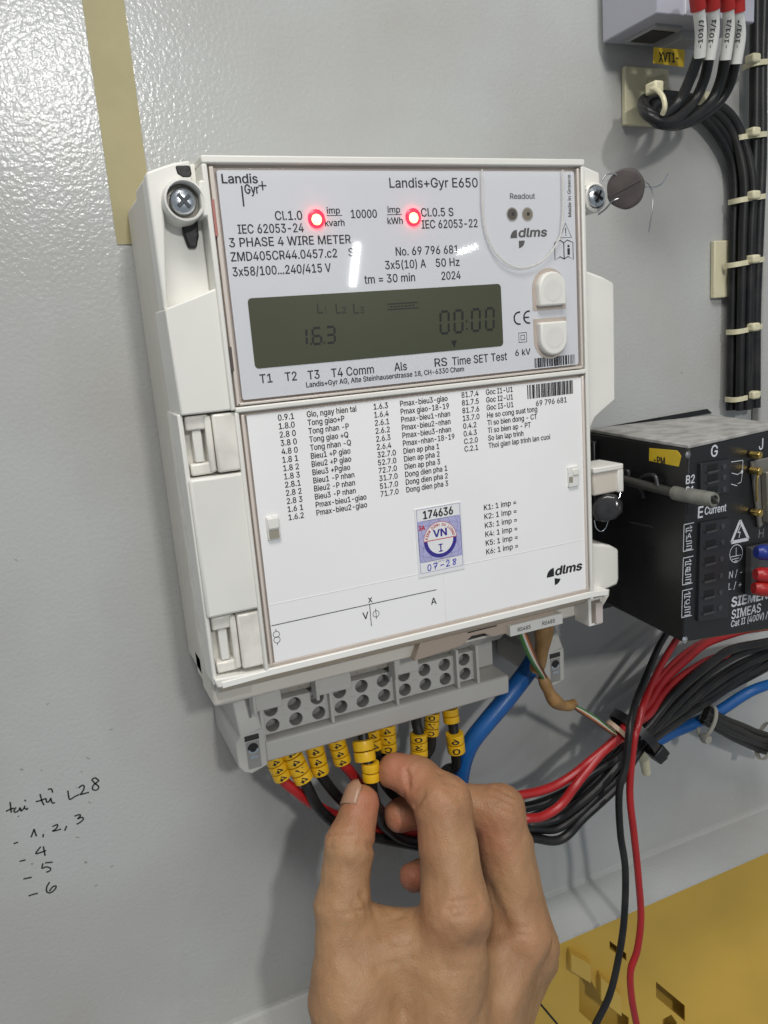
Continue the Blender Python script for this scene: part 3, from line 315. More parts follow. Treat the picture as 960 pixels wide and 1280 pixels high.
'W':(686,'155 0 16 509 82 509 163 196 170 171 175 145 181 120 187 94 192 67 197 40 189 40 194 67 200 94 205 120 211 145 218 171 224 196 306 509 380 509 462 196 468 171 474 145 480 120 486 94 492 67 497 40 488 40 493 67 499 94 504 120 510 145 517 171 523 196 603 509 670 509 530 0 455 0 368 323 359 356 351 391 344 431 336 475 350 475 342 433 335 395 327 359 318 323 230 0 193 61 493 63 343 436','5 4 0 4 3 0 1 0 3 2 1 3 9 11 48 9 48 10 10 8 0 8 7 0 7 6 0 5 0 6 13 12 47 44 43 17 43 41 17 10 0 47 9 10 47 11 9 47 47 12 11 45 44 17 40 39 18 42 40 18 23 22 36 26 25 49 31 30 35 32 31 35 35 34 32 34 33 32 27 25 35 28 27 35 29 28 35 35 30 29 35 25 36 25 26 36 26 24 36 23 36 24 39 38 18 22 21 36 42 41 50 17 41 42 42 18 17 8 10 48 16 46 17 46 45 17 37 19 18 38 37 18 25 27 49 24 26 49 16 15 46 20 19 37 37 36 20 21 20 36 41 43 50 40 42 50 14 13 47 47 46 15 15 14 47'),
'X':(474,'18 0 217 284 217 236 29 509 104 509 178 400 192 379 204 361 214 345 223 329 233 312 243 292 232 292 243 311 252 329 261 345 272 361 284 379 298 400 374 509 446 509 259 239 259 287 456 0 382 0 292 129 279 149 268 165 259 180 250 195 241 212 230 231 244 231 235 213 225 196 216 181 206 166 195 149 182 129 91 0 200 261 238 303 275 263 237 218','5 4 3 0 39 38 1 9 8 2 35 34 34 33 2 33 31 2 1 2 31 12 10 1 9 1 10 35 2 36 37 36 2 38 37 2 2 1 40 5 3 1 6 5 1 7 6 1 1 8 7 22 15 14 28 21 29 30 29 21 32 30 21 21 22 11 13 11 22 22 14 13 19 18 20 24 23 25 21 28 27 27 26 21 26 25 21 21 25 42 22 21 42 18 17 22 17 16 22 15 22 16 32 31 43 32 21 31 1 31 21 21 11 1 12 1 11 12 11 41 1 3 40 0 38 40 38 2 40 11 13 41 10 12 41 20 18 42 18 22 42 25 23 42 31 33 43 30 32 43'),
'Y':(472,'203 0 203 208 16 509 91 509 192 344 208 318 222 292 236 264 250 230 224 230 237 265 251 293 265 318 280 344 381 509 455 509 268 208 268 0 237 262','3 2 4 6 9 7 9 6 1 5 1 6 4 2 1 1 5 4 10 8 11 14 13 15 15 13 16 11 8 16 12 11 16 16 13 12 1 0 17 17 16 1 9 1 16 16 8 9 9 8 18 8 10 18 7 9 18'),
'Z':(438,'42 0 42 46 273 385 289 408 306 431 323 453 341 476 348 454 317 453 285 452 254 452 223 452 40 452 40 509 397 509 397 462 169 129 152 105 134 81 116 57 97 33 90 54 121 56 152 57 183 57 214 57 399 57 399 0 323 453 115 55','21 1 20 20 29 21 20 1 0 20 0 25 25 24 20 24 23 20 23 22 20 29 20 22 21 19 18 18 17 21 1 21 17 17 16 1 1 16 2 6 28 7 6 7 15 15 14 6 15 2 16 3 2 15 15 7 3 4 3 7 7 5 4 28 6 8 9 8 6 10 9 6 11 10 6 6 14 11 25 0 27 27 26 25 13 12 11 11 14 13 5 7 28 19 21 29'),
'a':(389,'160 -9 126 -5 94 5 68 22 48 45 35 73 30 108 34 138 43 161 58 179 78 193 100 203 125 211 152 216 178 220 209 224 234 227 252 230 265 235 273 243 276 255 276 257 273 279 267 297 256 311 240 322 220 329 196 331 171 329 149 322 132 313 118 301 107 288 100 274 41 291 57 322 79 346 104 364 133 375 163 382 194 384 215 383 239 379 263 372 286 360 306 343 322 320 333 290 337 251 337 0 277 0 277 52 272 52 264 38 252 25 236 12 215 1 190 -6 170 45 202 49 228 59 248 74 263 93 272 115 276 138 276 190 270 186 259 182 246 179 231 176 216 173 200 171 186 169 175 168 154 164 134 159 117 150 103 139 95 124 92 105 94 87 102 72 114 61 130 52 149 47','4 3 81 81 80 4 5 4 80 80 79 5 6 5 79 79 78 6 7 6 78 8 7 78 78 77 8 9 8 77 10 9 77 35 34 33 33 32 35 84 83 1 72 14 73 57 58 0 13 74 73 73 14 13 84 1 0 0 58 84 12 75 74 74 13 12 29 28 38 28 39 38 1 83 2 83 82 2 3 2 82 81 3 82 10 77 76 11 10 76 76 75 11 75 12 11 35 32 31 36 35 31 31 30 36 37 36 30 30 29 37 29 38 37 15 71 70 26 41 27 40 27 41 16 69 68 68 67 16 67 17 16 59 56 55 60 59 55 55 54 60 15 70 69 69 16 15 25 42 26 41 26 42 51 50 49 21 20 48 48 47 21 62 52 51 63 62 51 51 49 63 64 63 49 49 48 64 48 65 64 19 18 65 65 48 19 48 20 19 21 47 22 47 46 22 23 22 46 46 45 23 60 54 53 61 60 53 53 52 61 52 62 61 17 67 66 66 65 17 65 18 17 23 45 24 45 44 24 25 24 44 44 43 25 42 25 43 56 59 57 58 57 59 14 72 71 71 15 14 27 40 28 39 28 40'),
'b':(424,'229 -8 198 -5 172 4 153 17 138 31 127 46 118 59 112 59 112 0 53 0 53 509 114 509 114 319 118 319 127 331 137 346 152 360 171 373 197 381 229 384 274 378 313 361 345 332 370 293 385 245 390 189 385 133 370 84 346 45 313 16 274 -2 220 47 253 51 279 66 301 88 316 117 325 151 328 189 325 227 316 261 301 290 280 311 253 325 220 330 188 325 161 312 140 291 125 263 116 229 113 189 116 150 125 115 140 86 162 65 188 51','9 8 7 51 50 7 9 7 50 49 9 50 9 49 48 10 9 48 12 10 48 48 47 12 2 54 3 53 3 54 3 53 4 5 4 53 15 14 45 16 15 45 45 44 16 44 17 16 5 53 6 53 52 6 7 6 52 51 7 52 12 47 46 13 12 46 46 45 13 45 14 13 10 12 11 31 1 0 0 32 31 43 19 18 20 42 41 32 0 30 30 33 32 19 43 42 42 20 19 27 26 35 36 35 26 26 25 36 37 36 25 38 37 25 25 24 38 39 38 24 24 23 39 33 30 29 29 28 33 34 33 28 28 27 34 27 35 34 39 23 40 23 22 40 41 40 22 22 21 41 20 41 21 54 2 1 1 31 54 43 18 44 17 44 18'),
'c':(396,'207 -8 159 -2 117 16 82 46 56 85 40 133 34 187 40 243 56 291 82 330 117 360 159 378 207 384 234 383 260 377 284 368 305 356 324 341 340 322 353 301 362 277 303 262 298 276 290 289 281 301 270 311 257 319 242 325 226 329 207 330 173 325 145 310 124 287 108 258 99 224 96 187 99 151 108 117 124 89 145 66 173 51 207 46 226 48 243 52 258 58 271 66 282 76 292 89 299 102 304 117 363 102 354 78 341 56 325 37 306 21 285 9 261 -1 235 -6','5 4 37 37 36 5 6 5 36 36 35 6 35 34 6 7 6 34 34 33 7 8 7 33 12 28 13 41 0 42 28 12 29 0 41 1 40 1 41 30 29 11 29 12 11 1 40 2 40 39 2 3 2 39 39 38 3 4 3 38 37 4 38 8 33 32 9 8 32 32 31 9 10 9 31 31 30 10 30 11 10 43 57 56 56 44 43 26 14 27 44 56 55 55 45 44 25 15 26 14 26 15 53 52 47 48 47 52 52 51 48 49 48 51 51 50 49 20 19 21 22 21 19 19 18 22 45 55 54 46 45 54 54 53 46 53 47 46 22 18 23 18 17 23 24 23 17 17 16 24 25 24 16 15 25 16 42 0 57 57 43 42 13 28 27 27 14 13'),
'd':(424,'195 -8 151 -2 111 16 79 45 55 84 39 133 34 189 39 245 55 293 79 332 112 361 151 378 196 384 228 381 253 373 272 360 287 346 298 331 306 319 311 319 311 509 372 509 372 0 313 0 313 59 307 59 298 46 287 31 272 17 252 4 227 -5 205 47 236 51 263 65 284 86 299 115 309 150 312 189 309 229 300 263 284 291 263 312 237 325 205 330 172 325 145 311 124 290 108 261 99 227 96 189 99 151 109 117 124 88 145 66 172 51','5 4 51 51 50 5 6 5 50 50 49 6 49 48 6 7 6 48 48 47 7 8 7 47 45 11 10 30 31 0 54 0 31 43 12 44 0 54 1 53 1 54 11 45 44 44 12 11 1 53 2 3 2 53 53 52 3 4 3 52 51 4 52 8 47 46 9 8 46 46 45 9 45 10 9 13 42 14 32 29 28 33 32 28 28 27 33 27 26 33 16 15 41 42 41 15 14 42 15 24 23 22 36 35 24 24 22 36 22 37 36 37 22 38 22 21 38 21 19 38 39 38 19 19 21 20 33 26 25 34 33 25 25 24 34 24 35 34 39 19 40 19 18 40 41 40 18 18 17 41 16 41 17 29 32 30 31 30 32 42 13 43 12 43 13'),
'e':(404,'212 -8 161 -2 117 16 82 46 56 85 40 132 34 187 39 242 55 290 81 329 115 359 157 378 205 384 236 382 266 374 294 361 319 341 341 315 357 282 368 242 371 194 371 169 75 169 75 221 338 221 310 202 307 237 298 269 283 294 263 314 237 326 205 330 173 326 146 313 125 294 109 270 99 241 96 211 96 178 100 139 110 106 128 80 151 61 179 50 212 46 234 48 254 53 271 61 285 73 297 88 306 105 365 91 353 63 335 39 311 19 283 4 249 -5 308 221 97 221 97 169','6 5 22 22 23 6 7 6 23 5 4 39 22 5 39 38 37 22 23 22 37 25 24 57 7 23 36 8 7 36 36 35 8 35 9 8 42 41 2 34 33 10 0 43 1 31 12 32 11 32 12 42 2 1 1 43 42 32 11 33 10 33 11 2 41 3 41 40 3 4 3 40 39 4 40 9 35 34 34 10 9 56 46 45 46 56 55 55 47 46 15 14 29 30 29 14 13 30 14 20 19 24 18 24 19 52 51 50 21 25 38 21 20 25 20 24 25 24 18 26 27 26 18 18 17 27 47 55 54 48 47 54 54 53 48 49 48 53 53 52 49 52 50 49 27 17 28 17 16 28 29 28 16 15 29 16 56 45 0 45 44 0 43 0 44 37 38 25 30 13 31 12 31 13 22 39 59 38 22 59 36 23 58 24 26 57 23 37 58 37 25 57 37 57 58 21 38 59'),
'f':(254,'228 379 228 327 6 327 6 379 81 0 81 432 84 461 96 486 113 505 135 519 161 527 187 530 207 529 222 527 234 524 243 521 227 468 222 470 215 472 206 473 195 474 171 470 154 460 145 443 142 419 142 0 81 327 81 379 142 379 142 327','26 29 27 9 8 22 29 26 25 24 23 5 6 5 23 7 6 23 23 22 7 22 8 7 11 21 20 19 12 20 11 20 12 17 16 15 15 14 17 17 14 18 14 13 18 19 18 13 12 19 13 9 22 21 10 9 21 21 11 10 27 28 24 4 25 26 3 2 26 27 3 26 24 5 27 1 0 28 29 1 28 28 27 29'),
'g':(425,'207 -151 168 -148 134 -140 105 -127 82 -110 64 -91 51 -69 101 -41 110 -53 122 -66 136 -78 154 -88 178 -95 207 -97 249 -92 282 -75 304 -47 311 -6 311 68 306 68 298 56 287 41 272 28 252 16 227 8 195 5 152 10 113 27 80 53 55 90 39 136 34 191 39 246 55 293 80 332 112 361 152 378 196 384 228 382 253 373 273 360 288 346 299 331 308 319 313 319 313 379 372 379 372 -9 367 -54 350 -90 324 -117 291 -136 251 -147 205 59 237 63 264 75 285 95 300 121 309 154 312 193 309 231 300 264 285 291 264 312 237 325 205 330 172 325 145 312 124 290 109 262 99 229 96 193 99 155 109 123 124 96 145 76 172 63','8 7 5 6 5 7 30 29 73 73 72 30 31 30 72 72 71 31 71 70 31 32 31 70 70 69 32 33 32 69 26 75 27 11 1 12 25 53 76 65 37 66 36 66 37 1 11 2 10 2 11 25 76 26 75 26 76 66 36 67 2 10 3 4 3 10 10 9 4 5 4 9 8 5 9 27 75 28 75 74 28 29 28 74 73 29 74 33 69 68 34 33 68 68 67 34 35 34 67 67 36 35 13 0 52 52 14 13 23 54 24 55 22 21 40 63 41 54 23 22 22 55 54 63 40 64 40 39 64 38 64 39 48 47 17 18 17 47 47 46 59 45 44 46 49 48 16 48 17 16 58 57 18 18 47 58 47 59 58 59 46 60 46 44 60 61 60 44 14 52 51 15 14 51 51 50 15 50 49 15 49 16 15 55 21 20 56 55 20 20 19 56 19 18 56 18 57 56 61 44 62 44 43 62 63 62 43 43 42 63 41 63 42 12 1 0 0 13 12 53 25 24 24 54 53 64 38 65 37 65 38'),
'h':(410,'114 227 114 0 53 0 53 509 114 509 114 287 102 287 124 332 152 362 187 379 227 384 264 380 295 369 321 349 341 321 353 285 357 240 357 0 296 0 296 235 290 275 273 304 246 323 210 329 184 326 161 317 141 303 126 283 117 257 114 311','3 2 6 1 0 2 6 2 0 25 24 8 26 25 7 25 8 7 6 0 28 5 6 28 28 27 5 27 26 5 26 7 5 3 6 4 9 23 10 10 23 22 22 11 10 19 18 17 17 16 19 19 16 20 16 15 20 15 14 20 21 20 14 14 13 21 13 12 21 22 21 12 11 22 12 23 9 24 8 24 9 5 7 29 6 5 29 4 6 29'),
'i':(167,'53 0 53 379 114 379 114 0 84 443 67 446 54 455 44 468 41 483 44 499 54 512 67 521 84 524 100 521 114 512 123 499 126 483 123 468 114 455 100 446','11 5 4 10 6 5 5 11 10 8 7 6 6 10 8 9 8 10 12 19 13 17 16 18 14 18 16 16 15 14 13 19 18 18 14 13 1 0 3 3 2 1 19 12 4 11 4 12'),
'j':(167,'53 379 114 379 114 -30 111 -63 102 -90 86 -113 65 -129 37 -139 4 -143 -10 -143 -10 -87 2 -87 25 -83 40 -72 50 -54 53 -29 83 443 67 446 53 455 44 468 41 483 44 499 53 512 67 521 83 524 100 521 114 512 123 499 126 483 123 468 114 455 100 446','8 11 9 10 9 11 11 8 7 7 12 11 12 7 6 13 12 6 19 18 20 18 22 20 22 21 20 23 17 16 16 24 23 24 16 31 31 25 24 29 28 30 26 30 28 28 27 26 25 31 30 30 26 25 13 6 5 5 4 13 14 13 4 4 3 14 15 14 3 3 2 15 2 1 15 0 15 1 22 18 17 17 23 22'),
'k':(381,'110 137 110 212 121 212 284 379 360 379 184 199 177 199 53 0 53 509 114 509 114 0 294 0 148 186 191 229 372 0 114 212 114 140 154 178 201 217','1 15 9 0 7 10 7 0 1 8 7 1 1 9 8 5 13 6 11 14 5 13 5 18 4 3 13 1 0 16 12 6 13 13 3 2 5 14 18 0 10 16 6 12 17 12 2 15 15 16 12 15 1 16 5 6 17 11 5 17 12 16 17 2 12 13 4 13 18'),
'l':(189,'139 -2 101 3 74 20 58 47 53 84 53 509 114 509 114 99 115 77 120 62 130 54 146 52 154 52 160 53 165 53 170 54 181 3 172 1 162 -1 151 -2','10 9 1 2 1 9 3 2 9 9 8 3 4 3 8 8 7 4 5 4 7 7 6 5 11 0 19 19 12 11 17 16 14 16 15 14 12 19 18 13 12 18 18 17 13 17 14 13 10 1 0 0 11 10'),
'm':(610,'53 0 53 379 112 379 112 295 108 295 118 323 132 346 151 363 172 376 195 384 219 386 257 380 287 361 309 331 321 295 312 295 322 321 337 343 357 361 381 375 407 383 437 386 468 383 497 372 522 354 541 328 553 296 557 255 557 0 496 0 496 254 490 289 473 313 447 326 419 330 395 328 374 320 358 307 345 290 338 270 335 247 335 0 274 0 274 260 269 288 253 311 229 326 199 330 178 328 158 320 140 307 126 289 117 266 114 238 114 0 112 308 317 307','50 6 5 0 54 53 1 0 53 4 1 53 53 52 4 3 4 52 52 51 3 51 50 3 50 5 3 1 4 2 46 10 47 9 47 10 8 48 47 47 9 8 45 44 13 13 12 45 45 12 46 12 11 46 10 46 11 6 50 49 7 6 49 49 48 7 48 8 7 14 15 39 35 20 19 36 35 18 35 19 18 14 39 38 16 14 38 38 37 16 17 16 37 37 36 17 36 18 17 21 34 33 21 33 22 28 27 30 27 26 30 28 30 29 30 26 31 26 25 31 32 31 25 25 24 32 24 23 32 33 32 23 22 33 23 20 35 34 34 21 20 41 40 42 43 42 40 40 39 43 39 15 43 44 43 15 13 44 15 15 14 56 3 5 55 4 3 55 2 4 55 14 16 56 13 15 56'),
'n':(410,'114 227 114 0 53 0 53 379 112 379 112 287 102 287 124 332 152 362 187 379 227 384 264 380 295 369 321 349 341 321 353 285 357 240 357 0 296 0 296 235 290 275 273 304 246 323 210 329 184 326 161 317 141 303 126 283 117 257 112 308','1 0 2 3 2 0 6 3 0 25 24 8 26 25 7 25 8 7 6 0 28 5 6 28 28 27 5 27 26 5 26 7 5 3 6 4 9 23 10 10 23 22 22 11 10 19 18 17 17 16 19 19 16 20 16 15 20 15 14 20 21 20 14 14 13 21 13 12 21 22 21 12 11 22 12 23 9 24 8 24 9 5 7 29 6 5 29 4 6 29'),
'o':(415,'207 -8 159 -2 117 16 82 46 56 85 40 133 34 187 40 243 56 291 82 330 117 360 159 378 207 384 256 378 299 360 333 330 359 291 376 243 381 187 376 133 359 85 333 46 299 16 256 -2 207 46 242 51 270 66 292 89 307 117 316 151 319 187 316 224 307 258 292 287 270 310 242 325 207 330 173 325 145 310 124 287 108 258 99 224 96 187 99 151 108 117 124 89 145 66 173 51','5 4 44 44 43 5 6 5 43 43 42 6 42 41 6 7 6 41 41 40 7 8 7 40 0 24 1 47 1 24 1 47 2 46 2 47 10 38 37 37 11 10 2 46 3 46 45 3 4 3 45 44 4 45 8 40 39 9 8 39 39 38 9 38 10 9 36 35 13 12 36 13 25 23 22 22 26 25 34 14 35 13 35 14 20 19 28 29 28 19 19 18 29 30 29 18 31 30 18 18 17 31 32 31 17 17 16 32 26 22 21 27 26 21 21 20 27 20 28 27 32 16 33 16 15 33 34 33 15 14 34 15 24 0 23 23 25 24 11 37 36 36 12 11'),
'p':(424,'53 -143 53 379 112 379 112 319 118 319 126 331 137 346 152 360 171 373 197 381 229 384 274 378 313 361 345 332 370 293 385 245 390 189 385 133 370 84 346 45 313 16 274 -2 229 -8 198 -5 173 4 153 17 138 31 127 46 118 59 114 59 114 -143 220 47 253 51 279 66 301 88 316 117 325 151 328 189 325 227 316 261 301 290 280 311 253 325 220 330 188 325 161 312 140 291 125 263 116 229 113 189 116 150 125 115 140 86 162 65 188 51','1 3 2 50 29 51 29 50 0 1 0 50 49 1 50 1 49 48 3 1 48 48 47 3 24 54 25 53 25 54 25 53 26 27 26 53 6 5 45 7 6 45 45 44 7 44 8 7 0 30 29 27 53 28 53 52 28 29 28 52 51 29 52 3 47 46 4 3 46 46 45 4 45 5 4 31 23 22 22 32 31 43 10 9 11 42 41 32 22 21 21 33 32 10 43 42 42 11 10 18 17 35 36 35 17 17 16 36 37 36 16 38 37 16 16 15 38 39 38 15 15 14 39 33 21 20 20 19 33 34 33 19 19 18 34 18 35 34 39 14 40 14 13 40 41 40 13 13 12 41 11 41 12 54 24 23 23 31 54 43 9 44 8 44 9'),
'q':(424,'372 -143 311 -143 311 59 306 59 298 46 287 31 272 17 252 4 227 -5 195 -8 151 -2 111 16 79 45 55 84 39 133 34 189 39 245 55 293 79 332 112 361 151 378 196 384 228 381 253 373 272 360 287 346 298 331 307 319 313 319 313 379 372 379 205 47 236 51 263 65 284 86 299 115 309 150 312 189 309 229 300 263 284 291 263 312 237 325 205 330 172 325 145 311 124 290 108 261 99 227 96 189 99 151 109 117 124 88 145 66 172 51','14 13 51 51 50 14 15 14 50 50 49 15 49 48 15 16 15 48 48 47 16 17 16 47 45 20 19 8 31 9 54 9 31 43 21 44 9 54 10 53 10 54 20 45 44 44 21 20 10 53 11 12 11 53 53 52 12 13 12 52 51 13 52 17 47 46 18 17 46 46 45 18 45 19 18 22 42 23 32 7 6 33 32 6 6 5 33 5 4 33 25 24 41 42 41 24 23 42 24 29 28 30 36 35 2 2 0 36 0 30 36 30 37 36 37 30 38 30 28 38 39 38 28 1 0 2 33 4 3 34 33 3 3 2 34 2 35 34 39 28 40 28 27 40 41 40 27 27 26 41 25 41 26 7 32 8 31 8 32 42 22 43 21 43 22'),
'r':(259,'53 0 53 379 112 379 112 321 115 321 130 347 152 367 181 380 213 385 221 385 229 384 237 384 243 384 243 322 239 323 230 324 219 325 207 326 182 323 159 315 140 301 126 284 117 262 114 237 114 0','24 23 0 1 0 23 1 3 2 4 21 20 1 23 22 3 1 22 22 21 3 21 4 3 8 17 16 7 18 17 17 8 7 13 12 14 11 14 12 14 11 15 10 15 11 15 10 16 10 9 16 8 16 9 4 20 19 5 4 19 6 5 19 19 18 6 18 7 6'),
's':(365,'182 -8 145 -5 112 3 84 18 62 38 45 63 36 94 94 107 105 79 124 60 150 49 181 45 217 50 244 62 262 81 268 103 265 121 254 136 237 147 212 155 149 170 104 186 72 208 53 237 47 274 51 305 65 332 87 354 115 370 149 381 187 384 223 381 254 372 279 358 299 339 314 316 324 290 268 277 258 298 243 316 219 328 187 333 156 329 131 317 114 299 109 277 112 258 124 243 144 232 172 223 229 209 275 194 306 171 325 142 331 107 326 75 312 47 290 24 260 6 223 -5','3 8 4 5 4 8 8 7 5 6 5 7 25 24 45 0 11 1 10 1 11 20 49 48 28 43 42 42 29 28 1 10 2 10 9 2 3 2 9 8 3 9 20 48 21 48 47 21 22 21 47 47 46 22 23 22 46 24 23 46 45 24 46 25 45 44 26 25 44 27 26 44 44 43 27 43 28 27 40 31 41 30 41 31 12 59 58 58 13 12 18 50 19 39 32 40 31 40 32 14 57 56 56 55 14 15 14 55 55 54 15 16 15 54 54 53 16 53 52 16 36 35 37 13 58 57 57 14 13 16 52 17 52 51 17 18 17 51 50 18 51 37 35 38 35 34 38 39 38 34 34 33 39 32 39 33 11 0 59 59 12 11 49 20 19 19 50 49 29 42 41 41 30 29'),
't':(227,'204 379 204 327 6 327 6 379 65 471 126 471 126 98 128 76 136 61 150 53 170 50 177 50 185 51 194 52 202 54 213 2 203 -1 192 -3 180 -4 168 -4 125 2 92 21 72 52 65 93 126 379 126 327 65 327 65 379','9 8 20 20 8 21 22 21 8 8 7 22 23 22 7 7 6 23 25 26 6 10 19 18 11 10 18 18 17 11 17 12 11 13 16 15 14 13 15 12 17 16 16 13 12 9 20 19 19 10 9 24 27 25 27 24 5 1 0 24 25 1 24 23 6 26 3 2 26 27 3 26 26 25 27 5 4 27'),
'u':(410,'182 -5 146 -1 115 11 89 31 69 59 57 95 53 139 53 379 114 379 114 144 119 105 137 75 164 56 200 50 226 53 249 62 268 77 283 97 293 122 296 153 296 379 357 379 357 0 298 0 298 92 307 92 286 47 257 17 222 0 298 72','6 5 9 7 6 9 9 8 7 12 1 0 0 13 12 1 12 2 11 2 12 2 11 3 4 3 11 11 10 4 5 4 10 9 5 10 14 28 27 15 14 27 27 26 15 26 16 15 24 25 18 19 18 25 25 22 19 22 21 19 20 19 21 22 25 23 16 26 24 17 16 24 24 18 17 13 0 28 28 14 13 24 26 29 25 24 29 23 25 29'),
'v':(389,'163 0 17 379 84 379 165 155 177 121 187 87 196 53 206 21 184 21 194 53 203 87 213 121 224 155 305 379 371 379 226 0 195 58','0 3 1 2 1 3 8 9 0 9 5 0 5 4 0 3 0 4 12 15 14 14 13 12 6 7 15 10 6 15 11 10 15 15 12 11 8 0 15 15 7 8 9 8 7 7 6 9 9 6 16 6 10 16 5 9 16'),
'w':(567,'138 0 23 379 87 379 133 214 143 177 154 137 165 91 175 41 165 41 175 90 186 135 196 176 206 214 252 379 316 379 362 214 371 176 382 136 392 91 402 41 391 41 402 90 413 135 423 176 434 214 480 379 545 379 429 0 368 0 319 172 312 198 305 225 297 252 291 280 284 309 277 338 291 338 284 309 277 280 270 252 263 225 255 198 248 172 199 0 170 65 397 67 284 309','3 0 4 0 3 1 2 1 3 8 7 44 8 6 0 6 5 0 4 0 5 42 12 11 35 38 46 12 42 41 41 40 12 40 39 12 39 38 12 38 35 12 13 12 35 8 0 43 7 8 43 9 7 43 43 42 9 10 9 42 42 11 10 37 33 36 16 15 29 30 29 15 30 15 31 32 31 15 33 32 15 15 14 33 36 33 14 20 19 45 23 22 27 25 24 26 26 24 27 23 27 24 21 19 27 27 22 21 27 19 28 19 20 28 20 18 28 29 28 18 18 17 29 16 29 17 33 37 34 35 46 37 37 36 35 13 35 36 36 14 13 7 9 44 6 8 44 19 21 45 18 20 45 34 37 46'),
'x':(379,'21 0 171 218 171 171 29 379 100 379 147 306 164 279 179 253 193 229 207 206 175 206 190 229 202 253 216 279 233 306 282 379 352 379 209 169 209 214 358 0 287 0 231 85 214 112 200 136 187 159 173 182 205 182 191 159 178 136 165 112 148 85 91 0 155 194 191 232 224 192 189 155','0 31 30 4 3 5 1 2 25 25 10 1 28 24 2 25 2 24 1 10 11 11 7 1 28 2 29 30 29 2 0 30 2 2 1 32 5 3 1 6 5 1 1 7 6 9 26 17 17 18 9 27 23 17 17 26 27 9 18 8 12 8 18 20 19 21 16 15 14 17 23 22 22 21 17 21 19 17 17 19 34 18 17 34 16 14 18 14 13 18 12 18 13 27 24 35 27 26 24 25 24 26 10 25 26 26 9 10 9 8 10 11 10 8 11 8 33 1 3 32 0 2 32 8 12 33 7 11 33 16 18 34 24 28 35 23 27 35'),
'y':(389,'47 -139 61 -86 71 -87 88 -90 104 -89 118 -84 130 -74 141 -58 151 -36 163 -1 17 379 84 379 165 155 177 121 187 87 196 53 206 21 184 21 193 53 202 87 212 121 224 155 305 379 371 379 204 -58 191 -85 177 -107 159 -124 139 -136 117 -143 91 -145 77 -145 65 -143 54 -141 195 58','33 1 0 2 32 31 32 2 33 1 33 2 29 4 30 3 30 4 4 29 28 28 5 4 30 3 31 2 31 3 14 13 9 22 21 23 23 21 16 20 16 21 23 16 24 19 15 16 16 20 19 24 16 9 17 9 16 16 15 17 15 18 17 9 17 18 14 9 18 18 15 34 5 28 27 6 5 27 27 26 6 7 6 26 26 25 7 25 24 7 8 7 24 24 9 8 9 13 12 11 10 12 12 10 9 15 19 34 14 18 34'),
'z':(380,'42 0 42 46 254 320 254 323 48 323 48 379 333 379 333 331 126 60 126 56 339 56 339 0','1 0 9 9 8 1 1 8 2 3 2 7 7 2 8 3 7 6 9 0 11 11 10 9 5 4 3 3 6 5'),
'|':(230,'141 673 141 -164 88 -164 88 673','3 2 1 1 0 3'),
}
TCACHE = {}
def glyphs(s):
    if s not in TCACHE:
        vs, fs, x = [], [], 0.0
        for ch in s:
            if ch == ' ': x += 0.20; continue
            adv, co, tr = GLYPH[ch]; co = [int(q)/1000 for q in co.split()]; tr = [int(q) for q in tr.split()]
            n = len(vs); vs += [(x+co[i], co[i+1], 0) for i in range(0, len(co), 2)]
            fs += [(n+tr[i], n+tr[i+1], n+tr[i+2]) for i in range(0, len(tr), 3)]
            x += adv/1000
        TCACHE[s] = (vs, fs)
    return TCACHE[s]
CAPH = max(v[1] for v in glyphs('H')[0])
def text_mb(mb, s, o, ux, uy, cap, width=None, xs=1.0, shear=0.0, bold=0.0):
    """lay text from point o along ux/uy (unit vectors), cap height and width in mm"""
    vs, fs = glyphs(s); x0 = min(v[0] for v in vs); x1 = max(v[0] for v in vs)
    ky = cap/CAPH; kx = width/(x1-x0) if width else ky*xs
    offs = [(0, 0, 0)] if not bold else [(-bold, 0, 0), (bold, 0, .004), (0, bold*.7, .008), (0, -bold*.7, .012)]
    nrm = ux.cross(uy)
    for dx, dy, dn in offs:
        mb.add([o+ux*((v[0]-x0)*kx+dx+shear*v[1]*ky)*S+uy*(v[1]*ky+dy)*S+nrm*dn*S for v in vs], fs)
    return mb
UX, UZ = Vector((1, 0, 0)), Vector((0, 0, 1))
def print_text(parent, s, x0, x1, z, cap, d, m=None, xs=1.0, shear=0.0, bold=0.06, name='printed_text', rot=0.0):
    mb = MB(); ux, uy = UX, UZ
    if rot:
        c, q = math.cos(rot), math.sin(rot); ux = Vector((c, 0, q)); uy = Vector((-q, 0, c))
    text_mb(mb, s, P(x0, z, d), ux, uy, cap, None if x1 is None else x1-x0, xs, shear, bold)
    return mb.build(name, m or INK, parent)
def stroke(mb, pts, w, d, closed=False):
    """flat ink line of width w through (x, z) points on a plane at d"""
    p = [Vector((a, b)) for a, b in pts]; n = len(p)
    L, R_ = [], []
    for i in range(n):
        a = p[(i-1) % n] if closed else p[max(i-1, 0)]; b = p[(i+1) % n] if closed else p[min(i+1, n-1)]
        t = (b-a); t = t.normalized() if t.length > 1e-9 else Vector((1, 0)); nn = Vector((-t.y, t.x))*w/2
        L.append(p[i]+nn); R_.append(p[i]-nn)
    vs = [P(q.x, q.y, d) for q in L]+[P(q.x, q.y, d) for q in R_]
    fs = [(i, (i+1) % n, n+(i+1) % n, n+i) for i in range(n if closed else n-1)]
    mb.add(vs, fs)
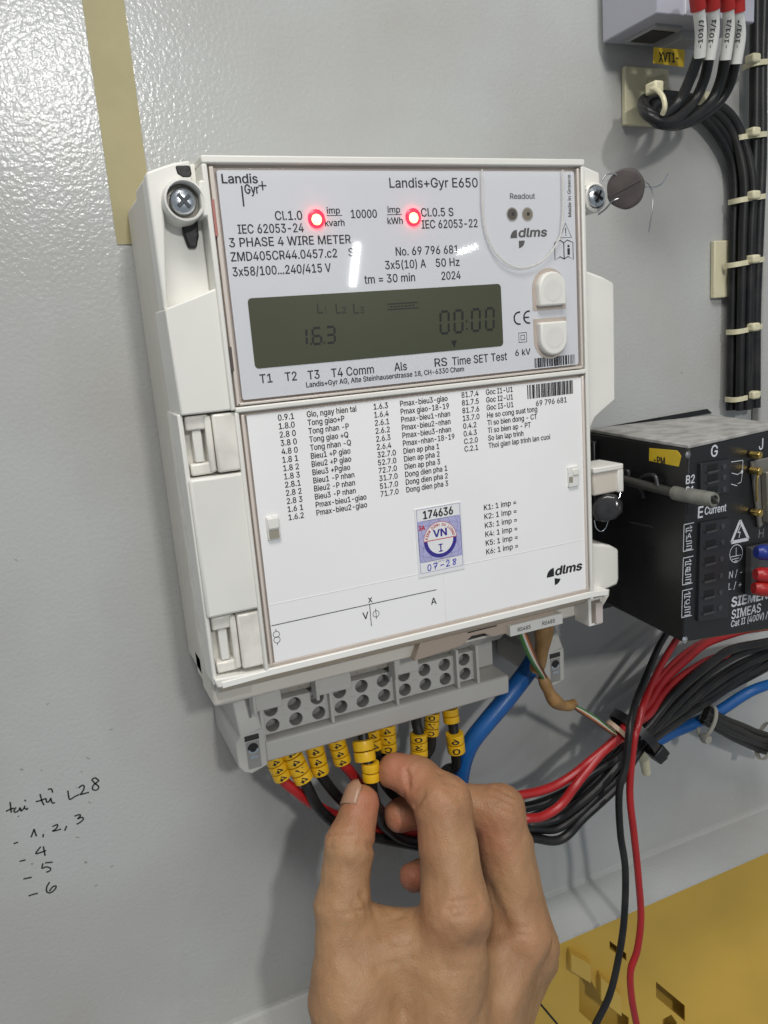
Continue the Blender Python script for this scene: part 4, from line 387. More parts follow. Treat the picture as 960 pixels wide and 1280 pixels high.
def disc(mb, x, z, r, d, n=24, a0=0, a1=360, r0=0):
    arc = [math.radians(a0+(a1-a0)*i/n) for i in range(n+1)]
    if r0:
        vs = [P(x+r*math.cos(a), z+r*math.sin(a), d) for a in arc]+[P(x+r0*math.cos(a), z+r0*math.sin(a), d) for a in arc]
        mb.add(vs, [(i, i+1, n+2+i, n+1+i) for i in range(n)])
    else:
        vs = [P(x, z, d)]+[P(x+r*math.cos(a), z+r*math.sin(a), d) for a in arc]
        mb.add(vs, [(0, i+1, i+2) for i in range(n)])
def arcpts(x, z, r, a0, a1, n=16, sq=1.0):
    return [(x+r*math.cos(math.radians(a0+(a1-a0)*i/n)), z+sq*r*math.sin(math.radians(a0+(a1-a0)*i/n))) for i in range(n+1)]

# ================================================================== SETTING
def build_setting():
    m = MB()
    zc = -377.0
    prof = [(0, 260), (0, zc+2.5), (0.4, zc+0.9), (2.0, zc), (30.0, zc-2.0), (30.0, zc-3.6), (1, zc-2.4), (-3, zc-1), (-3, 260)]
    m.profile(prof, -420, 520)
    wall = structure(m.build('wall', WALL, at0=P(0, 0, 0)))
    post = MB().box(243.5, 420, -185, 260, 0.3, 6)
    structure(post.build('wall_post', WALL, bevel=1.2))
    # pen writing on the plate
    strokes = [
        [(75,255),(85,335)], [(45,325),(70,312),(105,300)], [(120,295),(105,318),(115,332),(140,318),(150,296)], [(150,296),(158,325)],
        [(158,325),(180,300),(185,282)], [(182,300),(200,310),(208,298)], [(186,238),(192,250)], [(135,362),(140,364)],
        [(300,195),(315,250),(330,278)], [(268,252),(300,245),(345,228)], [(345,228),(350,255),(368,250),(380,225)], [(380,225),(392,262),(412,258)], [(358,160),(385,158),(395,185)],
        [(508,170),(515,215),(525,235),(560,215),(595,198)], [(590,150),(615,130),(632,140),(620,175),(600,200)], [(600,200),(630,192),(668,182)],
        [(742,95),(715,75),(690,88),(712,115),(740,140),(725,165),(695,160),(700,130),(742,95)],
        [(232,520),(248,480),(256,458)], [(256,458),(265,490),(275,512)], [(325,495),(322,520)],
        [(392,440),(425,425),(432,432),(420,455),(392,475)], [(392,475),(425,468),(458,458)], [(500,435),(485,470)],
        [(558,362),(595,350),(602,360),(580,382)], [(580,382),(612,370),(625,382),(605,405),(575,422)],
        [(102,568),(135,556)],
        [(305,590),(268,640),(300,635),(346,618)], [(325,588),(338,658)],
        [(145,700),(192,690)],
        [(338,712),(395,706)], [(322,715),(315,752),(345,742),(378,752),(372,772),(345,782)],
        [(175,832),(238,820)],
        [(372,855),(350,895),(352,930),(380,935),(412,910),(420,885),(395,892),(370,925)],
        [(215,960),(248,948),(284,940)]]
    ink = MB()
    for st in strokes:
        pts = [at(u/6, 960+v/6, 0.12) for u, v in st]
        pp = spline([(x, z, 0) for x, z in pts], 5) if len(pts) > 2 else [Vector((pts[0][0], pts[0][1], 0)), Vector((pts[1][0], pts[1][1], 0))]
        stroke(ink, [(p.x, p.y) for p in pp], 0.62, 0.12)
    ink.build('pen_writing', PENINK, wall)
    # scuffs and little dents in the paint
    sc_ = MB()
    for px, py, w, l in ((97,1047,.5,1.6),(107,1078,1.2,1.1),(140,1083,.5,1.4),(40,1080,.9,.9),(120,1107,.5,1.5),(27,962,.8,1.2),(52,963,.4,1.0),(102,965,.5,.8),(112,1003,.4,1.5),(139,912,.5,1.2),(110,948,.5,1.6),(852,466,.7,1.3),(96,985,.4,.9),(60,880,.5,.9),(20,700,.5,1.0)):
        x, z = at(px, py, .1); a = random.uniform(-.8, .8)
        stroke(sc_, [(x-l/2*math.cos(a), z-l/2*math.sin(a)), (x, z+.1), (x+l/2*math.cos(a), z+l/2*math.sin(a))], w*.7, 0.1)
    sc_.build('scuff', mat('scuff', (0.26, 0.25, 0.23), 0.6), wall)
    # masking tape strip
    t = MB(); path = []
    N = 40; zs = [180-(194.2)*i/N for i in range(N+1)]
    for side in (0, 1):
        pass
    L = []; R_ = []
    for i, z in enumerate(zs):
        w = 0.25*math.sin(i*1.9)+0.15*math.sin(i*4.3)
        L.append((-91.8+0.1*w, z+0.25*math.sin(i))); R_.append((-76.9+0.12*w, z))
    vs = [P(x, z, 0.25) for x, z in L]+[P(x, z, 0.25) for x, z in R_]
    t.add(vs, [(i, i+1, N+2+i, N+1+i) for i in range(N)])
    tp = t.build('masking_tape', TAPE)
    so = tp.modifiers.new('thick', 'SOLIDIFY'); so.thickness = 0.22*S; so.offset = 0
    tag(tp, 'strip of yellowed masking tape running down the grey plate behind the meter', 'tape')
    # ochre sheet-metal panel behind and below the plate
    bm = bmesh.new()
    c0 = A(720, 1200, -70); th = math.radians(20)
    ex = Vector((math.cos(th), -math.sin(th), 0)); ez = Vector((0, 0, 1)); nrm = ex.cross(ez)
    def hit(px, py):
        w = (A(px, py, 0)-camo.location); t = (c0-camo.location).dot(nrm)/w.dot(nrm); q = camo.location+w*t-c0
        return q.dot(ex), q.dot(ez)
    def loop(pts, off=0.0):
        vs = [bm.verts.new(c0+ex*a+ez*b+nrm*off) for a, b in pts]
        return [bm.edges.new((vs[i], vs[(i+1) % len(vs)])) for i in range(len(vs))]
    holes = [[(723,1216),(736,1220),(748,1242),(785,1270),(785,1320),(723,1262)], [(819,1225),(855,1255),(855,1275),(819,1244)], [(761,1174),(782,1190),(782,1199),(761,1184)], [(827,1272),(838,1266),(845,1276),(843,1300),(828,1300)]]
    E_ = loop([(-0.45, -0.30), (0.45, -0.30), (0.45, 0.20), (-0.45, 0.20)])
    for h in holes: E_ += loop([hit(*p) for p in h])
    bmesh.ops.triangle_fill(bm, use_beauty=True, use_dissolve=False, edges=E_)
    me = bpy.data.meshes.new('lower_panel'); bm.to_mesh(me); bm.free(); me.materials.append(OCHRE)
    lp = bpy.data.objects.new('lower_panel', me); col.objects.link(lp); ORIG[lp.name] = Vector((0, 0, 0)); structure(lp)
    so = lp.modifiers.new('thick', 'SOLIDIFY'); so.thickness = 1.6*S; so.offset = -1
    bk = MB(); bk.quad([c0+ex*a+ez*b-nrm*0.014 for a, b in ((-.4, -.3), (.4, -.3), (.4, .18), (-.4, .18))])
    structure(bk.build('panel_backing', OCHRE))
    for quad, h, lab in ((((709, 1181), (734, 1195), (734, 1218), (709, 1202)), 9, 'upper left of the two ochre metal clips on the yellow panel by the wrist'), (((746, 1210), (772, 1234), (772, 1259), (746, 1238)), 9, 'lower right of the two ochre metal clips on the yellow panel, behind the black cable')):
        pts = [hit(*p) for p in quad]
        c = MB(); c.loft([[c0+ex*p+ez*q+nrm*(-.002) for p, q in pts], [c0+ex*p+ez*q+nrm*h*S for p, q in pts]])
        o = c.build('metal_clip', OCHRE2, bevel=0.7); tag(o, lab, 'clip', 'ochre metal clips on the yellow panel')
    q = MB(); p0, p1 = hit(664, 1240), hit(706, 1290); q.tube([c0+ex*p0[0]+ez*p0[1]+nrm*.0012, c0+ex*p1[0]+ez*p1[1]+nrm*.0012], .9, 8)
    tag(q.build('thin_wire', BLK), 'thin dark wire crossing the yellow panel beside the wrist', 'wire')
    return wall
wall = build_setting()

# ================================================================== METER
def build_meter():
    root = thing('electricity_meter', P(0, -185, 0), 'white three-phase electricity meter with LCD screen and two red LEDs', 'meter')
    D = 75.0
    # ---- back housing and case
    b = MB().prism([(-86.5, -184), (84, -184), (84, -2), (80, 0.5), (-80, 0.5), (-86.5, -2)], 1, 40)
    b.build('back_housing', CREAM, root, bevel=1.2)
    c = MB().prism([(-88, -184.5), (84.5, -184.5), (84.5, -1), (72, 1.8), (-72, 1.8), (-79, 1), (-88, -1.5)], 40.0, 60)
    c.build('case', CREAM, root, bevel=1.0)
    # ---- ears
    e = MB().prism([(-88.3, -43), (-72, -43), (-72, 1.9), (-74, 1.8), (-79.5, 1.0), (-84, -0.2), (-87.3, -1.4), (-88.3, -2.2)], 58, 66)
    ear = e.build('ear', WHITE, root, bevel=0.8)
    r = MB().prism([(-88.7, -43), (-87.2, -43), (-86.2, -30), (-84.9, -18), (-84.6, -11), (-83.4, -7.5), (-80.5, -5.0), (-74.6, -4.6), (-74.6, 1.8), (-79.8, 1.0), (-84.2, -0.3), (-88.0, -1.6), (-88.7, -2.2)], 65.5, 71.0)
    r.build('ear_rim', WHITE, ear, bevel=1.1, seg=3)
    # boss with arm
    bs = MB()
    bs.lathe(P(-78.6, -10.6, 64), (0, -1, 0), [(7.2, 0), (6.6, 6), (6.5, 10.4), (6.2, 11.2), (5.7, 11.3), (5.5, 10.9), (5.4, 4.0)], 36)
    bs.build('screw_boss', WHITE, ear)
    MB().box(-73.6, -70.6, -15.6, -4.8, 62, 75.1).build('boss_arm', WHITE, ear, bevel=0.6)
    s = MB(); s.prism([(-79.6, -.2), (-79.2, -2.4), (-77.6, -3.4), (-75.2, -3.4), (-74.6, -2.2), (-74.8, .1), (-76, .3), (-79.0, .2)], 70.2, 71.25); s.build('slot', BLACKR, ear, bevel=.5)
    s = MB(); s.loft([[P(x, z, d) for x, z in ((-78.9, -15.0), (-73.8, -15.0), (-74.0, -20.2), (-75.2, -24), (-77.7, -24), (-78.9, -19.5))] for d in (65.4, 67.8)])
    s.build('drain_slot', BLACKR, ear, bevel=.6)
    er = MB().prism([(72, -41), (72, 1.4), (76, 1.2), (83.6, -1.2), (83.8, -15.8), (76.8, -15.8), (76.0, -41)], 56, 70)
    earr = er.build('ear', WHITE, root, bevel=0.9)
    MB().box(71.5, 78.4, -13.6, -7.6, 69.5, 73.4).build('boss_arm', mat('boss_grey', (0.52, 0.50, 0.46), .4), earr, bevel=0.5)
    bs = MB(); bs.lathe(P(78.6, -10.7, 68), (0, -1, 0), [(5.6, 0), (5.4, 5), (4.6, 5.6), (4.3, 5.4), (4.3, 2)], 32); bs.build('screw_boss', WHITE, earr)
    # screws (pan head, raised cross coloured dark like a shaded recess)
    def screw(x, z, d, r, par, seed):
        q = MB(); c0 = P(x, z, d)
        q.lathe(c0, (0, -1, 0), [(r, -1.5), (r, 0.2), (r*.92, 0.9), (r*.7, 1.35), (r*.35, 1.6), (.01, 1.65)], 32)
        o = q.build('screw', SCREW, par)
        q = MB(); a = 0.5+seed
        for k in (0, 1):
            t = a+k*math.pi/2; ux = Vector((math.cos(t), 0, math.sin(t))); uy = Vector((-math.sin(t), 0, math.cos(t)))
            w, l = .62, r*.62
            base = P(x, z, d+1.15+.02*k); pts = [base+ux*sx*l*S+uy*sy*w*S for sx, sy in ((-1, -1), (1, -1), (1, 1), (-1, 1))]
            q.loft([pts, [p+Vector((0, -.62*S, 0)) for p in pts]])
        q.build('screw_slot', mat('recess_shade', (.05, .055, .06), .35, metal=.8), o, bevel=.15)
        w = MB(); w.lathe(c0, (0, -1, 0), [(r*1.3, -2.4), (r*1.3, -1.3), (r*.9, -1.3)], 32); w.build('washer', mat('washer_shade', (.16, .15, .13), .45, metal=.7), o)  # brownish dark colour puts the boss hole's shade on the washer
    screw(-78.6, -10.6, 72.0, 4.1, ear, 0.2)
    screw(78.5, -10.7, 73.6, 3.9, earr, 0.5)
    # ---- left column
    colm = MB()
    colm.prism([(-88.8, -42.6), (-71.6, -37.0), (-70.9, -37.0), (-70.9, -76.2), (-88.3, -76.2)], 52, 74.2)
    lc = colm.build('side_column', WHITE, root, bevel=0.8)
    MB().box(-88.6, -69.9, -145.6, -97.2, 52, 74.6).build('column_cover', WHITE, lc, bevel=1.0)
    MB().box(-89.0, -70.2, -171.2, -76.0, 50, 67.0).build('column_base', PALE, lc, bevel=.5)
    MB().box(-89.2, -87.6, -170.6, -75.9, 60, 72.6).build('column_edge', WHITE, lc, bevel=.5)
    bl = MB(); bl.prism([(-89.0, -167.6), (-70.2, -168.6), (-70.2, -170.9), (-80, -171.3), (-88.2, -171.1)], 60, 74.8); bl.build('bottom_rim', WHITE, lc, bevel=.6)
    for zt, zb in ((-76.2, -97.0), (-145.8, -167.4)):
        h = zt-zb
        k = MB(); k.box(-86.9, -79.3, zt-5.4, zt-0.6, 63, 72.0); k.box(-87.0, -79.4, zb+0.4, zb+4.4, 63, 72.0)
        k.box(-80.8, -78.6, zb+1, zt-1, 63, 73.0)
        la = k.build('latch_bracket', PALE, lc, bevel=.7)
        MB().box(-85.0, -82.0, zb+4.6, zt-5.6, 62.5, 71.2).build('latch_tongue', WHITE, la, bevel=.4)
        MB().box(-78.4, -70.4, zb+.6, zt-.7, 62, 74.0).build('latch_wall', PALE, la, bevel=.8)
    # ---- right column
    rc = MB().prism([(72.2, -40.5), (76.4, -37.5), (84.2, -40.2), (89.9, -42.8), (89.9, -90.0), (83.0, -94.0), (79.2, -96.4), (77.2, -99.5), (76.4, -104), (76.4, -149.6), (82, -150.6), (86, -151.8), (90.2, -154.4), (90.2, -167.8), (89.4, -170.3), (80, -171.8), (72.2, -172)], 52, 70)
    rcol = rc.build('side_column', WHITE, root, bevel=1.1)
    MB().box(76.0, 83.0, -151.5, -92, 46, 61).build('column_base', WHITE, rcol, bevel=1)
    MB().box(76.0, 84.0, -41, -15, 46, 60).build('column_base', mat('ear_recess', (0.56, 0.54, 0.47), .45), rcol, bevel=1)
    q = MB().box(75.5, 90.0, -128.2, -117.0, 58, 72.5); sl = q.build('seal_latch', mat('latch_cream', (0.62, 0.57, 0.50), .35), rcol, bevel=.8)
    MB().box(75.0, 90.4, -118.6, -116.2, 58, 73.4).build('latch_lip', WHITE, sl, bevel=.5)
    MB().box(87.6, 90.6, -128.4, -118.4, 57, 73.2).build('latch_end', WHITE, sl, bevel=.5)
    # ---- front frame
    f = MB()
    f.box(-72.2, 72.2, 0.0, 2.4, 52, 75.4); f.box(-72.2, -70.5, -76.3, 0.02, 52, 75.2); f.box(70.7, 72.4, -172, 0.02, 52, 75.2)
    f.box(-70.6, 70.8, -77.2, -75.4, 60, 75.45)
    f.box(-71.0, -69.6, -170.8, -77.0, 60, 75.2)
    fr = f.build('front_frame', WHITE, root, bevel=.45)
    g = MB(); g.prism([(-86.6, -171.4), (-70.4, -170.9), (71, -170.9), (80, -171.6), (80, -169.2), (71, -168.3), (-70, -168.3), (-70.4, -168.7), (-86.6, -169.0)], 60, 75.3)
    g.build('bottom_edge', mat('cover_edge', (0.84, 0.83, 0.79), .25), fr, bevel=.5)
    MB().box(-70.4, 70.6, -168.4, -166.9, 60, 74.6).build('bottom_step', BEIGE, fr, bevel=.3)
    # grooves between window frame and plates
    gv = MB()
    gv.box(-70.5, 70.7, -75.4, 0, 60, 72.4)
    grv = gv.build('window_groove', BEIGE, root)
    r2 = MB()
    for x0, x1, z0, z1 in ((-69.9, -68.6, -75.0, -0.8), (68.9, 69.9, -75.0, -0.8), (-69.8, 69.8, -75.0, -74.1)):
        r2.box(x0, x1, z0, z1, 70, 75.0)
    r2.build('groove_rib', mat('rib_cream', (0.66, 0.60, 0.54), .2), grv, bevel=.3)
    for z0, z1 in ((-21.5, -10.5), (-63.6, -55.8)):
        MB().box(-70.4, -69.5, z0, z1, 72, 75.05).build('red_sight' if z0 > -30 else 'dark_sight', REDLENS if z0 > -30 else mat('sight', (.10, .08, .07), .3), grv)
    gv = MB(); gv.box(-69.6, 70.7, -168.3, -77.2, 58, 72.6)
    grv2 = gv.build('door_groove', BEIGE, root)
    for x0, x1, z0, z1 in ((-68.9, -67.9, -167.5, -78.0), (69.0, 70.0, -167.5, -78.0)):
        MB().box(x0, x1, z0, z1, 70, 75.0).build('groove_rib', MATS['rib_cream'], grv2, bevel=.3)
    # ---- upper name plate
    pl = MB().prism(rrect(-67.6, 68.0, -73.3, -1.8, 0.8), 66, 74.3).build('name_plate', PLATE, root)
    dt = 74.36
    T = lambda s, x0, x1, z, cap, **k: print_text(pl, s, x0, x1, z, cap, dt, **k)
    def px(s, zx, zy, sc_, p0, p1, cap, **k):
        a = at(zx+p0[0]/sc_, zy+p0[1]/sc_, dt); b_ = at(zx+p1[0]/sc_, zy+p1[1]/sc_, dt)
        return T(s, a[0], b_[0], (a[1]+b_[1])/2, cap, **k)
    k1, k2, k3 = 960/220, 960/270, 960/420
    ZA = lambda s, p0, p1, cap, **k: px(s, 260, 200, k1, p0, p1, cap, **k)
    ZB = lambda s, p0, p1, cap, **k: px(s, 460, 200, k2, p0, p1, cap, **k)
    ZL = lambda s, p0, p1, cap, **k: px(s, 300, 340, k3, p0, p1, cap, **k)
    ZA('Landis', (78, 128), (272, 125), 2.75, bold=.10); ZA('Gyr', (203, 186), (278, 181), 2.75, bold=.10)
    lg = MB(); a = at(260+183/k1, 200+140/k1, dt); b_ = at(260+191/k1, 200+254/k1, dt); lg.box(a[0]-.25, a[0]+.25, b_[1], a[1], dt-.1, dt+.02)
    a = at(260+297/k1, 200+140/k1, dt); lg.box(a[0]-1.3, a[0]+1.3, a[1]-.2, a[1]+.2, dt-.1, dt+.02); lg.box(a[0]-.2, a[0]+.2, a[1]-1.4, a[1]+1.4, dt-.1, dt+.03)
    lg.build('logo_mark', INK, pl)
    ZA('Cl.1.0', (368, 328), (515, 325), 2.75); ZA('IEC 62053-24', (165, 402), (523, 393), 2.75)
    ZA('3 PHASE 4 WIRE METER', (118, 475), (780, 455), 2.75); ZA('ZMD405CR44.0457.c2', (127, 553), (705, 530), 2.75)
    ZA('S', (768, 525), (797, 523), 2.6); ZA('3x58/100...240/415 V', (137, 632), (672, 612), 2.75)
    ZA('imp', (650, 293), (720, 290), 2.0); ZA('kvarh', (640, 362), (745, 358), 2.1); ZA('10000', (782, 318), (922, 313), 2.6)
    ZB('imp', (88, 235), (143, 232), 2.0); ZB('kWh', (88, 285), (155, 283), 2.1)
    rl = MB()
    for zx, sc_, p0, p1 in ((260, k1, (648, 303), (732, 301)), (460, k2, (85, 243), (150, 241))):
        a = at(zx+p0[0]/sc_, 200+p0[1]/sc_, dt); b_ = at(zx+p1[0]/sc_, 200+p1[1]/sc_, dt); rl.box(a[0], b_[0], a[1]-.1, a[1]+.1, dt-.1, dt+.02)
    rl.build('printed_rule', INK, pl)
    ZB('Landis+Gyr E650', (97, 122), (488, 122), 3.1, bold=.06)
    ZB('Cl.0.5 S', (237, 252), (380, 248), 2.75); ZB('IEC 62053-22', (240, 305), (487, 298), 2.75)
    ZB('No. 69 796 681', (125, 425), (402, 414), 2.75); ZB('3x5(10) A', (78, 485), (258, 478), 2.75); ZB('50 Hz', (303, 475), (407, 470), 2.75)
    a = at(455.9, 354.7, dt); b_ = at(519, 351.9, dt); T('tm = 30 min', a[0], b_[0], a[1], 2.75); ZB('2024', (328, 533), (412, 528), 2.75)
    ZB('Readout', (632, 175), (742, 170), 1.9, m=GREYINK)
    ZB('dlms', (669, 343), (792, 338), 3.0, m=GREYINK, shear=.2, bold=.22)
    lg = MB(); a = at(460+663/k2, 200+348/k2, dt); disc(lg, a[0], a[1]+.1, 2.9, dt, 12, 90, 180); a = at(460+676/k2, 200+356/k2, dt); disc(lg, a[0]-.6, a[1]-.2, 2.6, dt, 12, 270, 360)
    lg.build('logo_mark', GREYINK, pl)
    a = at(460+904/k2, 200+252/k2, dt); b_ = at(460+890/k2, 200+66/k2, dt)
    print_text(pl, 'Made in Greece', a[0], a[0]+(b_[1]-a[1]), a[1], 1.45, dt, m=GREYINK, rot=math.pi/2)
    lg = MB(); a = at(460+879/k2, 200+320/k2, dt)
    stroke(lg, [(a[0]-2.6, a[1]-2), (a[0]+2.6, a[1]-2), (a[0], a[1]+3.2)], .35, dt, True); lg.box(a[0]-.18, a[0]+.18, a[1]-.5, a[1]+1.5, dt-.1, dt+.02); lg.box(a[0]-.18, a[0]+.18, a[1]-1.3, a[1]-.9, dt-.1, dt+.02)
    lg.build('warning_symbol', INK, pl)
    lg = MB(); a = at(460+871/k2, 200+400/k2, dt)
    for sx in (-1, 1): stroke(lg, [(a[0], a[1]+2.6), (a[0]+sx*1.6, a[1]+3.6), (a[0]+sx*4.2, a[1]+2.7), (a[0]+sx*4.2, a[1]-3.6), (a[0]+sx*1.8, a[1]-2.4), (a[0], a[1]-3.3)], .35, dt, False)
    lg.box(a[0]-.2, a[0]+.2, a[1]-3.3, a[1]+2.7, dt-.1, dt+.02); lg.box(a[0]+1.6, a[0]+2.7, a[1]-1.8, a[1]+.6, dt-.1, dt+.02); lg.box(a[0]+1.7, a[0]+2.6, a[1]+1.0, a[1]+1.8, dt-.1, dt+.02)
    lg.build('manual_symbol', INK, pl)
    for s, p0, p1 in (('T1', (58, 318), (93, 315)), ('T2', (130, 312), (163, 309)), ('T3', (195, 307), (228, 304)), ('T4 Comm', (262, 300), (383, 290)), ('Als', (442, 283), (477, 280)), ('RS', (557, 270), (592, 268)), ('Time SET Test', (607, 266), (763, 252))):
        ZL(s, p0, p1, 2.9)
    ZL('Landis+Gyr AG, Alte Steinhauserstrasse 18, CH-6330 Cham', (190, 328), (640, 285), 1.75)
    ZL('6 kV', (787, 240), (830, 235), 2.3)
    lg = MB(); a = at(300+795/k3, 340+132/k3, dt); b_ = at(300+820/k3, 340+130/k3, dt)
    stroke(lg, arcpts(a[0]+.4, a[1], 2.2, 75, 285), .62, dt); stroke(lg, arcpts(b_[0]+.8, a[1]+.1, 2.2, 75, 285), .62, dt); lg.box(b_[0]-1.2, b_[0]+.9, a[1]-.2, a[1]+.35, dt-.1, dt+.015)
    a = at(300+808/k3, 340+187/k3, dt)
    for q in (1.75, .85): stroke(lg, [(a[0]-q, a[1]-q), (a[0]+q, a[1]-q), (a[0]+q, a[1]+q), (a[0]-q, a[1]+q)], .28, dt, True)
    lg.build('approval_mark', INK, pl)
    def barcode(par, x0, x1, z0, z1, d, seed):
        rr = random.Random(seed); q = MB(); x = x0
        while x < x1:
            w = rr.choice((.22, .22, .42, .42, .65, .9))
            q.box(x, min(x+w, x1), z0, z1, d-.1, d+.02); x += w+rr.choice((.2, .2, .3, .5))
        q.build('barcode', INK, par)
    barcode(pl, 47.4, 66.2, -72.9, -69.3, dt, 3)
    # LCD
    lc_ = MB().prism(rrect(-62.3, 33.7, -63.5, -40.9, 1.4), 70, 74.44).build('lcd_screen', LCD, root)
    ld = 74.50
    def seg7(mb, ch, x, z, w, h, t, sh=.06):
        on = {'0': 'abcdef', '1': 'bc', '3': 'abcdg', '6': 'acdefg', '5': 'acdfg'}[ch]
        q = {'a': ((0, 1), (1, 1)), 'b': ((1, 1), (1, .5)), 'c': ((1, .5), (1, 0)), 'd': ((0, 0), (1, 0)), 'e': ((0, .5), (0, 0)), 'f': ((0, 1), (0, .5)), 'g': ((0, .5), (1, .5))}
        for c in on:
            (u0, v0), (u1, v1) = q[c]; gp = .10
            if v0 == v1: p0, p1 = (x+(u0+gp)*w, z+v0*h), (x+(u1-gp)*w, z+v1*h)
            else: p0, p1 = (x+u0*w, z+(v0-gp*.55*(1 if v0 > v1 else -1))*h), (x+u1*w, z+(v1+gp*.55)*h)
            stroke(mb, [(p0[0]+sh*(p0[1]-z), p0[1]), (p1[0]+sh*(p1[1]-z), p1[1])], t, ld)
    sg = MB()
    def lp_(u, v): return at(300+u/k3, 340+v/k3, ld)
    a0, a1 = lp_(572, 178), lp_(572, 112); h = a1[1]-a0[1]
    for u in (572, 612, 662, 702):
        a = lp_(u, 175); seg7(sg, '0', a[0]+.2, a0[1]+.2, 3.3, h*.95, .85)
    a = lp_(648, 150); sg.box(a[0]-.3, a[0]+.3, a[1]-1.9, a[1]-1.2, ld-.05, ld+.01); sg.box(a[0]-.3, a[0]+.3, a[1]+.8, a[1]+1.5, ld-.05, ld+.01)
    b0, b1 = lp_(190, 208), lp_(190, 162); h2 = b1[1]-b0[1]
    a = lp_(188, 208); seg7(sg, '1', a[0]-2.6, b0[1], 3.0, h2, .78)
    a = lp_(209, 207); seg7(sg, '6', a[0], b0[1], 3.0, h2, .78); a = lp_(248, 205); seg7(sg, '3', a[0], b0[1], 3.0, h2, .78)
    for u in (203, 241): a = lp_(u, 206); sg.box(a[0]-.3, a[0]+.3, b0[1]-.2, b0[1]+.5, ld-.05, ld+.01)
    a = lp_(612, 206); sg.add([P(a[0]-1.2, a[1]+1.3, ld), P(a[0]+1.2, a[1]+1.3, ld), P(a[0], a[1]-1.4, ld)], [(0, 1, 2)])
    sg.build('display_digits', SEG, lc_)
    fa = MB()
    for s, u in (('L', 222), ('L', 275), ('L', 325)):
        a = lp_(u, 119); fa.box(a[0], a[0]+.42, a[1], a[1]+3.3, ld-.05, ld+.01); fa.box(a[0], a[0]+1.9, a[1], a[1]+.42, ld-.05, ld+.012)
    for s, u in (('1', 243), ('2', 293), ('3', 344)):
        a = lp_(u, 118); text_mb(fa, s, P(a[0], a[1], ld), UX, UZ, 2.1, 1.5 if s != '1' else .6)
    a, b_ = lp_(422, 108), lp_(508, 84)
    stroke(fa, [(a[0], a[1]), (b_[0], a[1]), (b_[0], b_[1]-.3), (a[0], b_[1]-.3)], .4, ld, True)
    for i in range(7): q = a[0]+1.0+i*(b_[0]-a[0]-2)/7; fa.box(q, q+1.0, a[1]+.7, b_[1]-1.0, ld-.05, ld+.01)
    fa.build('display_symbols', SEGDIM, lc_)
    # LEDs
    for x, z in ((-36.1, -16.8), (-0.5, -16.9)):
        q = MB(); q.lathe(P(x, z, 74.2), (0, -1, 0), [(3.0, 0), (2.95, .5), (2.4, .95), (.01, 1.1)], 24); l = q.build('led', LEDR, root)
        q = MB(); q.lathe(P(x-.15, z-.3, 75.12), (0, -1, 0), [(1.9, 0), (1.5, .18), (.01, .26)], 20); q.build('led_core', LEDC, l)
    # optical ports
    for u in (645, 713):
        a = at(460+u/k2, 200+240/k2, 75)
        q = MB(); disc(q, a[0], a[1], 2.1, 74.42, 24); o = q.build('optical_port', mat('port_dark' if u == 645 else 'port_brown', (.10, .085, .075) if u == 645 else (.22, .19, .15), .3), root)
        q = MB(); disc(q, a[0], a[1], 2.45, 74.44, 24, 0, 360, 2.05); q.build('port_ring', mat('port_ring', (.38, .36, .32), .3), o)
        q = MB(); disc(q, a[0]+.3, a[1]+.1, .7, 74.46, 12); q.build('port_lens', mat('port_lens', (.05, .045, .04), .15), o)
    # buttons
    for up in (1, 0):
        cz, zf = (-43.6, -51.0) if up else (-62.6, -55.2)
        def outline(r, fl):
            cx = 55.0
            if up: return arcpts(cx, cz, r, 0, 180, 14, .98)+[(cx-r, fl), (cx+r, fl)]
            return arcpts(cx, cz, r, 180, 360, 14, .98)+[(cx+r, fl), (cx-r, fl)]
        sg_ = 1 if up else -1
        q = MB().prism(outline(7.6, zf-sg_*.6), 70, 74.42); o = q.build('button_surround', BEIGE, root)
        q = MB().prism(outline(6.1, zf+sg_*.9), 72, 77.2); bt = q.build('button', WHITE, root, bevel=.7, seg=3)
        q = MB(); q.lathe(P(55.0, cz+sg_*-.8, 77.24), (0, -1, 0), [(4.3, 0), (4.0, .02), (3.5, .05), (3.2, .03), (.01, .02)], 28)
        q.build('button_dish', mat('button_dish', (.72, .70, .66), .4), bt)
    # clear window
    MB().box(-67.9, 68.3, -73.6, -1.5, 75.6, 76.0).build('window_pane', CLEAR, root, bevel=.15)
    up_ = [(27.2, -1.5), (26.7, -12), (27.1, -20), (28.8, -26), (31.6, -30.6), (36, -34), (41, -35.6), (46, -35.4), (51, -33.8), (55, -31), (58.2, -27.4), (60.2, -24), (61.4, -16), (61.7, -8), (61.8, -1.5)]
    q = MB(); q.tube(spline([P(x, z, 75.85) for x, z in up_], 8), .36, 12); q.build('readout_ridge', CLEARM, root)
    # ---- lower label sheet behind the clear door
    lo = MB().box(-67.0, 69.0, -166.8, -78.5, 66, 74.3).build('label_sheet', PAPER, root)
    rows = [('0.9.1', 'Gio, ngay hien tai'), ('1.8.0', 'Tong giao+P'), ('2.8 0', 'Tong nhan -P'), ('3.8 0', 'Tong giao +Q'), ('4.8 0', 'Tong nhan -Q'), ('1.8 1', 'Bieu1 +P giao'), ('1.8 2', 'Bieu2 +P giao'), ('1.8 3', 'Bieu3 +Pgiao'), ('2.8.1', 'Bieu1 -P nhan'), ('2.8 2', 'Bieu2 -P nhan'), ('2.8 3', 'Bieu3 -P nhan'), ('1.6 1', 'Pmax-bieu1-giao'), ('1.6.2', 'Pmax-bieu2-giao')]
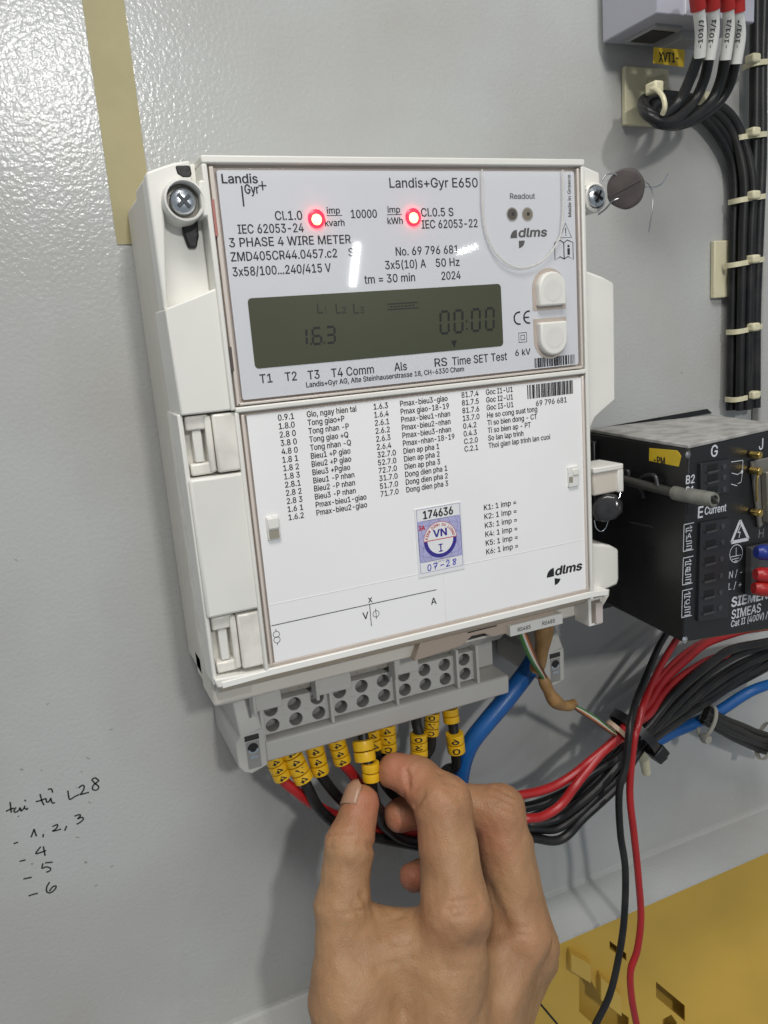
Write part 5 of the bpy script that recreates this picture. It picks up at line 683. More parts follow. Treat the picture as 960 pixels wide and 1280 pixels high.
    rows2 = [('1.6.3', 'Pmax-bieu3-giao'), ('1.6.4', 'Pmax giao-18-19'), ('2.6.1', 'Pmax-bieu1-nhan'), ('2.6.2', 'Pmax-bieu2-nhan'), ('2.6.3', 'Pmax-bieu3-nhan'), ('2.6.4', 'Pmax-nhan-18-19'), ('32.7.0', 'Dien ap pha 1'), ('52.7.0', 'Dien ap pha 2'), ('72.7.0', 'Dien ap pha 3'), ('31.7.0', 'Dong dien pha 1'), ('51.7.0', 'Dong dien pha 2'), ('71.7.0', 'Dong dien pha 3')]
    rows3 = [('81.7.4', 'Goc I1-U1'), ('81.7.5', 'Goc I2-U1'), ('81.7.6', 'Goc I3-U1'), ('13.7.0', 'He so cong suat tong'), ('0.4.2', 'Ti so bien dong - CT'), ('0.4.3', 'Ti so bien ap - PT'), ('C.2.0', 'So lan lap trinh'), ('C.2.1', 'Thoi gian lap trinh lan cuoi')]
    cap = 2.0
    vs, _ = glyphs('Pmax-bieu2-giao'); xs = 19.3/((max(v[0] for v in vs)-min(v[0] for v in vs))*cap/CAPH)
    vs, _ = glyphs('0.9.1'); xn = 5.6/((max(v[0] for v in vs)-min(v[0] for v in vs))*cap/CAPH)
    L_ = lambda s, x0, x1, z, c, **k: print_text(lo, s, x0, x1, z, c, dt, **k)
    for (rw, xa, xb, z0, dz) in ((rows, -56.3, -46.0, -81.4, 34.75/12), (rows2, -21.0, -10.6, -81.5, 31.7/11), (rows3, 14.7, 25.2, -81.0, 20.3/7)):
        for i, (c, t) in enumerate(rw):
            L_(c, xa, None, z0-i*dz, cap, xs=xn); L_(t, xb, None, z0-i*dz, cap, xs=xs)
    for i in range(6): L_('K%d: 1 imp =' % (i+1), 21.8, 36.4, -125.2-i*3.56, 2.1)
    barcode(lo, 43.6, 65.0, -84.5, -79.2, dt, 11); L_('69 796 681', 47.4, 61.8, -87.6, 2.1)
    ln = MB(); ln.box(-66.7, -1.0, -152.98, -152.72, dt-.1, dt+.02); ln.box(-29.1, -28.85, -161.4, -152.9, dt-.1, dt+.03); ln.build('printed_rule', INK, lo)
    a = lambda u, v: at(330+u/3.84, 680+v/3.84, dt)
    q = a(505, 281); L_('x', q[0]-.3, q[0]+1.3, q[1], 2.4); q = a(475, 362); L_('V', q[0], q[0]+2.3, q[1], 2.6); q = a(803, 292); L_('A', q[0], q[0]+2.3, q[1], 2.6)
    sy = MB(); q = a(538, 335); stroke(sy, arcpts(q[0], q[1], 1.25, 0, 360, 20), .2, dt); sy.box(q[0]-.1, q[0]+.1, q[1]-2.0, q[1]+2.0, dt-.1, dt+.015)
    q = a(61, 447); stroke(sy, arcpts(q[0], q[1]+1.05, 1.15, 0, 360, 20), .2, dt); stroke(sy, arcpts(q[0], q[1]-1.05, 1.15, 0, 360, 20), .2, dt+.005)
    sy.box(q[0]-.1, q[0]+.1, q[1]+2.1, q[1]+3.0, dt-.1, dt+.015); sy.box(q[0]-.1, q[0]+.1, q[1]-3.0, q[1]-2.1, dt-.1, dt+.015); sy.build('circuit_symbol', INK, lo)
    L_('dlms', 53.7, 66.8, -157.9, 3.5, shear=.22, bold=.28)
    q = MB(); disc(q, 53.2, -158.1, 3.6, dt, 12, 90, 180); disc(q, 53.4, -159.0, 3.0, dt, 12, 270, 345); q.build('logo_mark', INK, lo)
    cr = MB(); cr.box(-66.8, 69, -145.4, -145.0, 74.2, 74.38); cr.box(2.1, 2.5, -166.7, -145.5, 74.2, 74.36); cr.build('paper_fold', mat('fold', (.80, .80, .79), .5), lo, bevel=.1)
    # inspection sticker
    st = MB().box(-8.3, 11.7, -146.7, -120.1, 74.1, 74.62).build('inspection_sticker', STAMPW, root)
    d0 = 74.64
    q = MB(); q.box(-7.25, 10.95, -141.1, -125.0, 74.4, d0); q.build('sticker_field', LILAC, st)
    q = MB(); stroke(q, [(-7.3, -145.2), (11.0, -145.2), (11.0, -120.5), (-7.3, -120.5)], .2, d0+.01, True)
    for k in range(10):
        a0 = k*36
        stroke(q, [(min(max(x, -7.2), 10.9), min(max(zz, -141), -125.1)) for x, zz in arcpts(1.9+5*math.cos(math.radians(a0)), -133.2+5*math.sin(math.radians(a0)), 6.2, 0, 360, 30)], .12, d0+.012)
    q.build('sticker_pattern', mat('stamp_line', (.16, .15, .42), .6), st)
    q = MB(); disc(q, 1.9, -133.3, 6.9, d0+.03, 40); q.build('stamp_disc', STAMPW, st)
    q = MB(); disc(q, 1.9, -133.3, 7.0, d0+.05, 30, 180, 360, 5.5); q.build('stamp_ring', BLUEINK, st)
    q = MB(); q.box(-5.0, 8.8, -133.25, -132.95, d0, d0+.06); stroke(q, arcpts(1.9, -133.3, 7.0, 0, 180, 24), .2, d0+.055)
    n = len('KIEM DINH DO LUONG')
    for i, ch in enumerate('KIEM DINH DO LUONG'):
        if ch == ' ': continue
        t = math.radians(168-156*i/(n-1)); ux = Vector((math.sin(t), 0, -math.cos(t))); uy = Vector((math.cos(t), 0, math.sin(t)))
        o = P(1.9+5.35*math.cos(t), -133.3+5.35*math.sin(t), d0+.06)-ux*.35*S; text_mb(q, ch, o, ux, uy, 1.05, .75, bold=.05)
    text_mb(q, '3A', P(-6.9, -128.4, d0+.06), UX, UZ, 1.7, 2.6, bold=.12); q.build('stamp_red_print', REDINK, st)
    q = MB(); text_mb(q, 'VN', P(-.9, -132.0, d0+.06), UX, UZ, 2.8, 5.6, bold=.18); text_mb(q, 'I', P(1.55, -138.0, d0+.06), UX, UZ, 2.9, .6, bold=.2)
    q.box(.9, 2.8, -138.05, -137.7, d0, d0+.07); q.box(.9, 2.8, -135.4, -135.05, d0, d0+.07); q.build('stamp_letters', BLUEINK, st)
    q = MB(); text_mb(q, '174636', P(-4.6, -124.3, d0+.02), UX, UZ, 3.0, 12.5, bold=.16); q.build('sticker_number', INK, st)
    q = MB(); text_mb(q, 'co gia tri den', P(-1.5, -142.0, d0+.02), UX, UZ, .7, 7); q.build('small_print', mat('stamp_grey', (.2, .2, .3), .6), st)
    hw = MB()
    for s_ in ([(0, .8), (.2, 1.8), (.9, 1.9), (1.1, .9), (.6, 0), (.1, .2), (0, .8)], [(1.9, 1.9), (3.3, 2.0), (2.7, 1.0), (2.5, 0)], [(2.1, .9), (3.2, 1.1)], [(4.3, 1.0), (5.6, 1.1)], [(6.3, 1.6), (7, 2.2), (7.4, 1.6), (6.7, .6), (6.3, .2)], [(6.3, .2), (7.7, .3)], [(9.6, 2.2), (8.7, 2.0), (9.3, 1.3), (9.6, .6), (8.9, .3), (8.8, .9), (9.8, 1.7), (9.6, 2.2)]):
        pp = spline([(x, z, 0) for x, z in s_], 4) if len(s_) > 2 else [Vector((*s_[0], 0)), Vector((*s_[1], 0))]
        stroke(hw, [(-4.2+p.x*1.25, -144.6+p.y*1.15) for p in pp], .36, d0+.03)
    hw.build('pen_date', BIRO, st)
    # latch windows in the door
    for x0, x1 in ((-64.6, -60.0), (61.2, 66.0)):
        q = MB(); q.box(x0, x1, -122, -113.6, 73, 75.35); o = q.build('door_catch', mat('catch', (.74, .73, .70), .3), root, bevel=.35)
        if x0 < 0:
            MB().box(x0+.5, x1-.5, -121.5, -118.3, 75.0, 75.45).build('catch_gap', mat('catch_dark', (.30, .28, .22), .5), o)
            MB().box(x0+.4, x1-.3, -117.9, -114.1, 75.0, 75.9).build('catch_tab', WHITE, o, bevel=.3)
        else:
            MB().box(x0+1.8, x1+.1, -117.2, -114.6, 75.0, 75.9).build('catch_tab', WHITE, o, bevel=.3)
            MB().box(x0+.1, x0+1.8, -120.0, -117.6, 75.0, 75.45).build('catch_gap', MATS['catch_dark'], o)
    # ---- underside of the case
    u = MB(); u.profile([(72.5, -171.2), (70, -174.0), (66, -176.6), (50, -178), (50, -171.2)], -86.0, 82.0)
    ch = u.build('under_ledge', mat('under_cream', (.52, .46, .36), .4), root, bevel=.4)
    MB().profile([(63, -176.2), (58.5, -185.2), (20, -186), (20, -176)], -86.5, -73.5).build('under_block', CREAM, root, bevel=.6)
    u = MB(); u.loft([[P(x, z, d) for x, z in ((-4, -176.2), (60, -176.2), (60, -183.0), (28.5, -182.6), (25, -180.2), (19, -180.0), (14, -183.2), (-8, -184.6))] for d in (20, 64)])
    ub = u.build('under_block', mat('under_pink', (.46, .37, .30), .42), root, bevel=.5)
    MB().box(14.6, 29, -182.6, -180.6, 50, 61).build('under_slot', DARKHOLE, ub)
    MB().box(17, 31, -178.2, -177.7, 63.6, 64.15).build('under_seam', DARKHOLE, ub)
    q = MB().box(35.9, 62.6, -183.4, -178.6, 62, 66.4).build('port_label', WHITE, root, bevel=.3)
    for x0 in (39.6, 52.0): print_text(q, 'RS485', x0, x0+6.4, -181.9, 1.7, 66.45, m=GREYINK)
    q = MB(); q.box(73.4, 80.6, -186.2, -173.4, 60, 70.2); lt = q.build('corner_latch', WHITE, root, bevel=.4)
    MB().box(74.7, 79.4, -184.8, -174.6, 70.1, 70.35).build('latch_shade', mat('latch_shadow', (.22, .19, .16), .6), lt)  # thin dark plate, painting the shade inside the latch
    MB().box(76.2, 79.9, -185.2, -175.8, 69, 71.6).build('latch_key', mat('latch_key', (.55, .49, .46), .4), lt, bevel=.3)
    q = MB(); q.prism([(80.4, -171.6), (85.4, -171.6), (85.0, -174.6), (80.4, -180)], 50, 69.5); q.build('corner_web', CREAM, lt, bevel=.4)
    # ---- terminal block
    tb = MB()
    tb.profile([(2, -184), (47, -184), (45, -190), (38.0, -196.5), (30.5, -197.5), (30.5, -212), (2, -214)], -67.0, 48.0)
    tb.profile([(2, -212.0), (42.5, -212.6), (43.5, -213.4), (43.0, -221.2), (41.5, -222.2), (2, -222.2)], -67.0, 48.2)
    tbl = tb.build('terminal_block', TGREY, root, bevel=.5)
    # bored terminals: front annulus, bore and dark bottom, one mesh shared by all
    cell = MB(); W, H, r = 5.0, 3.4, 2.95; n = 32
    sq = []
    for i in range(n):
        a = 2*math.pi*i/n; c_, s_ = math.cos(a), math.sin(a); k = min(W/abs(c_) if abs(c_) > 1e-6 else 1e9, H/abs(s_) if abs(s_) > 1e-6 else 1e9); sq.append((c_*k, s_*k))
    ring = lambda rr, d: [P(rr*math.cos(2*math.pi*i/n), rr*math.sin(2*math.pi*i/n), d) for i in range(n)]
    cell.loft([[P(x, z, 30.0) for x, z in sq], [P(x, z, 40.0) for x, z in sq], ring(r, 40.0), ring(r*.95, 39.6)], False)
    bore = MB(); bore.loft([ring(r*.95, 39.65), ring(r*.9, 34.5)], False, True); bore.add(ring(r*.9, 34.5), [tuple(range(n))]); bore.lathe(P(0, 0, 34.6), (0, -1, 0), [(1.9, 0), (1.7, .9), (.01, 1.0)], 16)
    first = None
    for i in range(10):
        for z in (-201.1, -207.9):
            x = -62.5+10*i
            if first is None:
                o = cell.build('screw_terminal', TGREY, tbl); q = bore.build('terminal_bore', THOLE, o)
                dl = P(x, z, 0)+Vector((0, 0, 0)); off = org(tbl)
                # cell was built about the mm origin: shift the objects to their place
                o.location = P(x, z, 0); first = (o, q)
            else:
                o = first[0].copy(); col.objects.link(o); o.location = P(x, z, 0); ORIG[o.name] = off
                q = first[1].copy(); col.objects.link(q); q.parent = o; ORIG[q.name] = off
    for x in (-67.2, -37.5, -7.5, 22.5, 32.6): MB().box(x-.7, x+.7, -212.6, -194.5, 37, 43.2).build('divider_rib', TGREY, tbl, bevel=.3)
    tabs = MB()
    for x0, x1 in ((-71.0, -60.0), (-45.0, -30.2), (-10.0, .6)):
        q = MB(); q.loft([[P(x, z, d) for x, z in ((x0, -184.5), (x1, -184.5), (x1+.6, -196.6), (x0+.4, -196.4))] for d in (41, 48.5)])
        o = q.build('terminal_tab', TGREY, tbl, bevel=.5)
        MB().box(x0-.4, x0+1.0, -198.0, -185, 42, 49.2).build('tab_pin', TGREY, o, bevel=.5)
    for x in (-52.5, -47.5, -22.5, -12.5, 9, 18):
        q = MB(); q.cyl(P(x, -191.0, 36), (0, -1, 0), 3.6, 5.5, 20); q.build('clamp_sleeve', mat('clamp_grey', (.30, .27, .23), .4), tbl)
    MB().box(-58, -31, -187.6, -186.2, 40, 47.6).build('block_slot', DARKHOLE, tbl)
    MB().box(-28, -11, -187.4, -186.2, 40, 47.6).build('block_slot', DARKHOLE, tbl)
    for xa, xb, sg_ in ((-79.0, -67.0, 1), (67.2, 79.0, 1)):
        q = MB(); x0, x1 = xa, xb
        rings = []
        fr_ = [(x0+2.4, -207), (x1, -206.2), (x1, -222.6), (x0+5, -224.6), (x0+2, -223.2), (x0, -220), (x0, -210)]
        q.prism(fr_, 2, 43.5); q.profile([(2, -184), (30, -186), (43.4, -207.2), (43.4, -212), (2, -212)], x0+2.0, x1)
        tw = q.build('screw_tower', TGREY, tbl, bevel=.6)
        cx = (x0+x1)/2+.6
        q = MB(); q.box(cx-2.7, cx+2.7, -222.2, -210.6, 43.2, 43.72); q.build('tower_recess', mat('tower_recess', (.27, .27, .255), .5), tw)
        q = MB(); q.box(cx-2.9, cx+2.9, -210.0, -207.8, 43.2, 43.76); q.build('tower_slot', DARKHOLE, tw)
        q = MB(); disc(q, cx, -213.4, 2.2, 43.78, 20); q.build('tower_hole', mat('tower_hole', (.01, .01, .01), .5), tw)
        q = MB(); disc(q, cx, -213.6, 2.3, 43.80, 20, 190, 350, 1.5); q.box(cx-1.6, cx+1.6, -217.9, -216.7, 43.4, 44.0); q.build('tower_screw', SCREW, tw)
    return root
meter = build_meter()
# ================================================================== SEALS ON THE METER
def build_seals():
    # flat grey seal on the wire of the upper right screw
    root = thing('wire_seal', A(782, 236, 84), 'round brown-grey lead seal on a wire beside the upper right screw', 'seal')
    c = A(782, 236, 84); nrm = (camo.location-c).normalized(); nrm = (nrm+Vector((-.15, 0, .1))).normalized()
    u = nrm.cross(Vector((0, 0, 1))).normalized(); v = u.cross(nrm)
    n = 40; R_ = 7.0
    def ring(r, h, flat=0.0):
        out = []
        for i in range(n):
            a = 2*math.pi*i/n; q = r*(1+.018*math.sin(3*a+1)+.012*math.sin(7*a))
            x, y = q*math.cos(a), q*math.sin(a)*1.03
            if x > R_*.93: x = R_*.93
            out.append(c+(u*x+v*y+nrm*h)*S)
        return out
    m = MB(); m.loft([ring(5.9, -2.6), ring(6.9, -1.9), ring(7.0, 1.2), ring(6.5, 2.1), ring(5.8, 2.3), ring(.05, 2.15)], True, True)
    m.build('seal_body', SEAL, root)
    rb = MB(); ax_ = (u*.80-v*.30).normalized(); t = nrm.cross(ax_)
    pts = [c+ax_*s*S*a+t*b*S+nrm*2.2*S for s in (1,) for a, b in ((-6.2, -.35), (6.2, -.35), (6.2, .35), (-6.2, .35))]
    rb.loft([pts, [p+nrm*.22*S for p in pts]]); rb.build('seal_ridge', SEAL, root, bevel=.15)
    w = MB()
    w.tube(pxs((752, 226, 82), (757, 219, 82.5), (766, 217, 83), (776, 222, 84), n=8), .28, 8)
    w.build('seal_wire', SCREWD, root)
    w = MB(); w.tube(pxs((776, 247, 84), (765, 252, 82), (757, 261, 78), (748, 268, 74), n=8), .33, 8); w.build('seal_wire', SCREWD, root)
    w = MB(); w.tube(pxs((792, 231, 83), (805, 233.5, 83), (818, 234, 82), (828, 229, 80), (835, 217, 78), n=8), .26, 8); w.build('seal_wire', SCREW, root)
    w = MB(); w.tube(pxs((796, 222, 83), (803, 226, 83), (812, 232, 84), (816, 245, 85), (815, 265, 86), (811, 290, 86), n=8), .26, 8); w.build('seal_wire', SCREWD, root)
    # dark translucent seal under the latch on the right side
    root = thing('plastic_seal', A(760, 634, 72), 'dark smoky plastic seal hanging from the latch on the right side of the meter', 'seal')
    c = A(760, 634, 72); m = MB(); n = 14
    prof = [(-18, -6), (-10, -15), (2, -17), (12, -13), (18, -3), (16, 9), (6, 16), (-8, 17), (-17, 13), (-20, 4)]
    nr = (camo.location-c).normalized(); u = Vector((1, 0, 0)); u = (u-nr*u.dot(nr)).normalized(); v = nr.cross(u)
    k = S/2.9
    rr = lambda f, h: [c+(u*a-v*b)*k*f+nr*h*S for a, b in prof]
    m.loft([rr(.75, -4), rr(1, -3), rr(1, 2.2), rr(.8, 3.4), rr(.45, 3.8)], True, False); m.build('seal_body', SEAL2, root, bevel=.5)
    w = MB(); w.tube(pxs((770, 596, 70), (775, 610, 72), (774, 622, 73), (768, 630, 73), n=8), .24, 8); w.build('seal_wire', SCREW, root)
    w = MB(); w.tube(pxs((743, 650, 71), (745, 659, 71), (751, 664, 71), (757, 660, 71.5), (761, 649, 72), n=8), .24, 8); w.build('seal_wire', SCREW, root)
build_seals()

# ================================================================== BLACK MEASURING DEVICE
def build_device():
    zt, zb = -107.7, -189.0
    FL, FR, BR, BL = Vector((100.1, 100)), Vector((163.5, 88.9)), Vector((173.0, 40.3)), Vector((107.0, 28))
    root = thing('power_transducer', P(130, zb, 60), 'black box-shaped power transducer with white lettering right of the meter', 'transducer')
    fp = [FL, FR, BR, BL]
    ring = lambda z, dx=0: [P(q.x+dx, z, q.y) for q in fp]
    MB().loft([[P(q.x-2.6, zb-dz, q.y) for q, dz in zip(fp, (0, 12, 12, 0))], ring(zt-1.0)]).build('housing', DEV, root, bevel=.8)
    MB().loft([ring(zt-1.0), ring(zt+.6)]).build('top_cover', DEVT, root, bevel=.4)
    # black strip painting the dark gap on the wall, then the rear body
    MB().loft([[A(px, py, h) for px, py in ((748, 535), (884, 511), (890, 516), (748, 542))] for h in (.4, 2)]).build('gap_strip', DEV, root)
    MB().box(104, 178, -196, -112, 1, 36).build('rear_body', DEV, root, bevel=1)
    e = (FR-FL); W = e.length; ux = Vector((e.x, -e.y, 0)).normalized(); uz = Vector((.032, 0, 1)).normalized(); nf = Vector((-e.y, -e.x, 0)).normalized()
    nf = ux.cross(uz).normalized()
    if nf.y > 0: nf = -nf
    o0 = P(FL.x, zt, FL.y)
    def F_(px, py, h=0.0):
        w = A(px, py, 0)-camo.location; t = (o0-camo.location).dot(nf)/w.dot(nf); q = camo.location+w*t
        return q+nf*h*S
    def fb(name, quad, h0, h1, m, par, bevel=0):
        return MB().loft([[F_(*p, h0) for p in quad], [F_(*p, h1) for p in quad]]).build(name, m, par, bevel=bevel)
    zz = lambda u, v: (840+u/8, 540+v/8)
    z2 = lambda u, v: (840+u/8, 660+v/8)
    def term(name, quad, n, rows):
        tbk = fb(name, quad, -.5, 1.1, DEV2, root, .3)
        for (u, v, f) in rows:
            a = f(u, v)
            q = MB(); q.loft([[F_(a[0]+x, a[1]+y-.18*x, h) for x, y in ((-7, -4), (6, -4), (6, 4.4), (-7, 5))] for h in (1.0, 1.16)]); t_ = q.build('wire_entry', mat('entry', (.003, .003, .003), .6), tbk)
            q = MB(); q.loft([[F_(a[0]+x, a[1]+y-.18*x, h) for x, y in ((-8, 4.6), (6, 3.8), (5, 5.8), (-8, 6.8))] for h in (.9, 1.9)]); q.build('entry_lip', mat('lip', (.05, .05, .052), .4), tbk)
            c = F_(a[0]+14, a[1]-1, 1.0); q = MB(); q.cyl(c, nf, 1.25, .35, 16); q.build('clamp_screw', mat('clamp_dark', (.09, .09, .10), .35, metal=.6), tbk)
    term('relay_terminal', [zz(268, 312), zz(560, 268), zz(552, 602), zz(262, 640)], 3, [(385, 350, zz), (385, 455, zz), (385, 575, zz)])
    term('current_terminal', [zz(268, 905), zz(560, 855), z2(540, 885), z2(242, 930)], 6, [(370, 945, zz), (370, 1105, zz), (360, 310, z2), (355, 480, z2), (350, 645, z2), (345, 800, z2)])
    def ft(s, p0, p1, cap, bold=0.0, m=WPRINT, name='printed_text'):
        a, b = F_(*p0, .06), F_(*p1, .06); mb = MB(); d = (b-a); text_mb(mb, s, a, d.normalized(), nf.cross(d.normalized())*(1 if nf.cross(d).z > 0 else -1), cap, d.length/S, bold=bold)
        return mb.build(name, m, root)
    ft('G', zz(388, 250), zz(452, 240), 4.6, .16); ft('J', zz(868, 180), zz(908, 170), 4.6, .1); ft('B2', zz(138, 520), zz(222, 508), 3.3, .12); ft('B1', zz(138, 632), zz(215, 620), 3.3, .12)
    ft('E', zz(258, 862), zz(305, 852), 4.6, .16); ft('Current', zz(325, 828), zz(538, 790), 3.2, .1); ft('H', zz(862, 1060), zz(912, 1052), 4.0, 0, GREYINK if False else mat('grey_print', (.22, .22, .22), .6))
    ft('N / -', z2(568, 505), z2(698, 470), 3.0); ft('L / +', z2(562, 620), z2(692, 590), 3.0)
    ft('SIEMENS', z2(592, 790), z2(1010, 690), 4.2, .28); ft('SIMEAS', z2(592, 912), z2(882, 838), 4.0, .12); ft('Cat II (400V) / I', z2(587, 992), z2(985, 890), 2.9, .08)
    def fl(name, pls, w, m=WPRINT):
        mb = MB()
        for pl_ in pls:
            pts = [F_(*p, .07) for p in pl_]
            for a, b in zip(pts[:-1], pts[1:]):
                t = (b-a).normalized(); s_ = nf.cross(t)*w/2*S; mb.add([a-s_, b-s_, b+s_, a+s_], [(0, 1, 2, 3)])
        return mb.build(name, m, root)
    fl('relay_symbol', [[zz(590, 300), zz(708, 282), zz(705, 390), zz(690, 500), zz(655, 518)], [zz(595, 410), zz(655, 425), zz(700, 398)], [zz(590, 520), zz(650, 538)]], .3)
    q = MB(); c = F_(*zz(697, 398), .09); q.cyl(c, nf, .8, .05, 12); q.build('relay_dot', WPRINT, root)
    # warning triangle, earth mark
    fl('warning_triangle', [[zz(680, 885), zz(592, 1105), zz(765, 1070), zz(680, 885)]], 1.5)
    fl('lightning_mark', [[zz(688, 935), zz(655, 1005), zz(682, 1000), zz(668, 1058)]], .5)
    cx, cz = z2(640, 255); fl('earth_mark', [[(cx+8*math.cos(t), cz+11*math.sin(t)-1.6*math.cos(t)) for t in [2*math.pi*i/24 for i in range(25)]], [z2(640, 195), z2(640, 275)], [z2(585, 290), z2(690, 268)], [z2(600, 315), z2(672, 298)], [z2(622, 332), z2(655, 325)]], .35)
    for i, (y0, ch) in enumerate(((905-960, 'A'), (280, 'B'), (605, 'C'))):
        f = z2; dx = -8*i
        fl('phase_bracket', [[f(220+dx, y0), f(120+dx, y0+22), f(115+dx-4, y0+290), f(215+dx-4, y0+268)]], .34)
        for yy, s in ((62, 'I'), (120, ch), (215, 'L')):
            pass
        fl('phase_arrow', [[f(140+dx, y0+60), f(200+dx, y0+50), f(180+dx, y0+30)], [f(140+dx, y0+85), f(200+dx, y0+75), f(185+dx, y0+95)], [f(140+dx, y0+60), f(140+dx, y0+105)]], .34)
        a = f(150+dx, y0+160); b = f(190+dx, y0+152); ft(ch, a, b, 2.0, .05)
        fl('phase_terminal', [[f(145+dx, y0+130), f(140+dx, y0+190), f(195+dx, y0+180), f(195+dx, y0+205), f(142+dx, y0+215)], [f(140+dx, y0+240), f(195+dx, y0+230), f(192+dx, y0+262), f(138+dx, y0+270)]], .34)
    # corner screws
    for p in ((859.5, 568.5), (855.5, 799.5)):
        q = MB(); q.lathe(F_(*p, 0), nf, [(1.5, 0), (1.4, .5), (.8, .9), (.01, 1.0)], 18); q.build('corner_screw', SCREW if p[1] > 700 else SCREWD, root)
    # connector on the right
    cn = fb('serial_connector', [zz(770, 290), zz(1100, 215), zz(1100, 700), zz(845, 960)], 0, 1.5, DSUB, root, .5)
    fb('connector_shell', [zz(845, 385), zz(1100, 330), zz(1100, 920), zz(865, 900)], 1.5, 5, mat('shell', (.20, .19, .16), .35, metal=.4), cn, .8)
    q = MB(); path = [F_(*zz(u, v), 5.2) for u, v in ((915, 420), (905, 600), (905, 760), (930, 820), (990, 850))]; q.tube(spline(path, 6), .45, 8); q.build('connector_rim', BRASS, cn)
    for u, v in ((790, 228), (790, 385), (800, 800)):
        q = MB(); q.cyl(F_(*zz(u-14, v-4), .5), nf, 1.7, 4.5, 6, smooth=False); q.cyl(F_(*zz(u-10, v-2), 1.0), ux, .9, 4.5, 10); q.build('hex_standoff', BRASS, cn, bevel=.2)
    q = MB(); q.tube(spline([F_(*zz(u, v), 3.5) for u, v in ((790, 390), (772, 470), (770, 580), (775, 680))], 6), .5, 8); q.build('spring_latch', BRASS, cn)
    # supply plug
    fb('supply_terminal', [z2(735, 185), z2(1000, 130), z2(1000, 640), z2(722, 660)], 0, 3, mat('supply_grey', (.05, .05, .05), .5), root, .4)
    # side details
    zs_ = lambda u, v: (740+u/6, 560+v/6)
    so = P(FL.x, zt, FL.y); sd = Vector((BL.x-FL.x, -(BL.y-FL.y), 0)).normalized(); ns = sd.cross(Vector((0, 0, 1)));
    if ns.x > 0: ns = -ns
    def Sd(px, py, h=0.0):
        w = A(px, py, 0)-camo.location; t = (so-camo.location).dot(ns)/w.dot(ns); return camo.location+w*t+ns*h*S
    def sb(name, quad, h0, h1, m, par=root, bevel=0): return MB().loft([[Sd(*p, h0) for p in quad], [Sd(*p, h1) for p in quad]]).build(name, m, par, bevel=bevel)
    y = sb('yellow_label', [zs_(432, 0), zs_(640, 18), zs_(672, 60), zs_(650, 165), zs_(430, 132)], .0, .25, YSTICK, root, .1)
    a, b = Sd(*zs_(470, 112), .35), Sd(*zs_(552, 124), .35); mb = MB(); d = (b-a).normalized(); up = d.cross(ns); up = up if up.z > 0 else -up
    text_mb(mb, '-PM', a, d, up, 2.9, (b-a).length/S, bold=.16); mb.build('printed_text', INK, y)
    sb('side_ridge', [zs_(290, 545), zs_(440, 575), zs_(495, 600), zs_(300, 560)], 0, 1.2, mat('ridge', (.035, .035, .035), .5))
    q = MB()
    for pts in ([(405, 370), (402, 250), (425, 215), (470, 198), (520, 205), (540, 280)], [(255, 240), (260, 205), (310, 165), (320, 200)]):
        q.tube(spline([Sd(*zs_(u, v), 3 if i else 1) for i, (u, v) in enumerate(pts)], 6), .9, 8)
    q.build('rod_clip', DEV2, root)
    # locking rod with a worn grey cap
    r0, r1, r2 = A(772, 598, 62), A(843, 616, 92), A(893, 625, 113)
    q = MB(); q.tube([r0, (r0+r1)/2, r1], 2.0, 14); q.build('rod', TOOLD, root)
    d = (r2-r1).normalized(); q = MB(); q.lathe(r1, d, [(2.0, -.5), (2.9, .2), (3.0, 2), (3.0, (r2-r1).length/S-1), (2.6, (r2-r1).length/S), (1.9, (r2-r1).length/S+.05), (1.7, (r2-r1).length/S-1.5)], 22); rc = q.build('rod_cap', TOOL, root)
    u_ = d.orthogonal().normalized(); w_ = d.cross(u_); q = MB(); e_ = r2+d*.02*S
    q.loft([[e_+u_*a*S*.45+w_*b*S*2.3+d*h*S for a, b in ((-1, -1), (1, -1), (1, 1), (-1, 1))] for h in (-.6, .12)]); q.build('rod_slot', mat('rod_slot', (.02, .02, .02), .6), rc)
build_device()
# coloured crimp ferrules plugged into the supply terminal
def ferrule(px, py, m, lab):
    w = MB(); a, b = A(px, py, 104), A(px+34, py+6, 108)
    w.tube(spline([a, (a+b)/2+Vector((0, 0, .6*S)), b], 8), lambda t: 2.4+0.9*min(t*5, 1), 14)
    tag(w.build('wire_ferrule', m), lab, 'ferrule', 'ferrules on the supply terminal')
ferrule(945, 690, mat('blue_ferrule', (.012, .03, .22), .35), 'blue insulated ferrule in the supply terminal at the right edge')
ferrule(944, 718, RED, 'upper red insulated ferrule below the blue one at the right edge')
ferrule(942, 735, MATS['red_boot'], 'lower red insulated ferrule just above the white maker lettering')

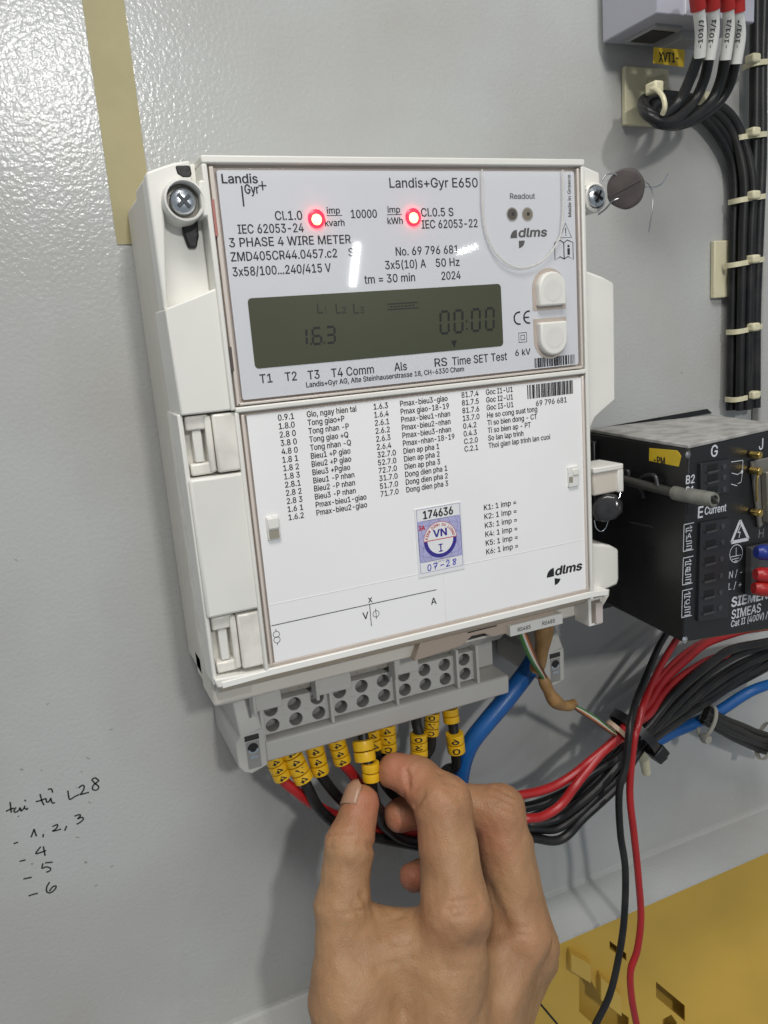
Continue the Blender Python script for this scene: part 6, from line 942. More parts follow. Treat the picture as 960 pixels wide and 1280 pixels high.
# ================================================================== UPPER RIGHT: SWITCH, CABLES, TIES
def build_upper():
    # modular switch, its lower end in view
    root = thing('circuit_breaker', P(165, 69, 5), 'pale lavender modular circuit breaker at the top right, its underside in shadow', 'breaker')
    x0, zb = 139.2, 69.0
    MB().box(x0, 196, zb, 150, 4, 40).build('housing', LAV, root, bevel=.6)
    MB().profile([(40, zb+34), (40, 150), (66, 150), (66, 116), (58, zb+40)], x0+1, 190).build('front_housing', LAV, root, bevel=.6)
    MB().box(x0+15, x0+15.7, zb+.5, 150, 39.8, 40.6).build('housing_seam', mat('seam', (.65, .65, .70), .4), root)
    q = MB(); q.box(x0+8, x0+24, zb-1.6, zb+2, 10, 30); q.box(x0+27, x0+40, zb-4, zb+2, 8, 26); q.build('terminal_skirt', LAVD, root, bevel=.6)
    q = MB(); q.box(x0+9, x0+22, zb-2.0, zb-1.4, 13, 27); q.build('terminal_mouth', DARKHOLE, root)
    y = MB().loft([[A(px, py, h) for px, py in ((817, 59), (856, 62), (855, 84), (816, 79))] for h in (22, 22.6)]).build('yellow_label', YSTICK, root)
    mb = MB(); a, b = A(824, 77, 22.8), A(848, 78, 22.8); text_mb(mb, 'XVT1-', a, (b-a).normalized(), UZ, 4.0, (b-a).length/S, bold=.12); mb.build('printed_text', INK, y)
    # four sleeved cables, looping back to the vertical run
    X = [(863, 868.5, 0), (883, 884, 1), (905, 904, 2), (921, 921, 3)]
    tops = [((870, -12), (873, 10), (876, 40), (874.5, 72)), ((889, -12), (891, 10), (892, 40), (886.5, 75)), ((908, -12), (910, 10), (911, 40), (906.5, 75)), ((921, -8), (922, 14), (925, 45), (920, 80))]
    names = ['first', 'second', 'third', 'fourth']
    ends = [[(862, 100, 32), (848, 128, 34), (826, 146, 36), (808, 138, 32), (806, 125, 22), (822, 119, 14), (856, 122, 11), (895, 130, 10), (922, 158, 10)],
            [(880, 100, 31), (866, 128, 34), (838, 152, 38), (812, 146, 35), (803, 131, 25), (812, 122, 16), (850, 126, 10), (888, 136, 9), (915, 166, 9)],
            [(900, 102, 30), (886, 130, 33), (855, 152, 36), (826, 155, 37), (812, 142, 28), (822, 130, 17), (855, 132, 9), (884, 142, 7), (912, 178, 7)],
            [(912, 106, 28), (896, 130, 30), (868, 150, 32), (838, 157, 34), (818, 148, 26), (830, 136, 15), (858, 138, 7), (882, 150, 6), (909, 188, 6)]]
    for i in range(4):
        t = tops[i]
        vx = [227.0, 222.6, 225.4, 221.2][i]; vd = [12.2, 11, 6.4, 6.0][i]
        tail = [P(vx, z, vd) for z in (8, -20, -60, -112)]
        path = spline([A(t[3][0]+.3, t[3][1]-6, 46)]+[A(p[0], p[1], p[2]+(9 if k == 0 else 3 if k == 1 else 0)) for k, p in enumerate(ends[i])]+tail, 8)
        w = MB(); w.tube(path, 2.35, 12)
        o = tag(w.build('black_cable', BLK), '%s from the left of the four white-sleeved black cables under the breaker' % names[i], 'cable', 'sleeved black cables under the breaker')
        s = MB(); s.tube(spline([A(*t[1], 52), A(*t[2], 49), A(*t[3], 46)], 8), 2.5, 14); sl = s.build('white_sleeve', SLEEVE, o)
        b = MB(); b.tube(spline([A(*t[0], 54), A((t[0][0]+t[1][0])/2, 0, 53), A(t[1][0], t[1][1]+2, 52)], 4), 3.2, 14); b.build('red_boot', REDBOOT, o)
        mb = MB(); p0, p1 = A(t[3][0]+1.5, 60, 50.6), A(t[2][0]+1.5, 24, 52.8); d = (p1-p0).normalized(); up = Vector((-1, 0, 0)); up = (up-d*up.dot(d)).normalized()
        text_mb(mb, '-101/1', p0+up*-.9*S, d, up, 2.5, (p1-p0).length/S, bold=.12); mb.build('printed_text', INK, sl)
    for i, (x, d, lab) in enumerate(((231.2, 9, 'left of the two straight black cables down the right edge'), (235.4, 9.5, 'right of the two straight black cables down the right edge'))):
        w = MB(); w.tube(spline([P(x+.8*math.sin(z*.05+i), z, d) for z in (130, 100, 60, 20, -20, -60, -112)], 6), 2.9, 12)
        tag(w.build('black_cable', BLK), lab, 'cable', 'straight black cables on the right')
    # ties on the vertical run
    pos = ['topmost', 'second from the top', 'third from the top', 'fourth from the top, beside the adhesive base', 'fifth from the top', 'lowest']
    for i, (py, x0) in enumerate(((76, 227.5), (168, 219.2), (247, 219.4), (327, 217), (412, 219.4), (497, 219.4))):
        x, z = at(930, py, 14)
        root = thing('cable_tie', P(228, z, 6), 'cream cable tie on the vertical black cables, %s' % pos[i], 'cable tie', 'cable ties on the vertical cables')
        tl = .10
        pts = [(x0, 5), (x0-.6, 9.5), (x0+1.2, 12.5), (x0+7, 13.2), (x0+11, 13.2), (235.6, 12.6), (237.6, 9), (236.5, 5)]
        path = spline([P(a, z+(a-228)*tl, b) for a, b in pts], 5); m = MB()
        m.loft([[p+Vector((0, 0, 1.3*S)), p-Vector((0, 0, 1.3*S)), p-Vector((0, 0, 1.3*S))+(p-P(228, z, 8)).normalized()*.9*S*Vector((1, 1, 0)).length/1.414, p+Vector((0, 0, 1.3*S))+(p-P(228, z, 8)).normalized()*.9*S] for p in path], True)
        m.build('tie_band', NYLONG if False else NYLON, root)
        hx = at(942, py-3, 15)[0]; h = MB().box(hx-2.7, hx+2.7, z+.8-2.1, z+.8+2.3, 11.5, 17.5); h.build('tie_head', NYLON, root, bevel=1.0)
    def base(quad, lab, k):
        root = thing('tie_base', A((quad[0]+quad[1])/2, quad[3], 0), lab, 'cable tie base', 'adhesive cable tie bases')
        (xa, za), (xb, zb_) = at(quad[0], quad[2], 3), at(quad[1], quad[3], 3)
        MB().box(xa, xb, zb_, za, .3, 3.2).build('adhesive_base', NYLON, root, bevel=.6)
        cx, cz = (xa+xb)/2+2, (za+zb_)/2
        for sg_ in (-1, 1):
            MB().loft([[P(cx-3, cz+sg_*8, 3), P(cx+9, cz+sg_*11, 3), P(cx+9, cz+sg_*8.5, 3), P(cx-1, cz+sg_*5.5, 3)], [P(cx-1, cz+sg_*5, 6.5), P(cx+8, cz+sg_*6.5, 6.5), P(cx+8, cz+sg_*5, 6.5), P(cx, cz+sg_*3.5, 6.5)]]).build('base_wing', NYLON, root, bevel=.4)
        MB().box(cx-3.5, cx+3, cz-4.5, cz+4.5, 3, 7).build('base_bridge', NYLON, root, bevel=.6)
    base((893, 932, 301, 370), 'square cream adhesive tie base behind the vertical cables', 0)
    base((781, 836, 82, 158), 'yellowed adhesive tie base under the breaker, holding the cable loop', 1)
    # tie round the loop
    root = thing('cable_tie', A(822, 120, 30), 'cream nylon cable tie round the black cable loop below the breaker', 'cable tie', 'cable ties on the cable loop')
    m = MB(); m.tube(pxs((815, 111, 30), (822, 113, 36), (829, 122, 41), (831, 134, 42), (828, 143, 40), n=6), 1.1, 8); m.build('tie_band', NYLON, root)
    c = at(819, 110, 30); MB().box(c[0]-2.6, c[0]+2.6, c[1]-2.6, c[1]+2.6, 26, 33).build('tie_head', NYLON, root, bevel=1)
    m = MB(); c = A(880, 122, 16); m.lathe(c, (0, -1, 0), [(2.6, -3), (2.8, 0), (2.2, 2.6), (.1, 3)], 14); tag(m.build('cable_tie', NYLON), 'small cream cable tie head between the second and third sleeved cables', 'cable tie', 'cable ties on the cable loop')
build_upper()

# ================================================================== LOWER WIRING
def zq(u, v, d): return (330+u/3.5556, 860+v/3.5556, d)
def zr(u, v, d): return (560+u/4, 900+v/4, d)
def zs(u, v, d): return (760+u/4.8, 780+v/4.8, d)
def zt_(u, v, d): return (640+u/3, 880+v/3, d)
def marker(parent, p0, p1, r, ch='', flat=1.0):
    """oval yellow tube slipped on a wire, with a printed character"""
    a, b = Vector(p0), Vector(p1); ax_ = (b-a).normalized(); L = (b-a).length/S
    m = MB(); m.lathe(a, ax_, [(r*.72, 0), (r*.98, .05), (r, .5), (r, L-.5), (r*.98, L-.05), (r*.72, L)], 18)
    o = m.build('wire_marker', YEL, parent)
    view = (camo.location-(a+b)/2).normalized(); n = (view-ax_*view.dot(ax_)).normalized(); side = ax_.cross(n)
    if ch.strip():
        q = MB(); c = (a+b)/2+n*(r+.05)*S
        h = min(L*.62, r*1.1); w = r*.78
        text_mb(q, ch, c-side*w/2*S-ax_*(h/2)*(-1)*S, side, -ax_, h, w, bold=.14)
        # bend the print on to the curved marker
        cen = (a+b)/2
        for v in q.v:
            s_ = (v-cen).dot(side); k = math.sqrt(max((r*S)**2-s_**2, 0)); cur = (v-cen).dot(n); v += n*(k+.06*S-cur)
        q.build('printed_character', INK, o)
    return o
def wire(name, m, pts, r, label, group, marks=(), cat='wire'):
    pa = pxs(*pts, n=8); k1_, k2_, k3_ = [random.uniform(0, 6) for _ in range(3)]
    for i in range(10, len(pa)): pa[i] = pa[i]+Vector((.35*math.sin(i*.21+k1_), .25*math.sin(i*.17+k2_), .40*math.sin(i*.26+k3_)))*S*min(1, (i-10)/12)
    w = MB(); w.tube(pa, r, 12)
    o = tag(w.build(name, m), label, cat, group)
    for p0, p1, rr, ch in marks: marker(o, A(*p0), A(*p1), rr, ch)
    return o
G1 = 'wires fanning out under the terminal block'
def split(p, q, n, gap=.06):
    p, q = Vector(p), Vector(q)
    return [(tuple(p.lerp(q, (i+gap)/n)), tuple(p.lerp(q, (i+1-gap)/n))) for i in range(n)]
def mk(p, q, n, r, chars): return [(a, b, r, c) for (a, b), c in zip(split(p, q, n), chars)]
D1 = 37
wire('red_wire', RED, [(337, 930, 36), zq(50, 320, D1), zq(80, 395, 38), zq(130, 448, 39), zq(190, 503, 38), zq(260, 535, 36), zq(340, 568, 34), (470, 1036, 33), (560, 1040, 32), (612, 1012, 34), zr(330, 388, 36), zr(450, 357, 37), zr(560, 315, 38), zr(650, 262, 39), zr(720, 195, 40), zr(830, 95, 40), zr(900, 20, 38), zs(240, 480, 36), zs(330, 340, 30), zs(460, 220, 24), zs(600, 110, 20), zs(800, 40, 18), zs(1000, 5, 18)], 2.3,
     'leftmost red wire under the terminal block, running right into the bundle', G1, mk(zq(38, 300, D1), zq(84, 402, 38), 3, 3.8, '444'))
wire('black_wire', BLK, [(362, 925, 36), zq(122, 290, D1), zq(175, 405, 40), zq(200, 460, 41), zq(240, 528, 41), zq(300, 585, 40), zq(345, 612, 38), (470, 1048, 35), (560, 1062, 33), (620, 1060, 33), (660, 1049, 34), zr(520, 602, 35), zr(600, 572, 36), zr(680, 492, 37), zr(840, 335, 38), zr(930, 190, 37), zs(250, 700, 34), zs(450, 560, 28), zs(650, 430, 22), zs(850, 300, 20), zs(1000, 200, 20)], 2.35,
     'black wire second from the left under the terminal block, lowest in the bundle', G1, mk(zq(108, 262, D1), zq(180, 412, 40), 4, 4.2, '4474'))
wire('black_wire', BLK, [(393, 915, 36), zq(225, 265, D1), zq(250, 372, 38), zq(272, 412, 38), zq(312, 465, 36), zq(370, 520, 34), (470, 1030, 32), (560, 1050, 30), (620, 1045, 30), (660, 1037, 31), zr(540, 540, 33), zr(650, 470, 35), zr(760, 370, 36), zr(850, 280, 37), zr(920, 160, 36), zs(260, 650, 34), zs(420, 530, 30), zs(620, 370, 25), zs(820, 250, 22), zs(1000, 165, 22)], 2.35,
     'black wire third from the left under the terminal block, left of the thumb', G1, mk(zq(220, 245, D1), zq(252, 380, 38), 3, 3.9, '444'))
wire('red_wire', RED, [(424, 905, 36), zq(322, 240, D1), zq(348, 325, 38), zq(380, 368, 38), zq(425, 430, 36), zq(480, 500, 32), (500, 1030, 30), (570, 1048, 30), (630, 1036, 36), zr(385, 500, 42), zr(470, 482, 43), zr(560, 425, 43), zr(630, 335, 43), zr(690, 258, 42), zr(770, 165, 41), zr(860, 95, 40), zr(905, 30, 38), zs(240, 540, 38), zs(320, 440, 34), zs(430, 325, 30), zs(560, 240, 26), zs(680, 195, 24), zs(820, 150, 10)], 2.3,
     'red wire left of the thumb tip, crossing over the other red wire', G1, mk(zq(318, 222, D1), zq(350, 332, 38), 3, 3.9, '444'))
held = wire('black_wire', BLK, [(452, 893, 37), zq(440, 205, 40), zq(452, 300, 44), zq(475, 385, 47), zq(488, 470, 47), zq(510, 560, 44), (482, 1034, 40), (520, 1052, 34), (600, 1052, 30), (655, 1030, 30), zr(420, 520, 31), zr(550, 495, 33), zr(650, 418, 36), zr(760, 322, 38), zr(860, 215, 38), zr(930, 120, 36), zs(250, 640, 36), zs(420, 470, 32), zs(620, 280, 27), zs(780, 180, 22), zs(1000, 120, 22)], 2.35,
     'black wire with loose blank yellow markers pinched between thumb and index finger', G1,
     mk(zq(438, 228, 42), zq(452, 325, 45), 2, 4.6, '  ')+mk(zq(472, 328, 46), zq(478, 412, 47), 2, 3.9, '  '))
wire('black_wire', BLK, [(466, 888, 33), zq(480, 205, 34), zq(495, 268, 35), zq(512, 340, 36), zq(545, 425, 36), zq(600, 495, 34), (520, 1020, 30), (590, 1030, 26), (650, 1010, 28), zr(370, 440, 30), zr(480, 408, 32), zr(620, 345, 34), zr(740, 250, 36), zr(860, 175, 37), zr(925, 80, 36), zs(230, 620, 38), zs(400, 410, 36), zs(620, 235, 30), zs(760, 150, 25), zs(1000, 95, 22)], 2.5,
     'thin black wire directly behind the pinched wire, passing behind the index fingertip', G1, mk(zq(478, 182, 34), zq(496, 270, 35), 2, 3.6, '44'))
wire('black_wire', BLK, [(483, 884, 35), zq(548, 170, 36), zq(552, 270, 37), zq(560, 330, 36), (500, 980, 32), (560, 1020, 26), (640, 1020, 26), zr(420, 490, 28), zr(560, 455, 30), zr(680, 360, 33), zr(780, 260, 35), zr(880, 150, 36), zr(935, 90, 34), zs(300, 620, 32), zs(500, 450, 28), zs(700, 300, 22), zs(1000, 140, 20)], 2.35,
     'wire whose yellow marker reads C just above the index fingertip', G1, mk(zq(545, 160, 36), zq(553, 280, 37), 3, 3.9, '47C'))
wire('black_wire', BLK, [(520, 876, 34), zq(676, 145, 35), zq(690, 215, 37), zq(690, 300, 38), (535, 965, 36), (560, 1010, 28), (640, 1035, 26), zr(420, 550, 28), zr(560, 520, 30), zr(680, 430, 33), zr(800, 310, 35), zr(900, 190, 35), zs(280, 690, 30), zs(480, 520, 24), zs(700, 360, 20), zs(1000, 180, 18)], 2.35,
     'black wire with yellow markers reading 3 over the middle of the hand', G1, mk(zq(686, 200, 37), zq(690, 305, 38), 3, 4.0, '03 '))
wire('black_wire', BLK, [(538, 870, 33), zq(748, 115, 34), zq(742, 200, 35), zq(738, 270, 35), zq(715, 330, 34), (540, 990, 28), (620, 1030, 22), (690, 1010, 24), (740, 970, 28), (785, 925, 30), zs(330, 600, 26), zs(560, 420, 20), zs(1000, 210, 16)], 2.35,
     'black wire with yellow marker reading C between the markers 3 and 6', G1, mk(zq(748, 108, 34), zq(743, 210, 35), 3, 3.5, '07C'))
wire('black_wire', BLK, [(562, 866, 34), zq(828, 100, 35), zq(838, 160, 36), zq(850, 240, 38), zq(856, 310, 38), zq(845, 350, 36), zq(805, 372, 32), (545, 990, 24), (620, 1045, 20), (700, 1020, 24), (760, 965, 28), (788, 922, 28), zs(350, 640, 24), zs(600, 450, 18), zs(1000, 230, 14)], 2.35,
     'rightmost black wire under the terminal block, its markers reading 0 and 6', G1, mk(zq(826, 88, 35), zq(834, 152, 36), 2, 3.8, '  ')+mk(zq(846, 198, 38), zq(856, 285, 38), 2, 4.2, '60'))
# blue cable in two runs
wire('blue_cable', BLUE, [(676, 812, 30), (660, 838, 33), (637, 868, 36), (610, 900, 37), (588, 932, 36), (577, 965, 33), (575, 1000, 28), (600, 1040, 20), (680, 1020, 18), (750, 965, 18), zs(330, 680, 18), zs(470, 615, 18), zs(650, 530, 20), zs(800, 440, 22), zs(900, 385, 24), zs(1000, 345, 24)], lambda t: 4.7-1.7*t,
     'thick blue cable curving down from beside the data wires', None, cat='cable')
wire('black_cable', BLK, [(850, 770, 16), (830, 797, 22), (815, 826, 30), (797, 870, 40), (790, 900, 47), (786, 920, 50), (781, 957, 52), (774, 990, 53), (776, 1040, 54), (781.5, 1085, 54), (780, 1147, 54), (774, 1193, 54), (762, 1243, 54), (742, 1286, 54)], 1.8,
     'black cable hanging straight down past the bottom edge of the plate', 'cables hanging below the bundle', cat='cable')
wire('red_cable', RED, [(865, 772, 16), (842, 805, 22), (823, 838, 30), (806, 876, 42), (797, 909, 46), (792, 930, 48), (787.5, 987, 49), (792, 1040, 50), (797.5, 1097, 50), (801.5, 1147, 50), (797, 1187, 50), (787.5, 1215, 50), (789, 1247, 50), (798, 1288, 50)], 1.85,
     'red cable hanging down beside the black one, kinked near its end', 'cables hanging below the bundle', cat='cable')
wire('red_cable', RED, [(800, 900, 38), (808, 868, 34), (826, 845, 28), (850, 822, 22), (882, 802, 18), (920, 790, 16), (970, 783, 14)], 1.7, 'thin red cable arching from the black tie to the underside of the transducer', 'red cables rising behind the tie', cat='cable')
# grey ribbon of four cables on the right
for i, (o, dd) in enumerate(((0, 24), (5.5, 26), (11, 26), (16, 23))):
    wire('ribbon_cable', mat('dark_grey_insulation', (.022, .021, .019), .45), [(884-o*.35, 886+o*.9, dd), (900, 896+o*1.05, dd+1), (922, 906+o*1.2, dd+1), (945, 915+o*1.25, dd), (975, 922+o*1.3, dd-1)], 2.1, '%s of the four short dark cables tied together at the right edge' % ['uppermost', 'second', 'third', 'lowest'][i], 'short tied cables at the right', cat='cable')
def band(name, px, py, d, rx, w, m, tilt, lab, group, head=True, ry=None, hm=None):
    root = thing(name, A(px, py, d), lab, 'cable tie', group)
    c = A(px, py, d); ax_ = Vector((math.cos(tilt), 0, math.sin(tilt))); u = Vector((-math.sin(tilt), 0, math.cos(tilt))); v = Vector((0, -1, 0)); ry = ry or rx; n = 28; t = .8
    prof = [(-w/2, 0), (w/2, 0), (w/2, t), (-w/2, t)]; rings = []
    for i in range(n):
        a = 2*math.pi*i/n
        rings.append([c+ax_*p*S+(u*math.cos(a)*(rx+q)+v*math.sin(a)*(ry+q))*S for p, q in prof])
    mb = MB(); vs = [p for r_ in rings for p in r_]; fs = []
    for i in range(n):
        for j in range(4): fs.append((i*4+j, i*4+(j+1) % 4, ((i+1) % n)*4+(j+1) % 4, ((i+1) % n)*4+j))
    mb.add(vs, fs, True); mb.build('tie_band', m, root)
    return root, c, ax_, u, v
r_, c, ax_, u, v = band('cable_tie', 793, 914, 36, 14, 4.4, BLACKP, math.radians(38), 'black cable tie cinching the red and black bundle', None, ry=13)
q = MB(); hc = c-u*13.5*S+v*7*S
q.loft([[hc+ax_*a*S+u*b*S+v*h*S for a, b in ((-4, -4.5), (4, -4.5), (4, 3), (-4, 3))] for h in (-4, 4)]); q.build('tie_head', BLACKP, r_, bevel=.8)
q = MB(); hc = c-u*20*S+v*6*S; q.loft([[hc+ax_*a*S+u*b*S+v*h*S for a, b in ((-2.5, -2.5), (2.5, -3.5), (2.5, 4), (-2.5, 4))] for h in (-3, 1)]); q.build('tie_tail', BLACKP, r_, bevel=.5)
band('cable_tie', 775, 917, 38, 9.5, 2.2, mat('tan_band', (.50, .36, .25), .5), math.radians(38), 'thin tan band round the two red wires left of the black tie', None, ry=6)
r_, c, *_ = band('cable_tie', 884, 902, 25, 9.0, 2.6, NYLONG, math.radians(-30), 'grey cable tie at the left end of the four short dark cables', 'ties on the short dark cables', ry=4.2)
q = MB(); q.lathe(c+Vector((-4*S, -3*S, -8*S)), (0, -1, 0), [(2.5, -2), (2.9, 0), (2.4, 2.2), (.1, 2.5)], 14); q.build('tie_head', NYLONG, r_)
band('cable_tie', 957, 926, 24, 11, 3.0, NYLONG, math.radians(-20), 'grey cable tie at the right end of the four short dark cables', 'ties on the short dark cables', ry=5)
q = MB(); q.tube(pxs((799, 935, 26), (805, 950, 24), (808, 966, 22), n=5), lambda t: 3.2-.8*t, 10); tag(q.build('cable_tie', NYLON), 'cream cable tie tail poking out below the black tie', 'cable tie')
# data pairs with brown tape
root = thing('data_cable', A(672, 800, 52), 'thin twisted data wires wrapped in brown tape below the white port label', 'data cable')
q = MB(); q.tube(pxs((680, 780, 50), (679, 800, 50), (675, 822, 48), (670, 838, 46), n=6), lambda t: 4.2-1.2*t+.35*math.sin(t*9), 14); q.build('tape_wrap', KRAFT, root)
q = MB(); q.tube(pxs((678, 846, 48), (684, 860, 49), (691, 873, 50), (701, 881, 50), (712, 882, 49), (718, 878, 48), n=6), lambda t: 2.2+.9*math.sin(math.pi*min(t*1.2, 1))+.3*math.sin(t*17), 14); q.build('tape_wrap', KRAFT, root)
for m_, o, ph in ((GRN, -3.6, 0), (WHT, -.6, 1.5), (ORG, 2.2, 3), (BRN, 4.2, 4.5)):
    q = MB(); q.tube(pxs((652+o*.8, 788, 56), (658+o, 803, 55), (666+o*.9+math.sin(ph), 822, 53), (675+o*.7+math.sin(ph+1), 838, 50), (683+o*.2, 852, 49), n=6), 1.05, 8); q.build('data_wire', m_, root)
    q = MB(); q.tube(pxs((714, 881+o*.2, 49), (728+math.sin(ph), 889+o*.55, 48), (745+math.sin(ph+1), 900+o*.6, 47), (762, 913+o*.5, 44), (775, 922+o*.3, 38), n=6), .72, 8); q.build('data_wire', m_, root)

# ================================================================== HAND
def surface_nets(F, o, h):
    nx, ny, nz = F.shape; s = F < 0
    sl = lambda i, n: slice(i, n-1+i)
    C = [(i, j, k) for i in (0, 1) for j in (0, 1) for k in (0, 1)]
    cnt = sum(s[sl(i, nx), sl(j, ny), sl(k, nz)].astype(np.int8) for i, j, k in C)
    act = (cnt > 0) & (cnt < 8); I = np.argwhere(act); idx = -np.ones(act.shape, np.int64); idx[act] = np.arange(len(I))
    acc = np.zeros((len(I), 3)); num = np.zeros(len(I))
    val = {c: F[I[:, 0]+c[0], I[:, 1]+c[1], I[:, 2]+c[2]] for c in C}
    for a in C:
        for ax_ in range(3):
            if a[ax_]: continue
            b = list(a); b[ax_] = 1; b = tuple(b); fa, fb = val[a], val[b]; x = (fa < 0) != (fb < 0)
            t = np.where(x, fa/np.where(x, fa-fb, 1), 0); p = np.array(a, float)[None].repeat(len(I), 0); p[:, ax_] += t
            acc[x] += p[x]; num[x] += 1
    V = (I+acc/num[:, None])*h+o
    faces = []
    for ax_ in range(3):
        a1, a2 = (ax_+1) % 3, (ax_+2) % 3
        n = [nx, ny, nz]; lo = [slice(0, m_-1) for m_ in n]; hi = list(lo)
        lo[ax_] = slice(0, n[ax_]-1); hi[ax_] = slice(1, n[ax_]); lo[a1] = hi[a1] = slice(1, n[a1]-1); lo[a2] = hi[a2] = slice(1, n[a2]-1)
        A0, B0 = s[tuple(lo)], s[tuple(hi)]; E0 = np.argwhere(A0 != B0); fl = A0[tuple(E0.T)]
        E0[:, a1] += 1; E0[:, a2] += 1
        def cell(d1, d2):
            q = E0.copy(); q[:, a1] -= d1; q[:, a2] -= d2; return idx[q[:, 0], q[:, 1], q[:, 2]]
        Q = np.stack([cell(1, 1), cell(0, 1), cell(0, 0), cell(1, 0)], 1); Q[~fl] = Q[~fl][:, ::-1]; faces.append(Q)
    return V, np.concatenate(faces)
def build_hand():
    J = lambda px, py, d: np.array([*at(px, py, d), d], np.float32)
    def cone(Pt, a, b, r1, r2):
        ba = b-a; l2 = ba@ba; q = Pt-a; t = np.clip((q@ba)/l2, 0, 1)
        return np.linalg.norm(q-t[..., None]*ba, axis=-1)-(r1+(r2-r1)*t)
    def smin(a, b, k):
        h = np.clip(.5+.5*(b-a)/k, 0, 1); return b*(1-h)+a*h-k*h*(1-h)
    th = [J(451, 1004, 53), J(437, 1056, 62), J(428, 1133, 70), J(440, 1250, 84)]
    ix = [J(494, 964, 50), J(522, 973, 57), J(553, 1003, 70), J(570, 1138, 90)]
    md = [J(501, 1019, 47), J(556, 1003, 50), J(624, 1014, 64), J(650, 1166, 82)]
    rg = [J(517, 1096, 47), J(562, 1082, 42), J(640, 1058, 46), J(664, 1182, 68)]
    pk = [J(545, 1140, 52), J(590, 1125, 42), J(642, 1112, 40), J(668, 1200, 56)]
    wr = J(528, 1420, 104)
    fingers = [(th, (7.6, 9.3, 10.6, 13.5)), (ix, (7.8, 8.7, 11.3, 13.0)), (md, (7.4, 8.6, 11.0, 12.0)), (rg, (6.6, 7.6, 9.6, 11)), (pk, (6.2, 7, 8.4, 10))]
    allp = np.array([p for f, _ in fingers for p in f]+[wr]); lo = allp.min(0)-20; hi = allp.max(0)+20
    lo[1] = max(lo[1], at(500, 1360, 90)[1]-8)
    h = 0.85
    n = np.ceil((hi-lo)/h).astype(int)+1
    g = np.stack(np.meshgrid(*[lo[i]+h*np.arange(n[i]) for i in range(3)], indexing='ij'), -1).astype(np.float32)
    lo = lo.astype(np.float32)
    def near_box(a, b, m_):
        i0 = np.maximum(np.floor((np.minimum(a, b)-m_-lo)/h), 0).astype(int); i1 = np.minimum(np.ceil((np.maximum(a, b)+m_-lo)/h)+1, n).astype(int)
        return tuple(slice(p, max(q, p+1)) for p, q in zip(i0, i1))
    def finger(j, r, k=3.0):
        d = None
        for i in range(3):
            c = cone(g, j[i], j[i+1], r[i], r[i+1]); d = c if d is None else smin(d, c, k)
        return d
    fd = []
    for q, (j, r) in enumerate(fingers):
        d = finger(j, r)
        # knuckle swelling and flexion creases
        for i in (1, 2):
            a = j[i]; ax_ = (j[i-1]-j[i+1]); ax_ = ax_/np.linalg.norm(ax_)
            flex = (j[i-1]+j[i+1])/2-a; flex = flex/(np.linalg.norm(flex)+1e-6)
            sl_ = near_box(a, a, r[i]*3.6); rel = g[sl_]-a; along = rel@ax_; near = np.exp(-(np.linalg.norm(rel, axis=-1)/(r[i]*1.7))**2); dd = d[sl_]
            side = rel@flex
            dd -= .55*near*np.exp(-(along/5.0)**2)
            if q < 2 or i == 1:
                dd += .9*near*np.exp(-(along/.9)**2)*(1/(1+np.exp(-(side)/1.6)))
            for o in (-2.6, 0, 2.6): dd += .32*near*np.exp(-((along-o)/.75)**2)*(1/(1+np.exp((side+2)/1.5)))
        fd.append(d)
    # palm: metacarpals fused
    palm = None
    for j, r, k in ((ix, 12.5, 13), (md, 12.5, 13), (rg, 11.5, 13), (pk, 10.5, 13)):
        base = wr+(j[3]-wr)*.12+np.array([0, 0, 0]); c = cone(g, j[3], base, r*.98, 20)
        palm = c if palm is None else smin(palm, c, k)
    palm = smin(palm, cone(g, th[3], wr+np.array([-12, 0, 0]), 16.5, 22), 10)
    palm = smin(palm, cone(g, th[2]+np.array([6, -12, 0]), ix[3]+np.array([-6, -16, -6]), 8.5, 9), 9)     # web
    palm = smin(palm, cone(g, (th[2]+th[3])/2+np.array([4, 0, 0]), ix[3]+np.array([-2, -26, -4]), 11, 12), 12)
    # knuckle bumps and tendons on the back
    back = np.array([-.25, .15, 1.0]); back /= np.linalg.norm(back)
    for j, r in ((ix, 9.6), (md, 9.2), (rg, 8.5)):
        c = j[3]+back*4.2; palm = smin(palm, np.linalg.norm(g-c, axis=-1)-r, 5)
        palm = smin(palm, cone(g, j[3]+back*8.4, wr+(j[3]-wr)*.35+back*16.5, 3.0, 1.8), 6)
    fu = fd[1]
    for q in (2, 3, 4): fu = smin(fu, fd[q], 1.3)
    d = smin(smin(palm, fd[0], 7), fu, 6)
    d0_ = d
    cen = np.array([CX, CZ, CD])
    def surf(px, py):
        x, z = at(px, py, 40); e_ = np.array([x, z, 40.0]); v = e_-cen; L_ = np.linalg.norm(v); v = v/L_
        for t in np.arange(150, L_+60, .5):
            i = np.round((cen+v*t-lo)/h).astype(int)
            if (i < 0).any() or (i >= n).any(): continue
            if d0_[tuple(i)] < 0: return cen+v*t
        return e_
    X, Y, Z_ = g[..., 0], g[..., 1], g[..., 2]
    d = d+.32*np.sin(X*.31+1.3*np.sin(Y*.17))*np.sin(Y*.27+.8*np.sin(Z_*.21))+.16*np.sin(X*.83+Z_*.5)*np.sin(Y*.71+1)*np.sin(Z_*.63)
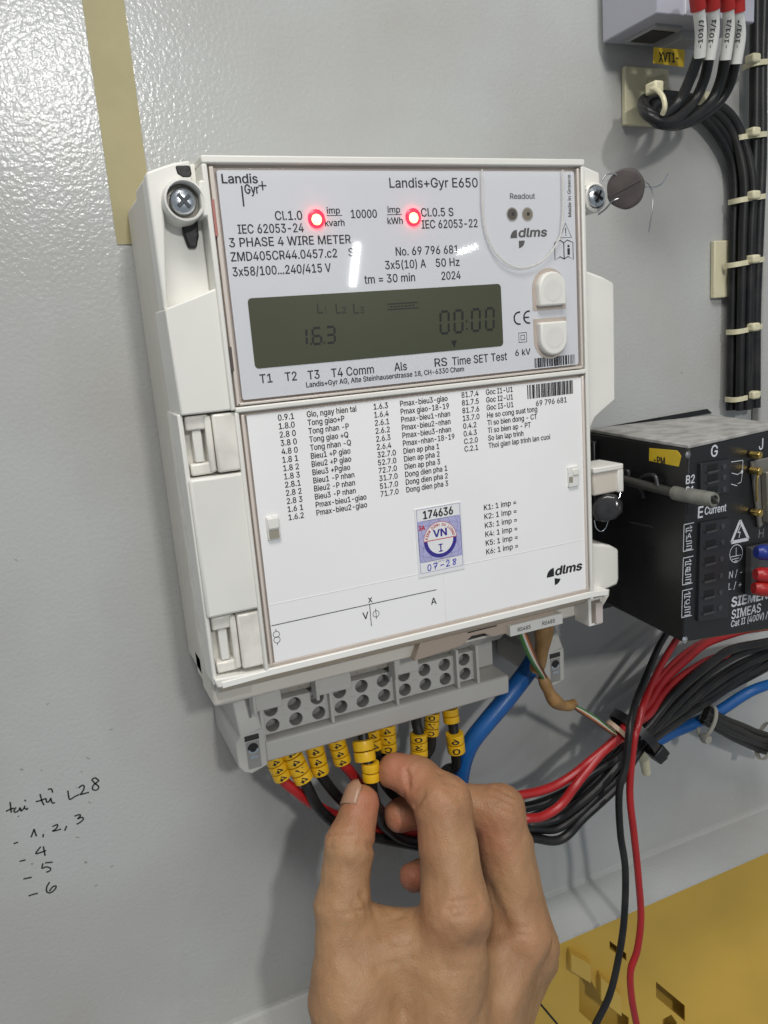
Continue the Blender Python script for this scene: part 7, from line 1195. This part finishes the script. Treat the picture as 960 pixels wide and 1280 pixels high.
    # skin folds: web of the thumb, wrist side of the index knuckle
    folds = [((508, 964), (511, 984), .8, 1.0), ((517, 1008), (529, 996), .9, .9), ((519, 1070), (537, 1066), .9, 1.1), ((512, 1124), (521, 1133), 1.0, 1.2),
             ((462, 1058), (474, 1060), .8, 1.0), ((448, 1054), (466, 1056), .8, .55), ((410, 1045), (440, 1040), .8, .5), ((411, 1052), (440, 1048), .8, .5), ((412, 1060), (438, 1057), .8, .45),
             ((464, 1128), (473, 1146), .9, 1.0), ((473, 1146), (478, 1166), 1.0, 1.0), ((478, 1150), (500, 1143), 1.2, .8), ((452, 1118), (463, 1140), 1.0, .6), ((440, 1128), (452, 1150), 1.0, .4),
             ((443, 1190), (475, 1153), 6.0, 1.1), ((593, 1187), (565, 1205), 6.0, .9), ((613, 1113), (629, 1160), 3.0, .8), ((648, 1205), (626, 1250), 5.0, .8),
             ((548, 966), (570, 982), .7, .4), ((552, 974), (574, 991), .7, .5), ((556, 984), (577, 1001), .7, .4), ((618, 984), (642, 997), .7, .4), ((616, 992), (644, 1006), .7, .5), ((614, 1000), (646, 1016), .7, .4),
             ((563, 1128), (598, 1122), .8, .35), ((560, 1137), (602, 1132), .8, .4), ((566, 1146), (600, 1142), .8, .3), ((632, 1160), (662, 1160), .8, .35), ((630, 1168), (664, 1170), .8, .35),
             ((494, 1180), (530, 1172), .7, .2), ((470, 1210), (520, 1200), .7, .2), ((540, 1215), (590, 1212), .7, .2)]
    for p_, q_, w_, dp in folds:
        mid = surf((p_[0]+q_[0])/2+random.uniform(-1, 1), (p_[1]+q_[1])/2+random.uniform(-1, 1)); a, b = surf(*p_), surf(*q_)
        if max(np.linalg.norm(a-mid), np.linalg.norm(b-mid)) > 40: continue
        a, b, mid = [q.astype(np.float32) for q in (a, b, mid)]; w_ = max(w_*1.15, 1.0)
        sl_ = near_box(np.minimum(np.minimum(a, b), mid), np.maximum(np.maximum(a, b), mid), 3*w_); gg = g[sl_]
        d[sl_] += 2.3*dp*np.exp(-(np.minimum(cone(gg, a, mid, 0, 0), cone(gg, mid, b, 0, 0))/w_)**2)
    V, Fq = surface_nets(d.astype(np.float64), lo, h)
    # clip the open lower end (outside the picture)
    vs = [P(a, b, c) for a, b, c in V]
    tips = np.array([th[0], ix[0], md[0], rg[0], pk[0]])
    o0 = P(*wr)
    me = bpy.data.meshes.new('hand'); me.from_pydata([v-o0 for v in vs], [], Fq.tolist()); me.validate()
    bm = bmesh.new(); bm.from_mesh(me); bmesh.ops.recalc_face_normals(bm, faces=bm.faces)
    for _ in range(1): bmesh.ops.smooth_vert(bm, verts=bm.verts, factor=.35, use_axis_x=True, use_axis_y=True, use_axis_z=True)
    bm.to_mesh(me); bm.free()
    # natural redness of fingertips and knuckles
    dist = np.min(np.linalg.norm(V[:, None]-tips[None], axis=-1), 1); kn = np.min(np.linalg.norm(V[:, None]-np.array([ix[2], md[2], ix[3], md[3], J(606, 1048, 70), J(530, 1050, 72)])[None], axis=-1), 1)
    red = np.clip(1-dist/24, 0, 1)*1.0+np.clip(1-kn/19, 0, 1)*.65
    at_ = me.attributes.new('red', 'FLOAT', 'POINT'); at_.data.foreach_set('value', red.astype(np.float32))
    for p in me.polygons: p.use_smooth = True
    m = bpy.data.materials.new('skin'); m.use_nodes = True; nt = m.node_tree; b = nt.nodes['Principled BSDF']
    b.inputs['Roughness'].default_value = .46; b.inputs['Subsurface Weight'].default_value = .22
    b.inputs['Subsurface Radius'].default_value = (1.0, .35, .2); b.inputs['Subsurface Scale'].default_value = .004; b.inputs['Specular IOR Level'].default_value = .35
    tc = nt.nodes.new('ShaderNodeTexCoord'); a = nt.nodes.new('ShaderNodeAttribute'); a.attribute_name = 'red'
    n1 = nt.nodes.new('ShaderNodeTexNoise'); n1.inputs['Scale'].default_value = 70; n1.inputs['Detail'].default_value = 6
    mx = nt.nodes.new('ShaderNodeMix'); mx.data_type = 'RGBA'; mx.inputs[6].default_value = (.40, .228, .116, 1); mx.inputs[7].default_value = (.45, .150, .095, 1)
    mx2 = nt.nodes.new('ShaderNodeMix'); mx2.data_type = 'RGBA'; mx2.inputs[7].default_value = (.31, .165, .082, 1)
    mr = nt.nodes.new('ShaderNodeMapRange'); mr.inputs[1].default_value = .42; mr.inputs[2].default_value = .72; mr.inputs[4].default_value = .8
    L = nt.links.new
    L(tc.outputs['Object'], n1.inputs['Vector']); L(a.outputs['Fac'], mx.inputs[0]); L(mx.outputs[2], mx2.inputs[6]); L(n1.outputs['Fac'], mr.inputs[0]); L(mr.outputs[0], mx2.inputs[0]); L(mx2.outputs[2], b.inputs['Base Color'])
    v1 = nt.nodes.new('ShaderNodeTexVoronoi'); v1.inputs['Scale'].default_value = 900; v1.feature = 'DISTANCE_TO_EDGE'
    n2 = nt.nodes.new('ShaderNodeTexNoise'); n2.inputs['Scale'].default_value = 330; n2.inputs['Detail'].default_value = 4
    ad = nt.nodes.new('ShaderNodeMath'); ad.operation = 'MULTIPLY_ADD'; ad.inputs[1].default_value = .6
    L(tc.outputs['Object'], v1.inputs['Vector']); L(tc.outputs['Object'], n2.inputs['Vector']); L(v1.outputs['Distance'], ad.inputs[0]); L(n2.outputs['Fac'], ad.inputs[2])
    bp = nt.nodes.new('ShaderNodeBump'); bp.inputs['Strength'].default_value = .6; bp.inputs['Distance'].default_value = .0006; L(ad.outputs[0], bp.inputs['Height']); L(bp.outputs[0], b.inputs['Normal'])
    me.materials.append(m)
    o = bpy.data.objects.new('person_hand', me); col.objects.link(o); o.location = o0; ORIG[o.name] = o0
    tag(o, 'right hand reaching up from below, thumb and index finger pinching a wire', 'hand')
    # thumb nail: curved plate on the outer side of the thumb tip
    t0, t1 = th[0], th[1]; ax_ = t0-t1; ax_ /= np.linalg.norm(ax_)
    out = np.array([-.93, .10, .34]); out = out-ax_*(out@ax_); out /= np.linalg.norm(out); sd = np.cross(ax_, out)
    mb = MB(); rows = []
    for i in range(9):
        s_ = -3.0+11*i/8
        rr = 7.9-(.10*max(s_-3, 0)**1.9 if s_ > 3 else -.05*(3-s_)); wd = 44 if s_ < 5 else 44-7*(s_-5)**1.2
        c = t0+ax_*s_
        rows.append([P(*(c+out*(rr+.22)*math.cos(math.radians(a))+sd*(rr+.1)*math.sin(math.radians(a)))) for a in np.linspace(-wd, wd, 9)])
    mb.loft(rows, False, True, closed=False)
    no = mb.build('thumbnail', mat('nail', (.41, .235, .15), .34, bump=.1, bscale=400), o)
    so = no.modifiers.new('thick', 'SOLIDIFY'); so.thickness = .5*S; so.offset = -1
build_hand()
